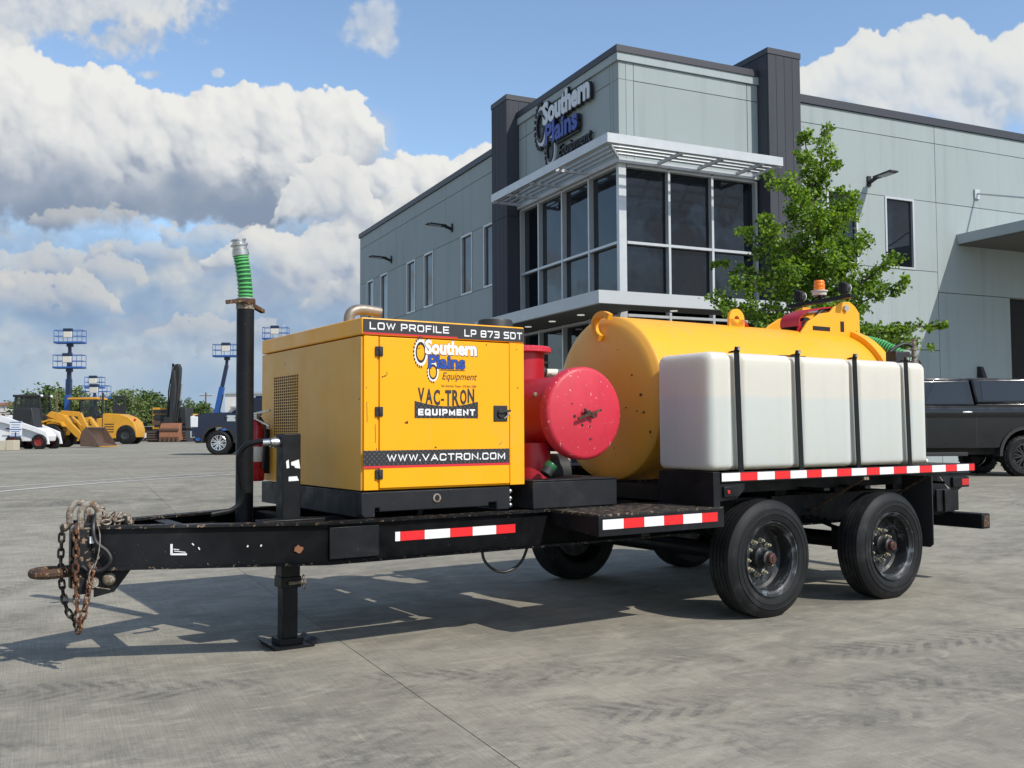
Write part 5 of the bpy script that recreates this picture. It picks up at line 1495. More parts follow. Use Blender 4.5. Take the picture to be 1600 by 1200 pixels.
def build_tank():
    c = Vector((0, CY + .012, 1.462)); R = .600; xa, xb = -.385, 2.10
    m = MB(); m.lathe([(R, xa), (R, xb)], c, (1, 0, 0), 96); tk = tp('debris_tank', m, 'tank_yellow', smooth=60)
    prof = [(.001, -.075)] + [(R * .965 * math.sin(a), -.075 + .072 * (1 - math.cos(a)) ** 1.0) for a in [PI / 2 * k / 10 * .96 for k in range(1, 11)]] + [(R - .004, .0), (R, .012)]
    m = MB(); m.lathe([(r, xa + h - .012) for r, h in prof], c, (1, 0, 0), 96); tp('tank_head', m, 'yellow_shaded', 0, tk, smooth=60)
    m = MB(); m.lathe([(R, xb - .03), (R + .045, xb - .03), (R + .045, xb + .05), (R - .02, xb + .05)], c, (1, 0, 0), 96); tp('rim_flange', m, 'tank_yellow', 0, tk, smooth=40)
    m = MB(); m.lathe([(R + .04, xb + .055), (R + .04, xb + .09), (R * .9, xb + .13), (R * .5, xb + .19), (.001, xb + .21)], c, (1, 0, 0), 72); tp('rear_door', m, 'tank_yellow', 0, tk, smooth=50)
    rng = random.Random(4)
    for (px_, py_, r) in ((987, 586, .008), (1001, 617, .012), (978, 637, .006), (995, 642, .006), (1006, 644, .009), (1016, 675, .010), (1019, 690, .006), (1018, 682, .005), (896, 565, .004), (960, 700, .005)):
        q = tonx(px_, py_, -.405); rr = math.hypot(q.y - CY, q.z - 1.46); d = -.385 - .012 - .072 * math.sqrt(max(0, 1 - (rr / .56) ** 2)) if rr < .555 else -.395
        q = tonx(px_, py_, d); m = MB(); m.prism([(r * rng.uniform(.5, 1.1) * math.cos(k * .785), r * rng.uniform(.5, 1.1) * math.sin(k * .785)) for k in range(8)], (d - .004, q.y, q.z), Y3, Z3, (.012, 0, 0)); tp('paint_chip', m, 'rust', 0, tk)
    for y in (.70, 1.59):
        m = MB(); m.prism([(y - .05, .955), (y + .05, .955), (y + .03, 1.14), (y - .03, 1.14)], (-.15, 0, 0), Y3, Z3, (2.1, 0, 0)); tp('tank_saddle', m, 'black_clean')
    # rings for lifting: one at the front edge, one on top
    ring = lambda pts, w, th, nrm: None
    pts = smooth_path([tonx(a, b, -.47) for a, b in ((953, 495), (944, 491), (935, 494), (930, 502), (929, 512), (932, 522), (938, 528))], 4)
    m = MB()
    for i in range(len(pts) - 1):
        d = (pts[i + 1] - pts[i]).normalized(); m.bar(pts[i] - d * .004, pts[i + 1] + d * .004, .045, .036, (1, 0, 0))
    tp('lifting_eye', m, 'tank_yellow', 0, tk)
    p = Vector((.80, 1.02, 2.10))
    m = MB(); m.lathe([(.028, -.012), (.083, -.012), (.083, .012), (.028, .012)], p, (0, 1, 0), 28, True); m.box(p.x - .083, p.x + .083, p.y - .012, p.y + .012, 2.02, 2.10); tp('lifting_eye', m, 'tank_yellow', 0, tk)
    m = MB(); m.cyl((p.x + .10, p.y + .03, 2.03), (p.x + .10, p.y + .10, 2.11), .06, n=16); tp('top_valve', m, 'red', 0, tk)
    # door-hinge cheeks on top of the tank near the rear
    yA = .93
    sil = [(1246, 518), (1262, 502), (1280, 490), (1296, 488), (1302, 480), (1312, 472), (1326, 472), (1334, 479), (1341, 490), (1342, 519)]
    P2 = [tony(a, b, yA) for a, b in sil]; poly = [(q.x, q.z) for q in P2]
    poly[0] = (poly[0][0], 1.985); poly[-1] = (poly[-1][0], 1.985)
    m = MB(); m.prism(poly, (0, yA - .012, 0), X3, Z3, (0, .024, 0)); ck = tp('hinge_cheek', m, 'tank_yellow', .003, tk)
    m = MB(); m.prism(poly, (0, 1.36 - .012, 0), X3, Z3, (0, .024, 0)); tp('hinge_cheek', m, 'tank_yellow', .003, tk)
    a = tony(1318, 482, yA); m = MB(); m.cyl((a.x, yA - .035, a.z), (a.x, 1.40, a.z), .028, n=16); tp('hinge_pin', m, 'steel', 0, tk)
    for (q0, q1, w) in (((1268, 510), (1295, 518), .030), ((1311, 503), (1317, 519), .0)):
        a = tony(*q0, yA); b = tony(*q1, yA); m = MB(); m.box(a.x, max(b.x, a.x + .035), yA - .0145, yA - .0125, min(a.z, b.z), max(a.z, b.z) + .004); tp('slot', m, 'dark_void', 0, tk)
    # red guard and hydraulic motor between the cheeks
    gp = smooth_path([(1.475, 1.06, 2.085), (1.48, 1.06, 2.14), (1.53, 1.06, 2.185), (1.62, 1.06, 2.215), (1.76, 1.06, 2.245), (1.90, 1.06, 2.26)], 5); m = MB()
    for i in range(len(gp) - 1):
        d = (gp[i + 1] - gp[i]).normalized(); up = d.cross(Y3) ; m.bar(gp[i] - d * .003, gp[i + 1] + d * .003, .20, .012, up)
    tp('hydraulic_guard', m, 'red', 0, tk)
    m = MB(); m.prism([(1.475, 2.02), (1.60, 2.02), (1.58, 2.13), (1.50, 2.12)], (0, .985, 0), X3, Z3, (0, .012, 0)); tp('guard_end', m, 'red', 0, tk)
    for k in range(4):
        m = MB(); m.tube(smooth_path([(1.60 + .03 * k, .97 + .02 * k, 2.06), (1.66 + .03 * k, .975, 2.13 + .015 * k), (1.75 + .02 * k, .98, 2.12 - .02 * k), (1.80, .99, 2.05)], 5), .009, 6); tp('hydraulic_line', m, 'hose_black' if k % 2 else 'mach_grey', 0, tk)
    m = MB(); m.sphere((1.575, .975, 2.085), .026, 10, 8); tp('hose_fitting', m, 'steel', 0, tk)
    m = MB(); m.cyl((1.62, 1.0, 2.11), (1.62, 1.24, 2.11), .055, n=14); m.cyl((1.70, .99, 2.05), (1.70, 1.22, 2.05), .06, n=14); m.cyl((1.555, .985, 2.10), (1.555, 1.0, 2.10), .03, n=12); tp('hydraulic_motor', m, 'mach_grey', 0, tk)
    m = MB(); m.tube(smooth_path([(1.66, .99, 2.08), (1.70, .98, 2.17), (1.80, .985, 2.235), (1.95, 1.0, 2.25)], 6), .017, 8); tp('hydraulic_hose', m, 'hose_black', 0, tk)
    # lamp bar across the trailer with two work lights and a beacon
    xl = 1.95
    A = tonx(1332, 462, xl); B = tonx(1236, 479, xl)
    m = MB(); m.bar(A, B, .070, .030); lb = tp('lamp_bar', m, 'black_clean', .003)
    for (q, f) in ((.12, 1.0), (.845, 1.0)):
        p = A.lerp(B, q) + Z3 * .075
        m = MB(); m.sphere(p, .052, 14, 10, (.72, 1, 1)); 
        wl = tp('work_light', m, 'black_plastic', 0, lb)
        for i in range(9):
            y = p.y - .042 + .0105 * i; r = math.sqrt(max(.054 ** 2 - (y - p.y) ** 2, 1e-5)); m = MB(); m.box(p.x - r * .80, p.x + .01, y - .0022, y + .0022, p.z - r * .92, p.z + r * .98)
            tp('cooling_fin', m, 'black_plastic', 0, lb)
        m = MB(); m.cyl(p - Z3 * .07, p - Z3 * .045, .016, n=10); tp('light_stem', m, 'galv', 0, lb)
        m = MB(); m.cyl(p + X3 * .033, p + X3 * .040, .042, n=20); tp('light_glass', m, 'lens_white', 0, lb)
    p = A.lerp(B, .52)
    m = MB(); m.cyl(p, p + Z3 * .055, .015, n=10); m.bar(p + Vector((0, -.05, .03)), p + Vector((0, -.05, .05)), .02, .02); tp('beacon_stem', m, 'black_clean', 0, lb)
    m = MB(); m.lathe([(.001, 0), (.058, 0), (.062, .030), (.072, .032), (.072, .042), (.050, .044)], p + Z3 * .052, (0, 0, 1), 28); tp('beacon_base', m, 'cream', 0, lb)
    m = MB(); m.lathe([(.046, 0), (.047, .020), (.044, .024), (.047, .03), (.046, .054), (.043, .058), (.045, .062), (.044, .078), (.038, .086), (.001, .088)], p + Z3 * .096, (0, 0, 1), 28); tp('beacon_lens', m, 'amber', 0, lb)
    # green suction hose behind the rim, valve stack with a black lever hose
    pts = smooth_path([(2.19, 1.1, 2.02), (2.24, .92, 1.985), (2.28, .76, 1.93), (2.33, .62, 1.84), (2.36, .54, 1.72), (2.36, .50, 1.55), (2.3, .48, 1.3)], 8)
    m = MB(); m.tube(pts, .048, 16); gh = tp('suction_hose', m, 'green_hose')
    m = MB(); acc = 0
    for i in range(len(pts) - 1):
        seg = pts[i + 1] - pts[i]; acc += seg.length
        if acc > .02:
            acc = 0; m.lathe([(.047, -.005), (.054, -.003), (.054, .003), (.047, .005)], pts[i + 1], seg, 16)
    tp('hose_rib', m, 'green_rib', 0, gh)
    vx = tony(1428, 545, .36)
    m = MB(); z = 1.728
    for (r, h) in ((.020, .03), (.030, .02), (.018, .03), (.028, .025), (.020, .03), (.024, .03), (.016, .05), (.022, .012)):
        m.cyl((vx.x, .36, z), (vx.x, .36, z + h), r, n=12); z += h
    vs_ = tp('valve_stack', m, 'galv')
    m = MB(); m.tube(smooth_path([tony(1390, 550, .40), tony(1402, 541, .40), tony(1415, 537, .38), (vx.x, .36, 1.89)], 6), .014, 8); tp('lever_hose', m, 'hose_black', 0, vs_)
    m = MB(); m.box(vx.x - .22, vx.x - .03, .37, .47, 1.73, 1.85); tp('pump_head', m, 'black_plastic', .01, vs_)
    m = MB(); m.tube(smooth_path([(vx.x + .02, .36, 1.775), (vx.x + .055, .35, 1.775), (vx.x + .065, .35, 1.74)], 5), .007, 6); tp('vent_tube', m, 'hose_black', 0, vs_)


def build_water_tank():
    x0, x1, y0, y1, z0, z1 = -.482, 1.792, .022, .532, .966, 1.728
    gr = [-.2375, .34, .943, 1.535]; r = .055
    xs = set()
    for k in range(7): a = PI / 2 * k / 6; xs.add(round(x0 + r * (1 - math.cos(a)), 5)); xs.add(round(x1 - r * (1 - math.cos(a)), 5))
    for g in gr:
        for k in range(-8, 9): xs.add(round(g + .085 * k / 8, 5))
    for k in range(40): xs.add(round(x0 + .06 + (x1 - x0 - .12) * k / 39, 5))
    xs = sorted(xs); vs = []; fs = []; NC = 6
    for x in xs:
        e = min(x - x0, x1 - x); ins = r - math.sqrt(max(r * r - max(r - e, 0) ** 2, 0)) if e < r else 0
        dg = min(abs(x - g) for g in gr); gd = .026 * (1 - ss(.030, .075, dg))
        mid = (x - x0) / (x1 - x0); bulge = 0
        loop = []
        for (cy, cz, a0) in ((y1 - ins - r, z1 - ins * .8 - r, 0), (y0 + ins + gd + r, z1 - ins * .8 - r - gd * .25, PI / 2), (y0 + ins + gd + r, z0 + ins * .5 + r * .7, PI), (y1 - ins - r, z0 + ins * .5 + r * .7, 1.5 * PI)):
            for k in range(NC + 1):
                a = a0 + PI / 2 * k / NC; rr = r if a0 < PI else r * .7
                loop.append((x, cy + r * math.cos(a), cz + rr * math.sin(a)))
        vs += loop
    L = 4 * (NC + 1)
    for i in range(len(xs) - 1):
        for k in range(L):
            l = (k + 1) % L; fs.append((i * L + k, i * L + l, (i + 1) * L + l, (i + 1) * L + k))
    fs.append(tuple(reversed(range(L)))); fs.append(tuple((len(xs) - 1) * L + k for k in range(L)))
    m = MB(); m.add(vs, fs); wt = tp('water_tank', m, 'poly', 0, smooth=70)
    for g in gr:
        lean = .012
        m = MB(); m.bar((g + lean, .016, .955), (g - lean, .016, 1.735), .006, .046, (1, 0, 0)); m.box(g - lean - .023, g - lean + .023, .013, .045, 1.730, 1.738)
        m.bar((g - lean, .016, 1.725), (g - lean, .004, 1.762), .008, .046, (1, 0, 0)); st = tp('strap', m, 'black_clean', .001, wt)
        m = MB(); m.cyl((g - lean, .004, 1.748), (g - lean, -.010, 1.748), .012, n=6); tp('strap_bolt', m, 'steel', 0, wt)
        m = MB(); m.box(g - lean - .05, g - lean - .025, .010, .04, 1.722, 1.731); tp('strap_clip', m, 'black_clean', 0, wt)
    m = MB(); m.box(.27, .52, .10, .14, 1.729, 1.736); tp('tie_bar', m, 'black_clean', 0, wt)
    m = MB(); m.cyl((1.792, .06, .985), (1.815, .06, .985), .016, n=10); tp('drain_plug', m, 'pvc', 0, wt)


def build_wheels():
    R = .387; W = .235
    # profile across the tyre: (radius, y) from the outer bead round the tread to the inner bead
    def side(y, s):
        return [(.240, y + s * .018), (.250, y + s * .011), (.254, y + s * .006), (.257, y + s * .010), (.275, y + s * .004), (.290, y + s * .001), (.2925, y - s * .003), (.296, y - s * .003), (.2985, y), (.322, y + s * .001), (.3245, y - s * .002), (.328, y - s * .001), (.331, y + s * .004), (.350, y + s * .010), (.368, y + s * .022), (.379, y + s * .032)]
    prof = side(0, 1); y = .036; prof.append((.384, y))
    for g in (.070, .1025, .1325, .165):
        prof += [(R, g - .004), (R - .011, g - .0035), (R - .011, g + .0035), (R, g + .004)]
    prof += [(.384, W - .036)] + list(reversed(side(W, -1)))
    tm = MB(); tm.lathe(prof, (0, 0, 0), (0, 1, 0), 72); tyre = tm.mesh('tyre', 30)
    rib = MB()
    for k in range(120):        # shoulder wear blocks give the edge of the tread its broken line
        a = 2 * PI * k / 120; c, s_ = math.cos(a), math.sin(a); c2, s2 = math.cos(a + .030), math.sin(a + .030)
        for (yy, r_) in ((.031, .3795),):
            rib.hexa([(r_ * c, yy, r_ * s_), (r_ * c2, yy, r_ * s2), (r_ * c2, yy + .006, r_ * s2 + 0), (r_ * c, yy + .006, r_ * s_)], [((r_ + .004) * c, yy + .001, (r_ + .004) * s_), ((r_ + .004) * c2, yy + .001, (r_ + .004) * s2), ((r_ + .006) * c2, yy + .006, (r_ + .006) * s2), ((r_ + .006) * c, yy + .006, (r_ + .006) * s_)])
    ribm = rib.mesh('shoulder_block', None)
    rm = MB(); rm.lathe([(.236, .035), (.246, .014), (.243, .006), (.236, .008), (.228, .022), (.215, .030), (.209, .07), (.206, .125), (.190, .140), (.165, .138), (.135, .146), (.085, .140), (.001, .140)], (0, 0, 0), (0, 1, 0), 64); rimm = rm.mesh('rim', 40)
    hm = MB(); hm.lathe([(.075, .140), (.070, .095), (.058, .085), (.050, .050), (.052, .046), (.052, .036), (.042, .030)], (0, 0, 0), (0, 1, 0), 28); hub = hm.mesh('hub', 40)
    km = MB(); km.lathe([(.042, .031), (.036, .030), (.034, .006), (.028, .000), (.001, .000)], (0, 0, 0), (0, 1, 0), 24); km.cyl((.0, .002, 0), (.0, -.004, 0), .014, n=6); hcap = km.mesh('hub_cap', 40)
    nm = MB(); nm.cyl((0, .142, .112), (0, .110, .112), .0125, n=6); nm.cyl((0, .142, .112), (0, .132, .112), .018, n=12); nm.cyl((0, .110, .112), (0, .096, .112), .007, n=8); nut = nm.mesh('lug_nut', 40)
    for (x, y, flip, ang) in ((.045, 0.0, 0, .2), (1.315, 0.0, 0, 1.1), (.045, 2 * CY, 1, .5), (1.315, 2 * CY, 1, .9)):
        w = link('wheel', rimm, M['wheel_black'], TR); w.location = (x, y, R - .006); w.rotation_euler = (0, ang, 0)
        if flip: w.rotation_euler = (0, ang, PI)
        link('tyre', tyre, M['rubber'], w); link('shoulder_block', ribm, M['rubber'], w); link('hub', hub, M['wheel_black'], w); link('hub_cap', hcap, M['hub'], w)
        for k in range(10):
            n = link('lug_nut', nut, M['nut'], w); n.rotation_euler = (0, 2 * PI * k / 10, 0)
    for x in (.045, 1.315):
        m = MB(); m.cyl((x, .22, R), (x, 2 * CY - .22, R), .062, n=20); tp('axle', m, 'black_clean')
        for y in (.44, 2 * CY - .50):
            for k in range(4):
                l = .42 - .08 * k; m = MB(); m.tube([(x - l, y + .03, R + .20 - .012 * k), (x, y + .03, R + .085 - .013 * k), (x + l, y + .03, R + .20 - .012 * k)], .012, 6); tp('leaf_spring', m, 'black_clean')
            m = MB(); m.box(x - .06, x + .06, y - .01, y + .07, R - .075, R + .10); tp('spring_seat', m, 'black_clean', .005)
    for y in (.42, 2 * CY - .49):
        m = MB(); m.prism([(.50, .75), (.86, .75), (.76, .46), (.60, .46)], (0, y, 0), X3, Z3, (0, .07, 0)); tp('spring_hanger', m, 'black_clean')


build_frame(); build_jack(); build_pipe(); build_engine_box(); build_separator(); build_decks(); build_tank(); build_water_tank(); build_wheels()


# ------------------------------------------------------------------ loose things on the trailer
def chain(path, mat, label, pitch=.040):
    P = smooth_path(path, 14)
    e = empty('safety_chain', TO, RZT, label, 'chain', 'safety chains hanging from the hitch')
    m = MB(); a, b, r = .019, .010, .0062
    loop = [(a * .55 + b * math.cos(t), b * math.sin(t), 0) for t in [-PI / 2 + PI * k / 6 for k in range(7)]] + [(-a * .55 + b * math.cos(t), b * math.sin(t), 0) for t in [PI / 2 + PI * k / 6 for k in range(7)]]
    loop = [(x * 1.25, y * 1.25, z) for x, y, z in loop]
    m.tube(loop, r, 7, closed=True); lm = m.mesh('chain_link', 60)
    d = 0; nxt = 0; k = 0
    for i in range(len(P) - 1):
        s = (P[i + 1] - P[i]); L = s.length
        while nxt <= d + L:
            p = P[i] + s * ((nxt - d) / max(L, 1e-6)); t = s.normalized()
            o = link('chain_link', lm, M[mat], e)
            q = t.to_track_quat('X', 'Z') @ Matrix.Rotation(PI / 2 * (k % 2) + .35, 3, 'X').to_quaternion()
            o.rotation_mode = 'QUATERNION'; o.rotation_quaternion = q; o.location = p
            nxt += pitch; k += 1
        d += L
    return e


yc = CY - .17
a = [tony(x, y, yc) for x, y in ((119, 826), (119, 860), (118, 900), (120, 945), (124, 972), (123, 984))]
b = [tony(x, y, yc - .02) for x, y in ((123, 984), (130, 962), (137, 930), (141, 905), (146, 890), (140, 882))]
chain(a + b[1:], 'chain', 'rusty brown safety chain looping from the near shackle')
a = [tony(x, y, CY - .04) for x, y in ((97, 828), (96, 850), (95, 880), (97, 915), (104, 950), (116, 970), (122, 980))]
chain(a, 'chain_dark', 'dark grimy safety chain hanging from the far shackle')
e = empty('heaped_chain', TO, RZT, 'heap of rusty chain lying on the tongue head', 'chain')
rng = random.Random(9); m = MB(); loop = [(.024 * math.cos(2 * PI * k / 10), .013 * math.sin(2 * PI * k / 10), 0) for k in range(10)]
m.tube(loop, .006, 6, closed=True); lm = m.mesh('chain_link', 60)
for i in range(34):
    t = rng.random(); p = Vector((-3.91 + .17 * t, CY - .12 + rng.uniform(-.03, .10), .757 + (.075 - .06 * t) * rng.random()))
    o = link('chain_link', lm, M['chain'] if i % 3 else M['galv'], e); o.location = p; o.rotation_euler = (rng.uniform(0, 3), rng.uniform(0, 3), rng.uniform(0, 3))

fx, fy = -2.72, 2.06
e = empty('fire_extinguisher', TO, RZT, 'red fire extinguisher hung on the front of the yellow engine box', 'extinguisher')
m = MB(); m.lathe([(.001, .90), (.052, .90), (.060, .915), (.060, 1.235), (.050, 1.275), (.028, 1.30), (.022, 1.315), (.001, 1.315)], (fx, fy, 0), (0, 0, 1), 28); m.build('cylinder', M['ext_red'], e)
m = MB(); m.lathe([(.0605, 1.03), (.0612, 1.031), (.0612, 1.13), (.0605, 1.131)], (fx, fy, 0), (0, 0, 1), 28); m.build('label_band', M['cream'], e)
m = MB(); m.cyl((fx, fy, 1.31), (fx, fy, 1.35), .02, n=12); m.bar((fx - .03, fy, 1.35), (fx + .06, fy - .11, 1.375), .02, .012); m.bar((fx - .03, fy, 1.335), (fx + .06, fy - .10, 1.27), .018, .01); m.build('valve_handle', M['steel'], e)
m = MB(); m.tube(smooth_path([(fx + .02, fy - .02, 1.33), (fx + .04, fy - .075, 1.25), (fx + .03, fy - .072, 1.05), (fx + .03, fy - .07, .98)], 6), .009, 8); m.build('nozzle_hose', M['hose_black'], e)
m = MB(); m.box(fx + .05, -2.634, fy - .03, fy + .03, .95, 1.25); m.build('bracket', M['black_clean'], e)
# ------------------------------------------------------------------ vehicles and machines in the yard
def vthing(name, p, heading, label, cat, group=None):
    """heading: angle of the machine's own +x (its front) in the ground plane"""
    return empty(name, p, heading, label, cat, group)


def vp(name, m, mat, par, bevel=0.0, seg=2, smooth=35): return m.build(name, M[mat], par, bevel, seg, smooth)


def lerp_quad(q, a, b):     # bilinear point in a quad (bl, br, tr, tl)
    return q[0].lerp(q[1], a).lerp(q[3].lerp(q[2], a), b)


def wheel_set(par, spots, R, W, mat_rim, rim_r, spokes=0, back='black_plastic'):
    tm = MB(); tm.lathe([(rim_r, .02), (rim_r + .02, .0), (R * .86, -.006), (R * .95, .02), (R, .05), (R, W - .05), (R * .95, W - .02), (R * .86, W), (rim_r, W)], (0, 0, 0), (0, 1, 0), 40)
    for k in range(44):
        a = 2 * PI * k / 44; c, s = math.cos(a), math.sin(a); d = Vector((c, 0, s)); t = Vector((-s, 0, c)); p = d * (R - .004)
        tm.bar(p + Vector((0, .03 + .02 * (k % 2), 0)), p + Vector((0, W - .03 - .02 * (k % 2), 0)), .035, .03, d)
    tyre = tm.mesh('tyre', 30)
    rm = MB(); rm.lathe([(rim_r, .015), (rim_r - .015, .01), (rim_r - .02, .05), (rim_r * .8, .085), (rim_r * .3, .08), (.001, .08)], (0, 0, 0), (0, 1, 0), 36); rim = rm.mesh('rim', 35)
    sm = None
    if spokes:
        sm = MB()
        sm.lathe([(rim_r * 1.0, .012), (rim_r * .96, .004), (rim_r * .90, .008), (rim_r * .88, .02)], (0, 0, 0), (0, 1, 0), 36)
        for k in range(spokes):
            for dd in (-.15, .15):
                a = 2 * PI * k / spokes + dd; sm.bar((rim_r * .22 * math.cos(a - dd * .3), .02, rim_r * .22 * math.sin(a - dd * .3)), (rim_r * .93 * math.cos(a), .012, rim_r * .93 * math.sin(a)), .030, .03, (0, 1, 0))
        sm.lathe([(.001, .0), (rim_r * .2, .004), (rim_r * .24, .02), (rim_r * .24, .05)], (0, 0, 0), (0, 1, 0), 20); sm = sm.mesh('alloy_spokes', 35)
    for (x, y, flip) in spots:
        w = link('wheel', rim, M[back if spokes else mat_rim], par); w.location = (x, y, R - .008); w.rotation_euler = (0, random.random() * 3, PI if flip else 0)
        link('tyre', tyre, M['rubber'], w)
        if sm: link('alloy_spokes', sm, M[mat_rim], w)


def pickup(p, heading, paint_, label, shell=False, rims='chrome', spokes=8, R=.42, lift=0.0):
    """crew-cab pickup; origin under the front axle, +x forward"""
    t = vthing('pickup_truck', p, heading, label, 'pickup truck', None)
    z0 = .52 + lift; wb = 4.06; hw = 1.0; nose = .96; tail = -wb - 1.28
    belt = 1.40 + lift; hood = 1.47 + lift; bed = 1.50 + lift; top = 2.08 + lift; tin = .12 if shell else .22
    ar = R + .11
    def arch(cx): return [(cx + ar * math.cos(a), .42 + lift * .6 + ar * math.sin(a)) for a in [PI * k / 12 for k in range(13)] if .42 + lift * .6 + ar * math.sin(a) > z0 - .001]
    fa = arch(0.0); ra = arch(-wb)
    lower = [(nose - .02, z0 + .06)] + fa + ra + [(tail, z0 + .12)]
    upper = [(tail, bed), (-2.95, bed), (-2.95, belt + .06), (-.50, belt + .06), (-.34, hood), (.40, hood - .03), (.78, hood - .09), (nose - .06, hood - .16), (nose - .02, hood - .30)]
    poly = lower + upper
    m = MB(); m.prism(poly, (0, -hw, 0), X3, Z3, (0, 2 * hw, 0)); vp('body', m, paint_, t, .045, 3)
    m = MB()      # wheel wells and chassis
    m.box(tail + .2, nose - .3, -.62, .62, .42 + lift * .6, z0 + .25); 
    vp('chassis', m, 'black_plastic', t)
    for cx in (0.0, -wb):
        for s in (-1, 1):
            m = MB(); N = 14
            for k in range(N):
                a0 = PI * (k - .2) / (N - .4) ; a1 = PI * (k + .8) / (N - .4)
                q = lambda a, r: Vector((cx + r * math.cos(a), s * (hw + .025), .42 + lift * .6 + r * math.sin(a)))
                aa = [q(a0, ar - .01), q(a1, ar - .01), q(a1, ar + .06), q(a0, ar + .06)]
                m.hexa([v - Vector((0, s * .20, 0)) for v in aa], aa)
            vp('wheel_arch', m, 'black_plastic', t, 0)
    # greenhouse
    A = [(-.40, belt + .055), (-1.20, top - .06), (-2.86, top - .05), (-2.95, belt + .055)]
    B0 = [Vector((A[0][0], s * (hw - .05), A[0][1])) for s in (-1, 1)]; B1 = [Vector((A[3][0], s * (hw - .05), A[3][1])) for s in (-1, 1)]
    T0 = [Vector((A[1][0], s * (hw - tin), A[1][1])) for s in (-1, 1)]; T1 = [Vector((A[2][0], s * (hw - tin), A[2][1])) for s in (-1, 1)]
    m = MB(); m.hexa([B1[0], B0[0], B0[1], B1[1]], [T1[0], T0[0], T0[1], T1[1]]); vp('cab', m, paint_, t, .04, 3)
    m = MB(); m.box(-2.80, -1.26, -(hw - .26), hw - .26, top - .062, top - .005); vp('roof', m, paint_, t, .03, 3)
    for s in (0, 1):
        q = [B1[s], B0[s], T0[s], T1[s]]; n = Vector((0, (-1, 1)[s], .3)).normalized() * .006
        for (a0, a1, c0, c1) in ((.07, .47, .08, .87), (.53, .93, .10, .87)):
            if a0 > .5: w = [lerp_quad(q, a0, c0), lerp_quad(q, .955, c0), lerp_quad(q, .93, c1), lerp_quad(q, a0, c1)]
            else: w = [lerp_quad(q, a0, c0), lerp_quad(q, a1, c0), lerp_quad(q, a1, c1), lerp_quad(q, .10, c1)]
            m = MB(); m.hexa([v - n * .5 for v in w], [v + n for v in w]); vp('side_window', m, 'car_glass', t, 0, smooth=None)
        y = (-1, 1)[s] * (hw + .002)
        for x in (-1.62, -2.72):
            m = MB(); m.box(x - .11, x + .11, min(y, y * 1.025), max(y, y * 1.025), belt - .10, belt - .065); vp('door_handle', m, 'chrome', t, .008)
        for x in (-.66, -1.78, -2.93):
            m = MB(); m.box(x - .007, x + .007, min(y * .9985, y * 1.001), max(y * .9985, y * 1.001), z0 + .05, belt + .03); vp('door_seam', m, 'black_plastic', t, 0, smooth=None)
        m = MB(); y2 = (-1, 1)[s] * hw; m.hexa([(tail + .05, y2 * .99, belt - .24), (-.2, y2 * .99, belt - .24), (-.2, y2 * 1.022, belt - .13), (tail + .05, y2 * 1.022, belt - .13)], [(tail + .05, y2 * .99, belt + .04), (-.2, y2 * .99, belt + .04), (-.2, y2 * 1.006, belt + .0), (tail + .05, y2 * 1.006, belt + .0)]); vp('shoulder_crease', m, paint_, t, .012)
        m = MB(); m.box(-2.7, -.75, min(y * .93, y * 1.03), max(y * .93, y * 1.03), z0 - .16, z0 - .08); vp('running_board', m, 'black_plastic', t, .01)
        m = MB(); ym = (-1, 1)[s]; m.box(-.80, -.66, min(ym * (hw + .02), ym * (hw + .26)), max(ym * (hw + .02), ym * (hw + .26)), belt + .05, belt + .30); vp('side_mirror', m, 'black_plastic', t, .03)
    for (q, nm) in (([B0[0], B0[1], T0[1], T0[0]], 'windscreen'), ([B1[1], B1[0], T1[0], T1[1]], 'rear_window')):
        nn = (q[1] - q[0]).cross(q[3] - q[0]).normalized() * .006
        w = [lerp_quad(q, a, b) for a, b in ((.06, .08), (.94, .08), (.93, .92), (.07, .92))]
        m = MB(); m.hexa([v - nn * .4 for v in w], [v + nn for v in w]); vp(nm, m, 'car_glass', t, 0, smooth=None)
    # front: chrome bumper, grille, headlamps
    m = MB(); m.prism([(nose + .06, -.9), (nose + .12, -.5), (nose + .13, .5), (nose + .06, .9), (nose - .10, 1.0), (nose - .14, 1.0), (nose - .14, -1.0), (nose - .10, -1.0)], (0, 0, z0 + .02), X3, Y3, (0, 0, .26)); vp('front_bumper', m, 'chrome_bright', t, .03, 3)
    m = MB(); m.box(nose - .03, nose + .035, -.60, .60, z0 + .34, hood - .16); g = vp('grille', m, 'black_plastic', t, .02)
    m = MB(); m.box(nose - .05, nose + .03, -.66, .66, z0 + .30, hood - .13); vp('grille_frame', m, 'chrome_bright', g, .02)
    for k in range(4):
        z = z0 + .36 + .14 * k; m = MB(); m.box(nose + .02, nose + .07, -.62, .62, z, z + .055); vp('grille_bar', m, 'chrome_bright', g, .01)
    for s in (-1, 1):
        m = MB(); m.hexa([(nose - .28, s * .985, z0 + .42), (nose + .03, s * .62, z0 + .42), (nose + .03, s * .985, z0 + .42), (nose - .1, s * 1.006, z0 + .42)], [(nose - .28, s * .985, hood - .15), (nose + .02, s * .62, hood - .15), (nose + .0, s * .985, hood - .15), (nose - .1, s * 1.006, hood - .15)])
        m = MB(); m.box(nose - .24, nose + .04, min(s * .64, s * 1.008), max(s * .64, s * 1.008), z0 + .40, hood - .14); vp('headlamp', m, 'lens_white', t, .03)
        m = MB(); m.box(tail - .015, tail + .10, min(s * .86, s * 1.006), max(s * .86, s * 1.006), z0 + .45, bed - .12); vp('tail_lamp', m, 'lens_red', t, .02)
        if not shell:
            m = MB(); m.box(-.60, -.30, min(s * 1.0, s * 1.02), max(s * 1.0, s * 1.02), belt - .26, belt - .04); m.box(-.55, -.35, min(s * 1.02, s * 1.024), max(s * 1.02, s * 1.024), belt - .2, belt - .1); vp('fender_vent', m, 'chrome', t, .02)
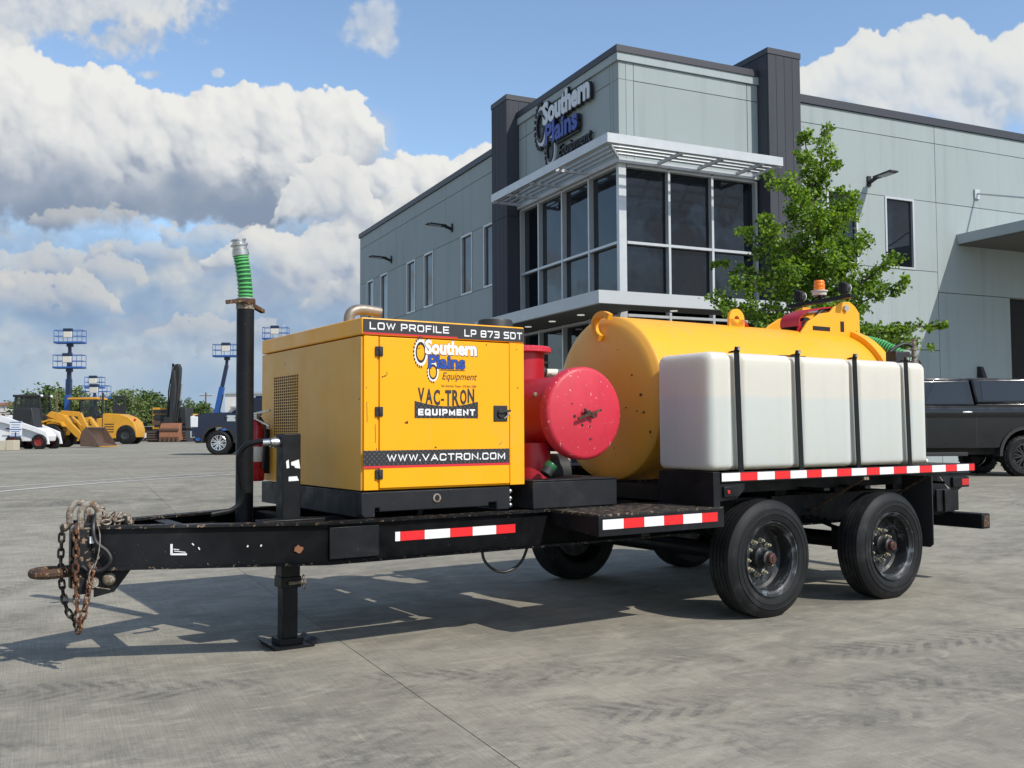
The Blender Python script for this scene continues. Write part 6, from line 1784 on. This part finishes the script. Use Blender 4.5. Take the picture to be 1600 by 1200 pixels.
    m = MB(); m.box(tail - .16, tail + .02, -.95, .95, z0 + .05, z0 + .25); vp('rear_bumper', m, 'black_plastic' if shell else 'chrome', t, .03)
    if shell:
        b = [(-3.02, bed), (tail + .02, bed)]; 
        m = MB(); m.hexa([(tail + .02, -hw + .04, bed), (-2.97, -hw + .04, bed), (-2.97, hw - .04, bed), (tail + .02, hw - .04, bed)], [(tail + .10, -hw + .12, top - .02), (-2.90, -hw + .12, top - .02), (-2.90, hw - .12, top - .02), (tail + .10, hw - .12, top - .02)]); sh = vp('canopy_shell', m, paint_, t, .05, 3)
        for s in (-1, 1):
            q = [Vector((tail + .02, s * (hw - .04), bed)), Vector((-3.0, s * (hw - .04), bed)), Vector((-3.0, s * (hw - .12), top - .02)), Vector((tail + .1, s * (hw - .12), top - .02))]
            n = Vector((0, s, .3)).normalized() * .007; w = [lerp_quad(q, a, c) for a, c in ((.14, .12), (.95, .12), (.95, .86), (.14, .86))]
            m = MB(); m.hexa([v - n * .5 for v in w], [v + n for v in w]); vp('shell_window', m, 'car_glass', sh, 0, smooth=None)
        m = MB(); m.box(-4.0, -3.3, -.2, .2, top - .02, top + .03); vp('roof_vent', m, 'black_plastic', sh, .01)
    else:
        m = MB(); m.box(tail + .1, -3.02, -.86, .86, bed - .40, bed + .004); vp('bed_cover', m, 'black_plastic', t)
    wheel_set(t, [(0, -hw + .02, 0), (-wb, -hw + .02, 0), (0, hw - .02, 1), (-wb, hw - .02, 1)], R, .30, rims, R * .62, spokes, 'mach_grey')
    for x in (0, -wb):
        m = MB(); m.cyl((x, -.8, R), (x, .8, R), .07, n=10); m.sphere((x, .1, R), .18, 10, 6); vp('axle', m, 'mach_grey', t)
    return t


def vloc(px, py, heading, off):      # origin so that the point `off` (own frame) stands at the pixel's ground point
    g = on_ground(px, py); c, s = math.cos(heading), math.sin(heading)
    p = Vector((g.x - off[0] * c + off[1] * s, g.y - off[0] * s - off[1] * c, 0)); p.z = gz(g.x, g.y); return p


h = math.radians(186)
pt = pickup(vloc(341, 711, h, (0, 1.12)), h, 'truck_blue', 'navy blue crew-cab pickup with bright chrome wheels parked facing left', rims='chrome', spokes=8, R=.45, lift=.08)
pt.scale = (1.12, 1.12, 1.12)
h = math.radians(186)
pk = vloc(1604, 744.5, h, (-4.06 * .86, .86))
pk = pickup(pk, h, 'truck_black', 'black crew-cab pickup with a canopy shell parked behind the white water tank', True, 'black_plastic', 8, R=.45, lift=.10)
pk.scale = (.86, .86, .86)


def boom_lift(px_, D, base_py, plat_px, plat_py, label, width=2.44, deep=.9, lean=0.0):
    """self-propelled boom lift: chassis, turret, telescoped boom, platform with rails and control box"""
    p = at_depth(px_, base_py, D); p.z = gz(p.x, p.y)
    t = vthing('boom_lift', p, 0.0, label, 'boom lift', 'blue boom lifts parked in the yard')
    q = at_depth(plat_px, plat_py, D) - p     # underside of the platform
    m = MB(); m.box(-1.3, 1.3, -1.1, 1.1, .45, .95); vp('chassis', m, 'lift_blue', t, .05)
    wheel_set(t, [(-1.0, -1.22, 0), (1.0, -1.22, 0), (-1.0, 1.22, 1), (1.0, 1.22, 1)], .45, .32, 'lift_blue', .25)
    m = MB(); m.box(-1.0, 1.0, -.9, .9, .98, 1.75); vp('turret', m, 'lift_blue', t, .06)
    a = Vector((q.x * 0.0, 0, 1.5)); e = Vector((q.x, q.y, q.z - .55)); d = e - a
    m = MB(); m.bar(a, a + d * .62, .42, .42, (0, 1, 0)); b = vp('boom', m, 'lift_blue', t, .02)
    m = MB(); m.bar(a + d * .60, a + d * .97, .30, .30, (0, 1, 0)); vp('boom_section', m, 'lift_dark', b, .02)
    m = MB(); m.cyl(a + Vector((.30, -.1, .2)), a + d * .5 + Vector((.28, -.1, 0)), .05, n=8); vp('cable_track', m, 'black_plastic', b)
    m = MB(); m.bar(a + d * .95, e + Vector((0, -.05, .30)), .22, .22, (0, 1, 0)); m.box(e.x - .22, e.x + .22, e.y - .2, e.y + .2, e.z + .28, e.z + .56); vp('jib', m, 'lift_dark', t)
    w = width / 2; z = q.z; y0, y1 = q.y - deep / 2, q.y + deep / 2
    m = MB(); m.box(q.x - w, q.x + w, y0, y1, z, z + .16); pf = vp('platform', m, 'lift_blue', t, .02)
    for (nm, zz) in (('mid_rail', .62), ('top_rail', 1.12)):
        m = MB(); c = [(q.x - w + .03, y0 + .03, z + zz), (q.x + w - .03, y0 + .03, z + zz), (q.x + w - .03, y1 - .03, z + zz), (q.x - w + .03, y1 - .03, z + zz)]
        m.tube(c + [c[0]], .026, 6); vp(nm, m, 'lift_blue', pf)
    for xx in (-w + .03, -w * .33, w * .33, w - .03):
        for yy in (y0 + .03, y1 - .03):
            m = MB(); m.cyl((q.x + xx, yy, z + .15), (q.x + xx, yy, z + 1.12), .024, n=6); vp('rail_post', m, 'lift_blue', pf)
    m = MB(); m.box(q.x - .36, q.x + .36, y0 - .10, y0 + .16, z + .48, z + 1.0); vp('control_box', m, 'cream', pf, .03)
    m = MB(); m.box(q.x - .38, q.x + .38, y0 - .12, y0 + .18, z + 1.0, z + 1.26); vp('control_hood', m, 'lift_dark', pf, .03)
    return t


boom_lift(105, 84, 690, 109.5, 537, 'tallest blue boom lift, its platform highest over the yard')
boom_lift(104, 82, 690, 108.5, 576, 'blue boom lift with the second platform below the tallest one')
boom_lift(147, 86, 690, 150, 623, 'blue boom lift with a low platform above the compactor cab', width=2.3)
boom_lift(149, 98, 688, 148, 607, 'blue boom lift just behind the low one over the compactor', width=1.75)
boom_lift(334, 88, 688, 355, 558, 'blue boom lift with a leaning boom behind the navy pickup', width=2.4)
boom_lift(412, 90, 688, 431, 531, 'blue boom lift peeking over the yellow engine box', width=2.3)


def skid_steer():
    D = 52.0; c = on_ground(34, 701.5); s = c.y * 1.0
    h = 0.0
    t = vthing('skid_steer', vloc(21, 702, h, (-.45, -.85)), h, 'white skid-steer loader with red wheel rims at the far left', 'loader')
    k = 1.25
    def P(l): return [(x * k, z * k) for x, z in l]
    m = MB(); m.prism(P([(-1.35, .35), (1.0, .35), (1.05, .60), (.75, .95), (-.15, 1.05), (-.55, 1.25), (-1.35, 1.30), (-1.5, .8)]), (0, -.62, 0), X3, Z3, (0, 1.24, 0)); vp('body', m, 'white', t, .04)
    for s_ in (-1, 1):
        m = MB(); m.prism(P([(-1.45, 1.28), (-1.25, 1.58), (-.9, 1.52), (.55, 1.02), (1.12, .78), (1.25, .22), (1.08, .22), (.98, .62), (.45, .82), (-.85, 1.20)]), (0, s_ * .80 - .07, 0), X3, Z3, (0, .14, 0)); vp('lift_arm', m, 'white', t, .02)
    m = MB(); m.hexa([(-.75, -.5, 1.45), (.55, -.5, 1.2), (.55, .5, 1.2), (-.75, .5, 1.45)], [(-.70, -.47, 2.35), (.35, -.47, 2.35), (.35, .47, 2.35), (-.70, .47, 2.35)]); vp('cab', m, 'mach_grey', t, .03)
    for s_ in (-1, 1):
        m = MB(); y = s_ * .50; m.box(-.55, .30, min(y, y * 1.02), max(y, y * 1.02), 1.60, 2.2); vp('side_window', m, 'car_glass', t)
    m = MB(); m.hexa([(1.2, -1.0, .10), (1.75, -1.0, .06), (1.75, 1.0, .06), (1.2, 1.0, .10)], [(1.25, -1.0, .75), (1.35, -1.0, .75), (1.35, 1.0, .75), (1.25, 1.0, .75)])
    m = MB(); m.box(-.9, -.35, -.885, -.87, 1.12, 1.2); vp('lettering_strip', m, 'black_print', t)
    wheel_set(t, [(-.45 * 1, -1.0, 0), (1.02, -1.0, 0), (-.45, 1.0, 1), (1.02, 1.0, 1)], .42, .30, 'rim_red', .24)
    # notice board and a concrete block in front of it
    b = on_ground(41, 702); 
    n = vthing('notice_board', Vector((b.x, b.y - 1.2, gz(b.x, b.y))), 0, 'white and blue notice board on a post before the skid-steer', 'sign')
    m = MB(); m.cyl((0, 0, 0), (0, 0, .95), .05, n=8); vp('post', m, 'mach_grey', n)
    m = MB(); m.box(-.33, .33, -.03, .03, .70, 1.56); bd = vp('board', m, 'white', n, .005)
    for z in (1.49, 1.09, .72): 
        m = MB(); m.box(-.33, .33, -.036, -.031, z, z + .05); vp('board_band', m, 'board_blue', bd)
    for z in (1.35, 1.22, .98, .85):
        m = MB(); m.box(-.24, .22, -.035, -.031, z, z + .035); vp('board_line', m, 'board_blue', bd)
    b = on_ground(42, 703)
    o = vthing('concrete_block', Vector((b.x - .15, b.y - 1.6, gz(b.x, b.y))), 0, 'pale blocks on the ground before the skid-steer wheels', 'block')
    m = MB(); m.box(-.46, -.04, -.3, .3, 0, .52); vp('block_half', m, 'block', o, .02); m = MB(); m.box(-.02, .42, -.3, .3, 0, .54); vp('block_half', m, 'block', o, .02)


skid_steer()


def wheel_loader():
    h = math.radians(0)
    g = on_ground(77, 699.5); p = Vector((g.x, g.y + 1.2, gz(g.x, g.y))); k = g.y / 66.0
    t = vthing('wheel_loader', p, h, 'yellow wheel loader with a dark cab and lowered brown bucket', 'loader')
    t.scale = (k, k, k)
    m = MB(); m.prism([(-4.4, .8), (-.8, .7), (-.6, 1.4), (-1.2, 1.9), (-4.2, 1.9), (-4.6, 1.5)], (0, -1.0, 0), X3, Z3, (0, 2.0, 0)); vp('rear_body', m, 'mach_yellow', t, .06)
    m = MB(); m.box(-2.7, -.75, -.8, .8, 1.7, 2.25); cb = vp('cab', m, 'mach_grey', t, .04)
    for x0, x1 in ((-2.68, -2.58), (-1.75, -1.03), (-2.25, -2.20), (-.85, -1.0)):
        for s_ in (-.76, .76):
            m = MB(); m.bar((x0 if x0 != -1.75 else -1.70, s_, 2.24), (x1 if x0 != -1.75 else -1.66, s_ * .94, 3.44), .11, .09); vp('cab_post', m, 'mach_grey', cb)
    m = MB(); m.box(-2.3, -1.7, -.3, .3, 2.2, 2.95); vp('operator_seat', m, 'mach_grey', cb, .05)
    m = MB(); m.box(-2.75, -.9, -.85, .85, 3.42, 3.58); vp('cab_roof', m, 'mach_grey', t, .04)
    for (x0, x1) in ((-2.6, -2.26), (-2.18, -1.74), (-1.64, -.95)):
        for s_ in (-1, 1):
            m = MB(); y = s_ * .74; m.box(x0, x1, min(y, y * 1.01), max(y, y * 1.01), 2.26, 3.40); vp('cab_window', m, 'clear', cb, smooth=None)
    for s_ in (-1, 1):
        m = MB(); m.tube([(-.7, s_ * .95, 1.8), (-.7, s_ * .95, 2.5), (-1.5, s_ * .98, 2.6), (-2.9, s_ * .98, 2.4), (-4.2, s_ * .98, 2.3), (-4.3, s_ * .98, 1.85)], .03, 6); vp('handrail', m, 'mach_grey', t)
        m = MB(); m.box(-2.6, -1.0, s_ * .95 - .1, s_ * .95 + .1, 1.02, 1.10); m.box(-1.5, -1.05, s_ * 1.0 - .1, s_ * 1.0 + .1, .55, .62); vp('step', m, 'mach_grey', t)
        m = MB(); m.sphere((-.85, s_ * .7, 3.5), .10, 8, 6); vp('work_lamp', m, 'lens_white', t)
    m = MB(); m.box(-3.9, -2.9, -1.012, -1.002, 1.25, 1.65); vp('grille_panel', m, 'mach_grey', t)
    m = MB(); m.prism([(-.95, 1.42), (-.75, 1.72), (.0, 1.92), (.75, 1.72), (.95, 1.42), (.85, 1.40), (.68, 1.62), (.0, 1.80), (-.68, 1.62), (-.85, 1.40)], (0, -1.3, 0), X3, Z3, (0, .5, 0)); vp('mudguard', m, 'mach_yellow', t)
    m = MB(); m.prism([(-.7, .8), (.5, .8), (.9, 1.7), (.7, 2.2), (-.5, 2.1)], (0, -.6, 0), X3, Z3, (0, 1.2, 0)); vp('front_frame', m, 'mach_yellow', t, .05)
    for s in (-1, 1):
        m = MB(); m.prism([(-.55, 2.15), (-.2, 2.45), (.6, 2.25), (1.7, 1.15), (2.3, .45), (2.15, .25), (1.45, .75), (.4, 1.75)], (0, s * .62 - .1, 0), X3, Z3, (0, .2, 0)); vp('lift_arm', m, 'mach_yellow', t, .03)
    m = MB(); m.bar((.2, 0, 2.35), (1.4, 0, 2.25), .25, .34); m.bar((1.4, 0, 2.3), (2.1, 0, .9), .22, .34); m.cyl((.0, 0, 2.2), (1.2, 0, 2.3), .12, n=10); vp('tilt_linkage', m, 'mach_yellow', t, .03)
    m = MB(); m.cyl((.1, -.35, 1.5), (1.6, -.35, 1.1), .10, n=10); vp('lift_cylinder', m, 'steel', t)
    pr = [(2.15, .08), (3.45, .05), (3.47, .10), (2.6, .30), (2.42, .70), (2.46, 1.10), (2.6, 1.32), (2.5, 1.38), (2.2, 1.05), (2.08, .5)]
    m = MB(); m.prism(pr, (0, -1.45, 0), X3, Z3, (0, 2.9, 0)); bk = vp('bucket', m, 'dirt_steel', t, .02)
    for s in (-1, 1):
        m = MB(); m.prism([(2.15, .1), (3.43, .08), (2.6, 1.32), (2.2, 1.0)], (0, s * 1.46 - .025, 0), X3, Z3, (0, .05, 0)); vp('bucket_side', m, 'dirt_steel', bk)
    m = MB(); m.box(3.4, 3.62, -1.45, 1.45, .03, .09); vp('cutting_edge', m, 'mach_yellow', bk)
    wheel_set(t, [(0, -1.25, 0), (-3.1, -1.25, 0), (0, 1.25, 1), (-3.1, 1.25, 1)], .80, .55, 'mach_yellow', .42)
    # yellow coupler frame standing beside it
    g = on_ground(118, 696)
    f = vthing('quick_coupler', Vector((g.x, g.y + 2, gz(g.x, g.y))), 0, 'yellow loader coupler standing between the loader arms and the compactor', 'attachment')
    m = MB(); m.bar((-.9, 0, .3), (-.9, 0, 1.8), .5, .35); m.bar((-.9, 0, 1.75), (.3, 0, 2.0), .5, .35); m.bar((.25, 0, 2.0), (.75, 0, 1.3), .5, .25); vp('frame', m, 'mach_yellow', f, .03)
    m = MB(); m.box(.0, .45, -.5, .5, 0, 1.15); vp('counterweight', m, 'dirt_steel', f, .04)


wheel_loader()


def compactor():
    g = on_ground(197, 694); k = g.y / 78.0
    t = vthing('compactor', Vector((g.x, g.y + .9, gz(g.x, g.y))), 0.0, 'yellow roller compactor with an open canopy and rounded rear hood', 'compactor')
    t.scale = (k, k, k)
    # own frame: rear wheel at the origin, machine's cab towards -x
    arc = [(.55 * math.cos(a) * 1.35 - .0, .58 + .60 * math.sin(a) * 1.35) for a in [PI * i / 10 for i in range(11)]]
    poly = [(.80, .5), (.84, 1.1), (.62, 1.75), (.15, 2.15), (-.6, 2.40), (-1.6, 2.45), (-1.9, 2.4), (-1.9, .45), (-.78, .45)] + list(reversed(arc))[1:-1]
    m = MB(); m.prism(poly, (0, -.95, 0), X3, Z3, (0, 1.9, 0)); vp('rear_hood', m, 'mach_yellow', t, .06, 3)
    m = MB(); m.hexa([(-4.3, -.9, .55), (-1.92, -.9, .55), (-1.92, .9, .55), (-4.3, .9, .55)], [(-4.1, -.9, 1.7), (-1.92, -.9, 2.1), (-1.92, .9, 2.1), (-4.1, .9, 1.7)]); vp('side_panel', m, 'mach_yellow', t, .05)
    m = MB(); m.box(-2.95, -2.52, -.925, -.915, 1.52, 1.86); bdg = vp('badge', m, 'black_print', t)
    m = MB(); m.prism([(-2.88, 1.62), (-2.80, 1.74), (-2.68, 1.70), (-2.60, 1.62), (-2.62, 1.58), (-2.70, 1.64), (-2.82, 1.64), (-2.86, 1.57)], (0, -.927, 0), X3, Z3, (0, -.004, 0)); vp('emblem', m, 'mach_yellow', bdg)
    m = MB(); m.box(-3.55, -3.05, -.925, -.915, 1.56, 1.78); vp('decal', m, 'cream', t)
    m = MB(); m.hexa([(-4.7, -1.0, 3.55), (-2.25, -1.0, 3.55), (-2.25, 1.0, 3.55), (-4.7, 1.0, 3.55)], [(-4.6, -1.0, 3.70), (-2.3, -1.0, 3.74), (-2.3, 1.0, 3.74), (-4.6, 1.0, 3.70)]); vp('canopy_roof', m, 'mach_yellow', t, .03)
    for x in (-4.5, -3.6, -2.4):
        for s in (-1, 1):
            m = MB(); m.bar((x, s * .9, 1.6), (x + .03, s * .92, 3.56), .10, .10); vp('canopy_post', m, 'mach_grey', t)
    m = MB(); m.box(-3.55, -2.45, -.88, .88, 2.15, 2.35); m.box(-3.2, -2.7, -.3, .3, 2.1, 3.0); vp('seat', m, 'mach_grey', t, .04)
    m = MB(); m.box(-3.5, -2.5, -.90, -.885, 2.0, 3.45); vp('cab_glass', m, 'clear', t)
    for z in (.95, 1.15, 1.35, 1.55):
        m = MB(); m.box(-1.7, -.95, -.965, -.952, z, z + .07); vp('louvre', m, 'mach_grey', t)
    m = MB(); m.tube([(-1.85, -.9, 2.45), (-1.85, -.9, 2.85), (-.6, -.9, 2.75), (-.5, -.9, 2.4)], .03, 6); vp('handrail', m, 'mach_grey', t)
    m = MB(); m.box(-1.86, -1.83, -.956, -.948, .5, 2.4); vp('hood_seam', m, 'mach_grey', t)
    m = MB(); m.cyl((.55, -.7, 1.95), (.66, -.7, 1.90), .10, n=10); vp('tail_lamp', m, 'lens_red', t)
    m = MB(); m.cyl((-2.0, -.6, 2.4), (-2.0, -.6, 4.1), .09, n=10); vp('exhaust_stack', m, 'mach_grey', t)
    m = MB(); m.cyl((-4.6, -1.0, .75), (-4.6, 1.0, .75), .75, n=28); vp('drum', m, 'dirt_steel', t)
    wheel_set(t, [(0, -1.0, 0), (0, 1.0, 1)], .76, .45, 'mach_grey', .38)
    # dark mast of a forklift behind it
    g = on_ground(129, 692)
    f = vthing('forklift', Vector((g.x, g.y + 9, gz(g.x, g.y))), 0, 'dark forklift mast rising behind the compactor canopy', 'forklift')
    for x in (-.45, .45):
        m = MB(); m.box(x - .12, x + .12, -.12, .12, .1, 4.9); vp('mast_rail', m, 'mach_grey', f)
    for z in (1.0, 2.4, 3.6, 4.6):
        m = MB(); m.box(-.45, .45, -.10, .10, z, z + .28); vp('mast_crossbar', m, 'mach_grey', f)
    m = MB(); m.box(-.7, .7, -.25, -.13, 2.9, 3.9); vp('carriage', m, 'mach_grey', f)
    m = MB(); m.box(-.8, .8, .2, 3.0, .5, 1.6); m.box(-.7, .7, .9, 2.4, 1.6, 2.9); vp('body', m, 'mach_grey', f, .05)
    wheel_set(f, [(-.55, .6, 0), (.95, .6, 1)], .4, .3, 'mach_grey', .2)


compactor()


def excavator():
    g = on_ground(262, 690.5); k = g.y / 100.0
    t = vthing('excavator', Vector((g.x, g.y + 2, gz(g.x, g.y))), 0, 'yellow excavator with a folded dark boom and brown bucket in front', 'excavator')
    t.scale = (k, k, k)
    for (x0, x1) in ((-2.0, -.9), (.9, 2.0)):
        m = MB(); m.prism([(-2.4, .3), (-2.1, .02), (2.1, .02), (2.4, .3), (2.4, .9), (2.1, 1.15), (-2.1, 1.15), (-2.4, .9)], (x0, 0, 0), Y3, Z3, (x1 - x0, 0, 0)); tk = vp('track', m, 'mach_grey', t, .04)
        for z in (.25, .5, .75, 1.0):
            m = MB(); m.box(x0, x1, -2.46, -2.38, z - .07, z + .07); vp('track_shoe', m, 'dirt_steel', tk)
    m = MB(); m.box(-.9, .9, -1.4, 1.4, .5, 1.2); vp('carbody', m, 'mach_grey', t)
    m = MB(); m.box(-1.75, .0, -1.6, 2.2, 1.25, 3.5); m.box(-1.75, 1.7, .6, 2.6, 1.25, 2.9); vp('house', m, 'mach_yellow', t, .10, 3)
    m = MB(); m.box(-1.5, -.35, -1.63, -1.605, 1.5, 2.8); vp('house_door', m, 'mach_grey', t)
    m = MB(); m.box(.75, 1.75, -1.7, .5, 1.3, 3.5); c = vp('cab', m, 'mach_grey', t, .08)
    m = MB(); m.box(.85, 1.65, -1.73, -1.705, 1.7, 3.4); vp('cab_window', m, 'car_glass', c)
    m = MB(); m.cyl((-.35, .2, 3.8), (-.35, .2, 6.1), .16, n=10); m.sphere((-.35, .2, 6.1), .22, 10, 6); vp('exhaust_stack', m, 'mach_grey', t)
    m = MB(); m.prism([(-.05, 1.7), (.70, 1.6), (.92, 4.2), (1.12, 6.6), (1.15, 7.5), (.98, 7.95), (.62, 7.9), (.38, 7.3), (.10, 6.3), (-.08, 5.2), (-.10, 3.4)], (0, -1.9, 0), X3, Z3, (0, .7, 0)); bm = vp('boom', m, 'mach_grey', t, .06)
    m = MB(); m.prism([(.35, 2.3), (.75, 2.2), (.98, 5.6), (.86, 7.2), (.62, 7.3)], (0, -2.75, 0), X3, Z3, (0, .5, 0)); vp('stick', m, 'mach_grey', t, .05)
    for (x0, x1, y) in ((-.12, .16, -2.05), (.80, 1.06, -1.6)):
        m = MB(); m.cyl((x0, y, 2.0), (x1, y, 4.2), .17, n=10); vp('cylinder_barrel', m, 'mach_grey', t)
        m = MB(); m.cyl((x1, y, 4.2), (x1 + .16, y, 5.9), .09, n=10); vp('cylinder_rod', m, 'steel', t)
    for k in range(4):
        m = MB(); m.tube(smooth_path([(.1 + .12 * k, -2.1, 3.0), (.2 + .12 * k, -2.3, 5.2), (.45 + .10 * k, -2.3, 7.2), (.6 + .05 * k, -2.6, 7.9)], 5), .035, 6); vp('hydraulic_hose', m, 'hose_black', t)
    for (z, c) in ((1.95, 'dirt_steel'), (2.5, 'mach_grey'), (3.1, 'mach_grey')):
        m = MB(); m.box(-1.62, -.25, -1.66, -1.61, z - .22, z + .18); vp('door_louvre', m, c, t)
    m = MB(); m.tube([(-1.7, -1.5, 3.5), (-1.7, -1.5, 4.0), (-.1, -1.5, 4.0), (-.1, -1.5, 3.5)], .035, 6); vp('guard_rail', m, 'mach_grey', t)
    prf = [(-3.1, 1.9), (-3.25, 1.0), (-2.8, .25), (-3.9, .06), (-4.1, .5), (-3.95, 1.3), (-3.6, 1.85)]
    m = MB(); m.prism(prf, (.05, -.6, 0), Y3, Z3, (2.0, 0, 0)); bk = vp('bucket', m, 'orange_steel', t, .06)
    for k in range(5):
        m = MB(); m.hexa([(.10 + .43 * k, -4.75, .05), (.30 + .43 * k, -4.75, .05), (.30 + .43 * k, -4.3, .02), (.10 + .43 * k, -4.3, .02)], [(.14 + .43 * k, -4.78, .50), (.26 + .43 * k, -4.78, .50), (.30 + .43 * k, -4.5, .55), (.10 + .43 * k, -4.5, .55)]); vp('bucket_tooth', m, 'dirt_steel', bk)
    m = MB(); m.box(.05, 2.05, -4.74, -4.69, 1.15, 1.35); vp('bucket_lip', m, 'dirt_steel', bk)
    m = MB(); m.box(.1, .75, -3.4, -2.6, 1.9, 2.5); vp('bucket_link', m, 'mach_grey', t)


excavator()


# ------------------------------------------------------------------ far edge of the yard
def fence_run(x0, x1, D, label):
    p0 = at_depth(x0, 676, D); p1 = at_depth(x1, 676, D); p0.z = gz(p0.x, p0.y); L = (p1 - p0); L.z = 0
    e = empty('chain_link_fence', p0, math.atan2(L.y, L.x), label, 'fence'); n = int(L.length / 3.2)
    for i in range(n + 1):
        x = L.length * i / n; m = MB(); m.cyl((x, 0, 0), (x, 0, 2.35), .05, n=6); vp('fence_post', m, 'fence', e)
    for z in (.15, 1.2, 2.28):
        m = MB(); m.box(0, L.length, -.02, .02, z, z + .04); vp('fence_rail', m, 'fence', e)
    m = MB(); st = .22
    for i in range(int(L.length / st)):
        x = i * st; m.add([(x, 0, .15), (x + .022, 0, .15), (x + 2.15, 0, 2.30), (x + 2.128, 0, 2.30)], [(0, 1, 2, 3)]); m.add([(x + 2.15, .01, .15), (x + 2.172, .01, .15), (x + .022, .01, 2.30), (x, .01, 2.30)], [(0, 1, 2, 3)])
    f = m.build('wire_mesh', M['fence'], e, smooth=None); f['kind'] = 'stuff'


fence_run(-60, 300, 112, 'dark chain-link fence along the far edge of the yard')


def far_car(px_, D, mat, label, suv=False):
    p = at_depth(px_, 676, D); p.z = gz(p.x, p.y)
    e = empty('parked_car', p, random.choice((0.1, PI)), label, 'car', 'cars parked beyond the far fence')
    hh = 1.75 if suv else 1.45
    m = MB(); m.prism([(-2.2, .35), (2.2, .35), (2.25, .75), (1.2, .95), (-2.1, 1.0), (-2.25, .7)], (0, -.88, 0), X3, Z3, (0, 1.76, 0)); vp('body', m, mat, e, .05)
    m = MB(); m.hexa([(-1.9, -.82, .95), (1.1, -.82, .95), (1.1, .82, .95), (-1.9, .82, .95)], [(-1.5, -.68, hh), (.35, -.68, hh), (.35, .68, hh), (-1.5, .68, hh)]); cb = vp('cabin', m, 'car_glass', e, .05)
    m = MB(); m.box(-1.5, .35, -.68, .68, hh - .03, hh + .03); vp('roof', m, mat, cb, .02)
    wheel_set(e, [(1.35, -.86, 0), (-1.35, -.86, 0), (1.35, .86, 1), (-1.35, .86, 1)], .33, .2, 'steel', .2)


for (x, D, mt, lb, sv) in ((208, 118, 'white', 'white car beyond the fence, just right of the compactor hood', False), (222, 122, 'shed', 'pale car beyond the fence, left of the excavator', True), (290, 120, 'steel', 'silver car beyond the fence, between excavator and navy pickup', True), (276, 124, 'white', 'white car beyond the fence, behind the excavator cab', False)):
    far_car(x, D, mt, lb, sv)


def utility_pole(px_, top_py, D, label, arm=True):
    p = at_depth(px_, 676, D); p.z = gz(p.x, p.y); hgt = (at_depth(px_, top_py, D) - p).z
    e = empty('utility_pole', p, .3, label, 'utility pole', 'utility poles beyond the yard')
    m = MB(); m.cyl((0, 0, -.3), (0, 0, hgt), .13, .09, n=8); vp('pole', m, 'pole_wood', e)
    if arm:
        m = MB(); m.box(-.85, .85, -.05, .05, hgt - .5, hgt - .40); a = vp('crossarm', m, 'pole_wood', e)
        for x in (-.78, -.35, .35, .78):
            m = MB(); m.cyl((x, 0, hgt - .40), (x, 0, hgt - .2), .05, n=6); vp('insulator', m, 'shed', a)
        m = MB(); m.cyl((.32, 0, hgt - 2.4), (.32, 0, hgt - 1.5), .24, n=10); vp('transformer', m, 'steel', e)


utility_pole(321, 613, 135, 'utility pole with crossarm behind the navy pickup')
utility_pole(88, 611, 112, 'bare brown pole before the trees beyond the wheel loader', False)


def far_building(px0, px1, top_py, D, deep, label, mat='shed', roof='steel'):
    p0 = at_depth(px0, 676, D); p1 = at_depth(px1, 676, D); p0.z = gz(p0.x, p0.y); L = (p1 - p0).length; hgt = (at_depth(px0, top_py, D) - p0).z
    e = empty('warehouse', p0, math.atan2(p1.y - p0.y, p1.x - p0.x), label, 'building', 'warehouses beyond the yard')
    m = MB(); m.box(0, L, 0, deep, -.5, hgt); vp('wall', m, mat, e, smooth=None)
    m = MB(); m.prism([(-.3, hgt), (deep + .3, hgt), (deep + .3, hgt + .12), (deep / 2, hgt + .9), (-.3, hgt + .12)], (-.3, 0, 0), Y3, Z3, (L + .6, 0, 0)); vp('roof', m, roof, e, smooth=None)
    n = max(2, int(L / 6))
    for i in range(n):
        x = L * (i + .5) / n; m = MB(); m.box(x - 1.3, x + 1.3, -.06, -.01, hgt * .35, hgt * .62); vp('window', m, 'car_glass', e, smooth=None)
    m = MB(); m.box(L * .1, L * .9, -1.4, -.02, hgt * .68, hgt * .72); vp('awning', m, roof, e, smooth=None)


far_building(351, 470, 616, 175, 22, 'pale warehouse behind the hose mast and navy pickup')
far_building(278, 302, 642, 165, 14, 'small low white shed right of the excavator boom')
far_building(-30, 10, 634, 170, 18, 'pale building at the far left edge behind the skid-steer', 'shed', 'orange_steel')
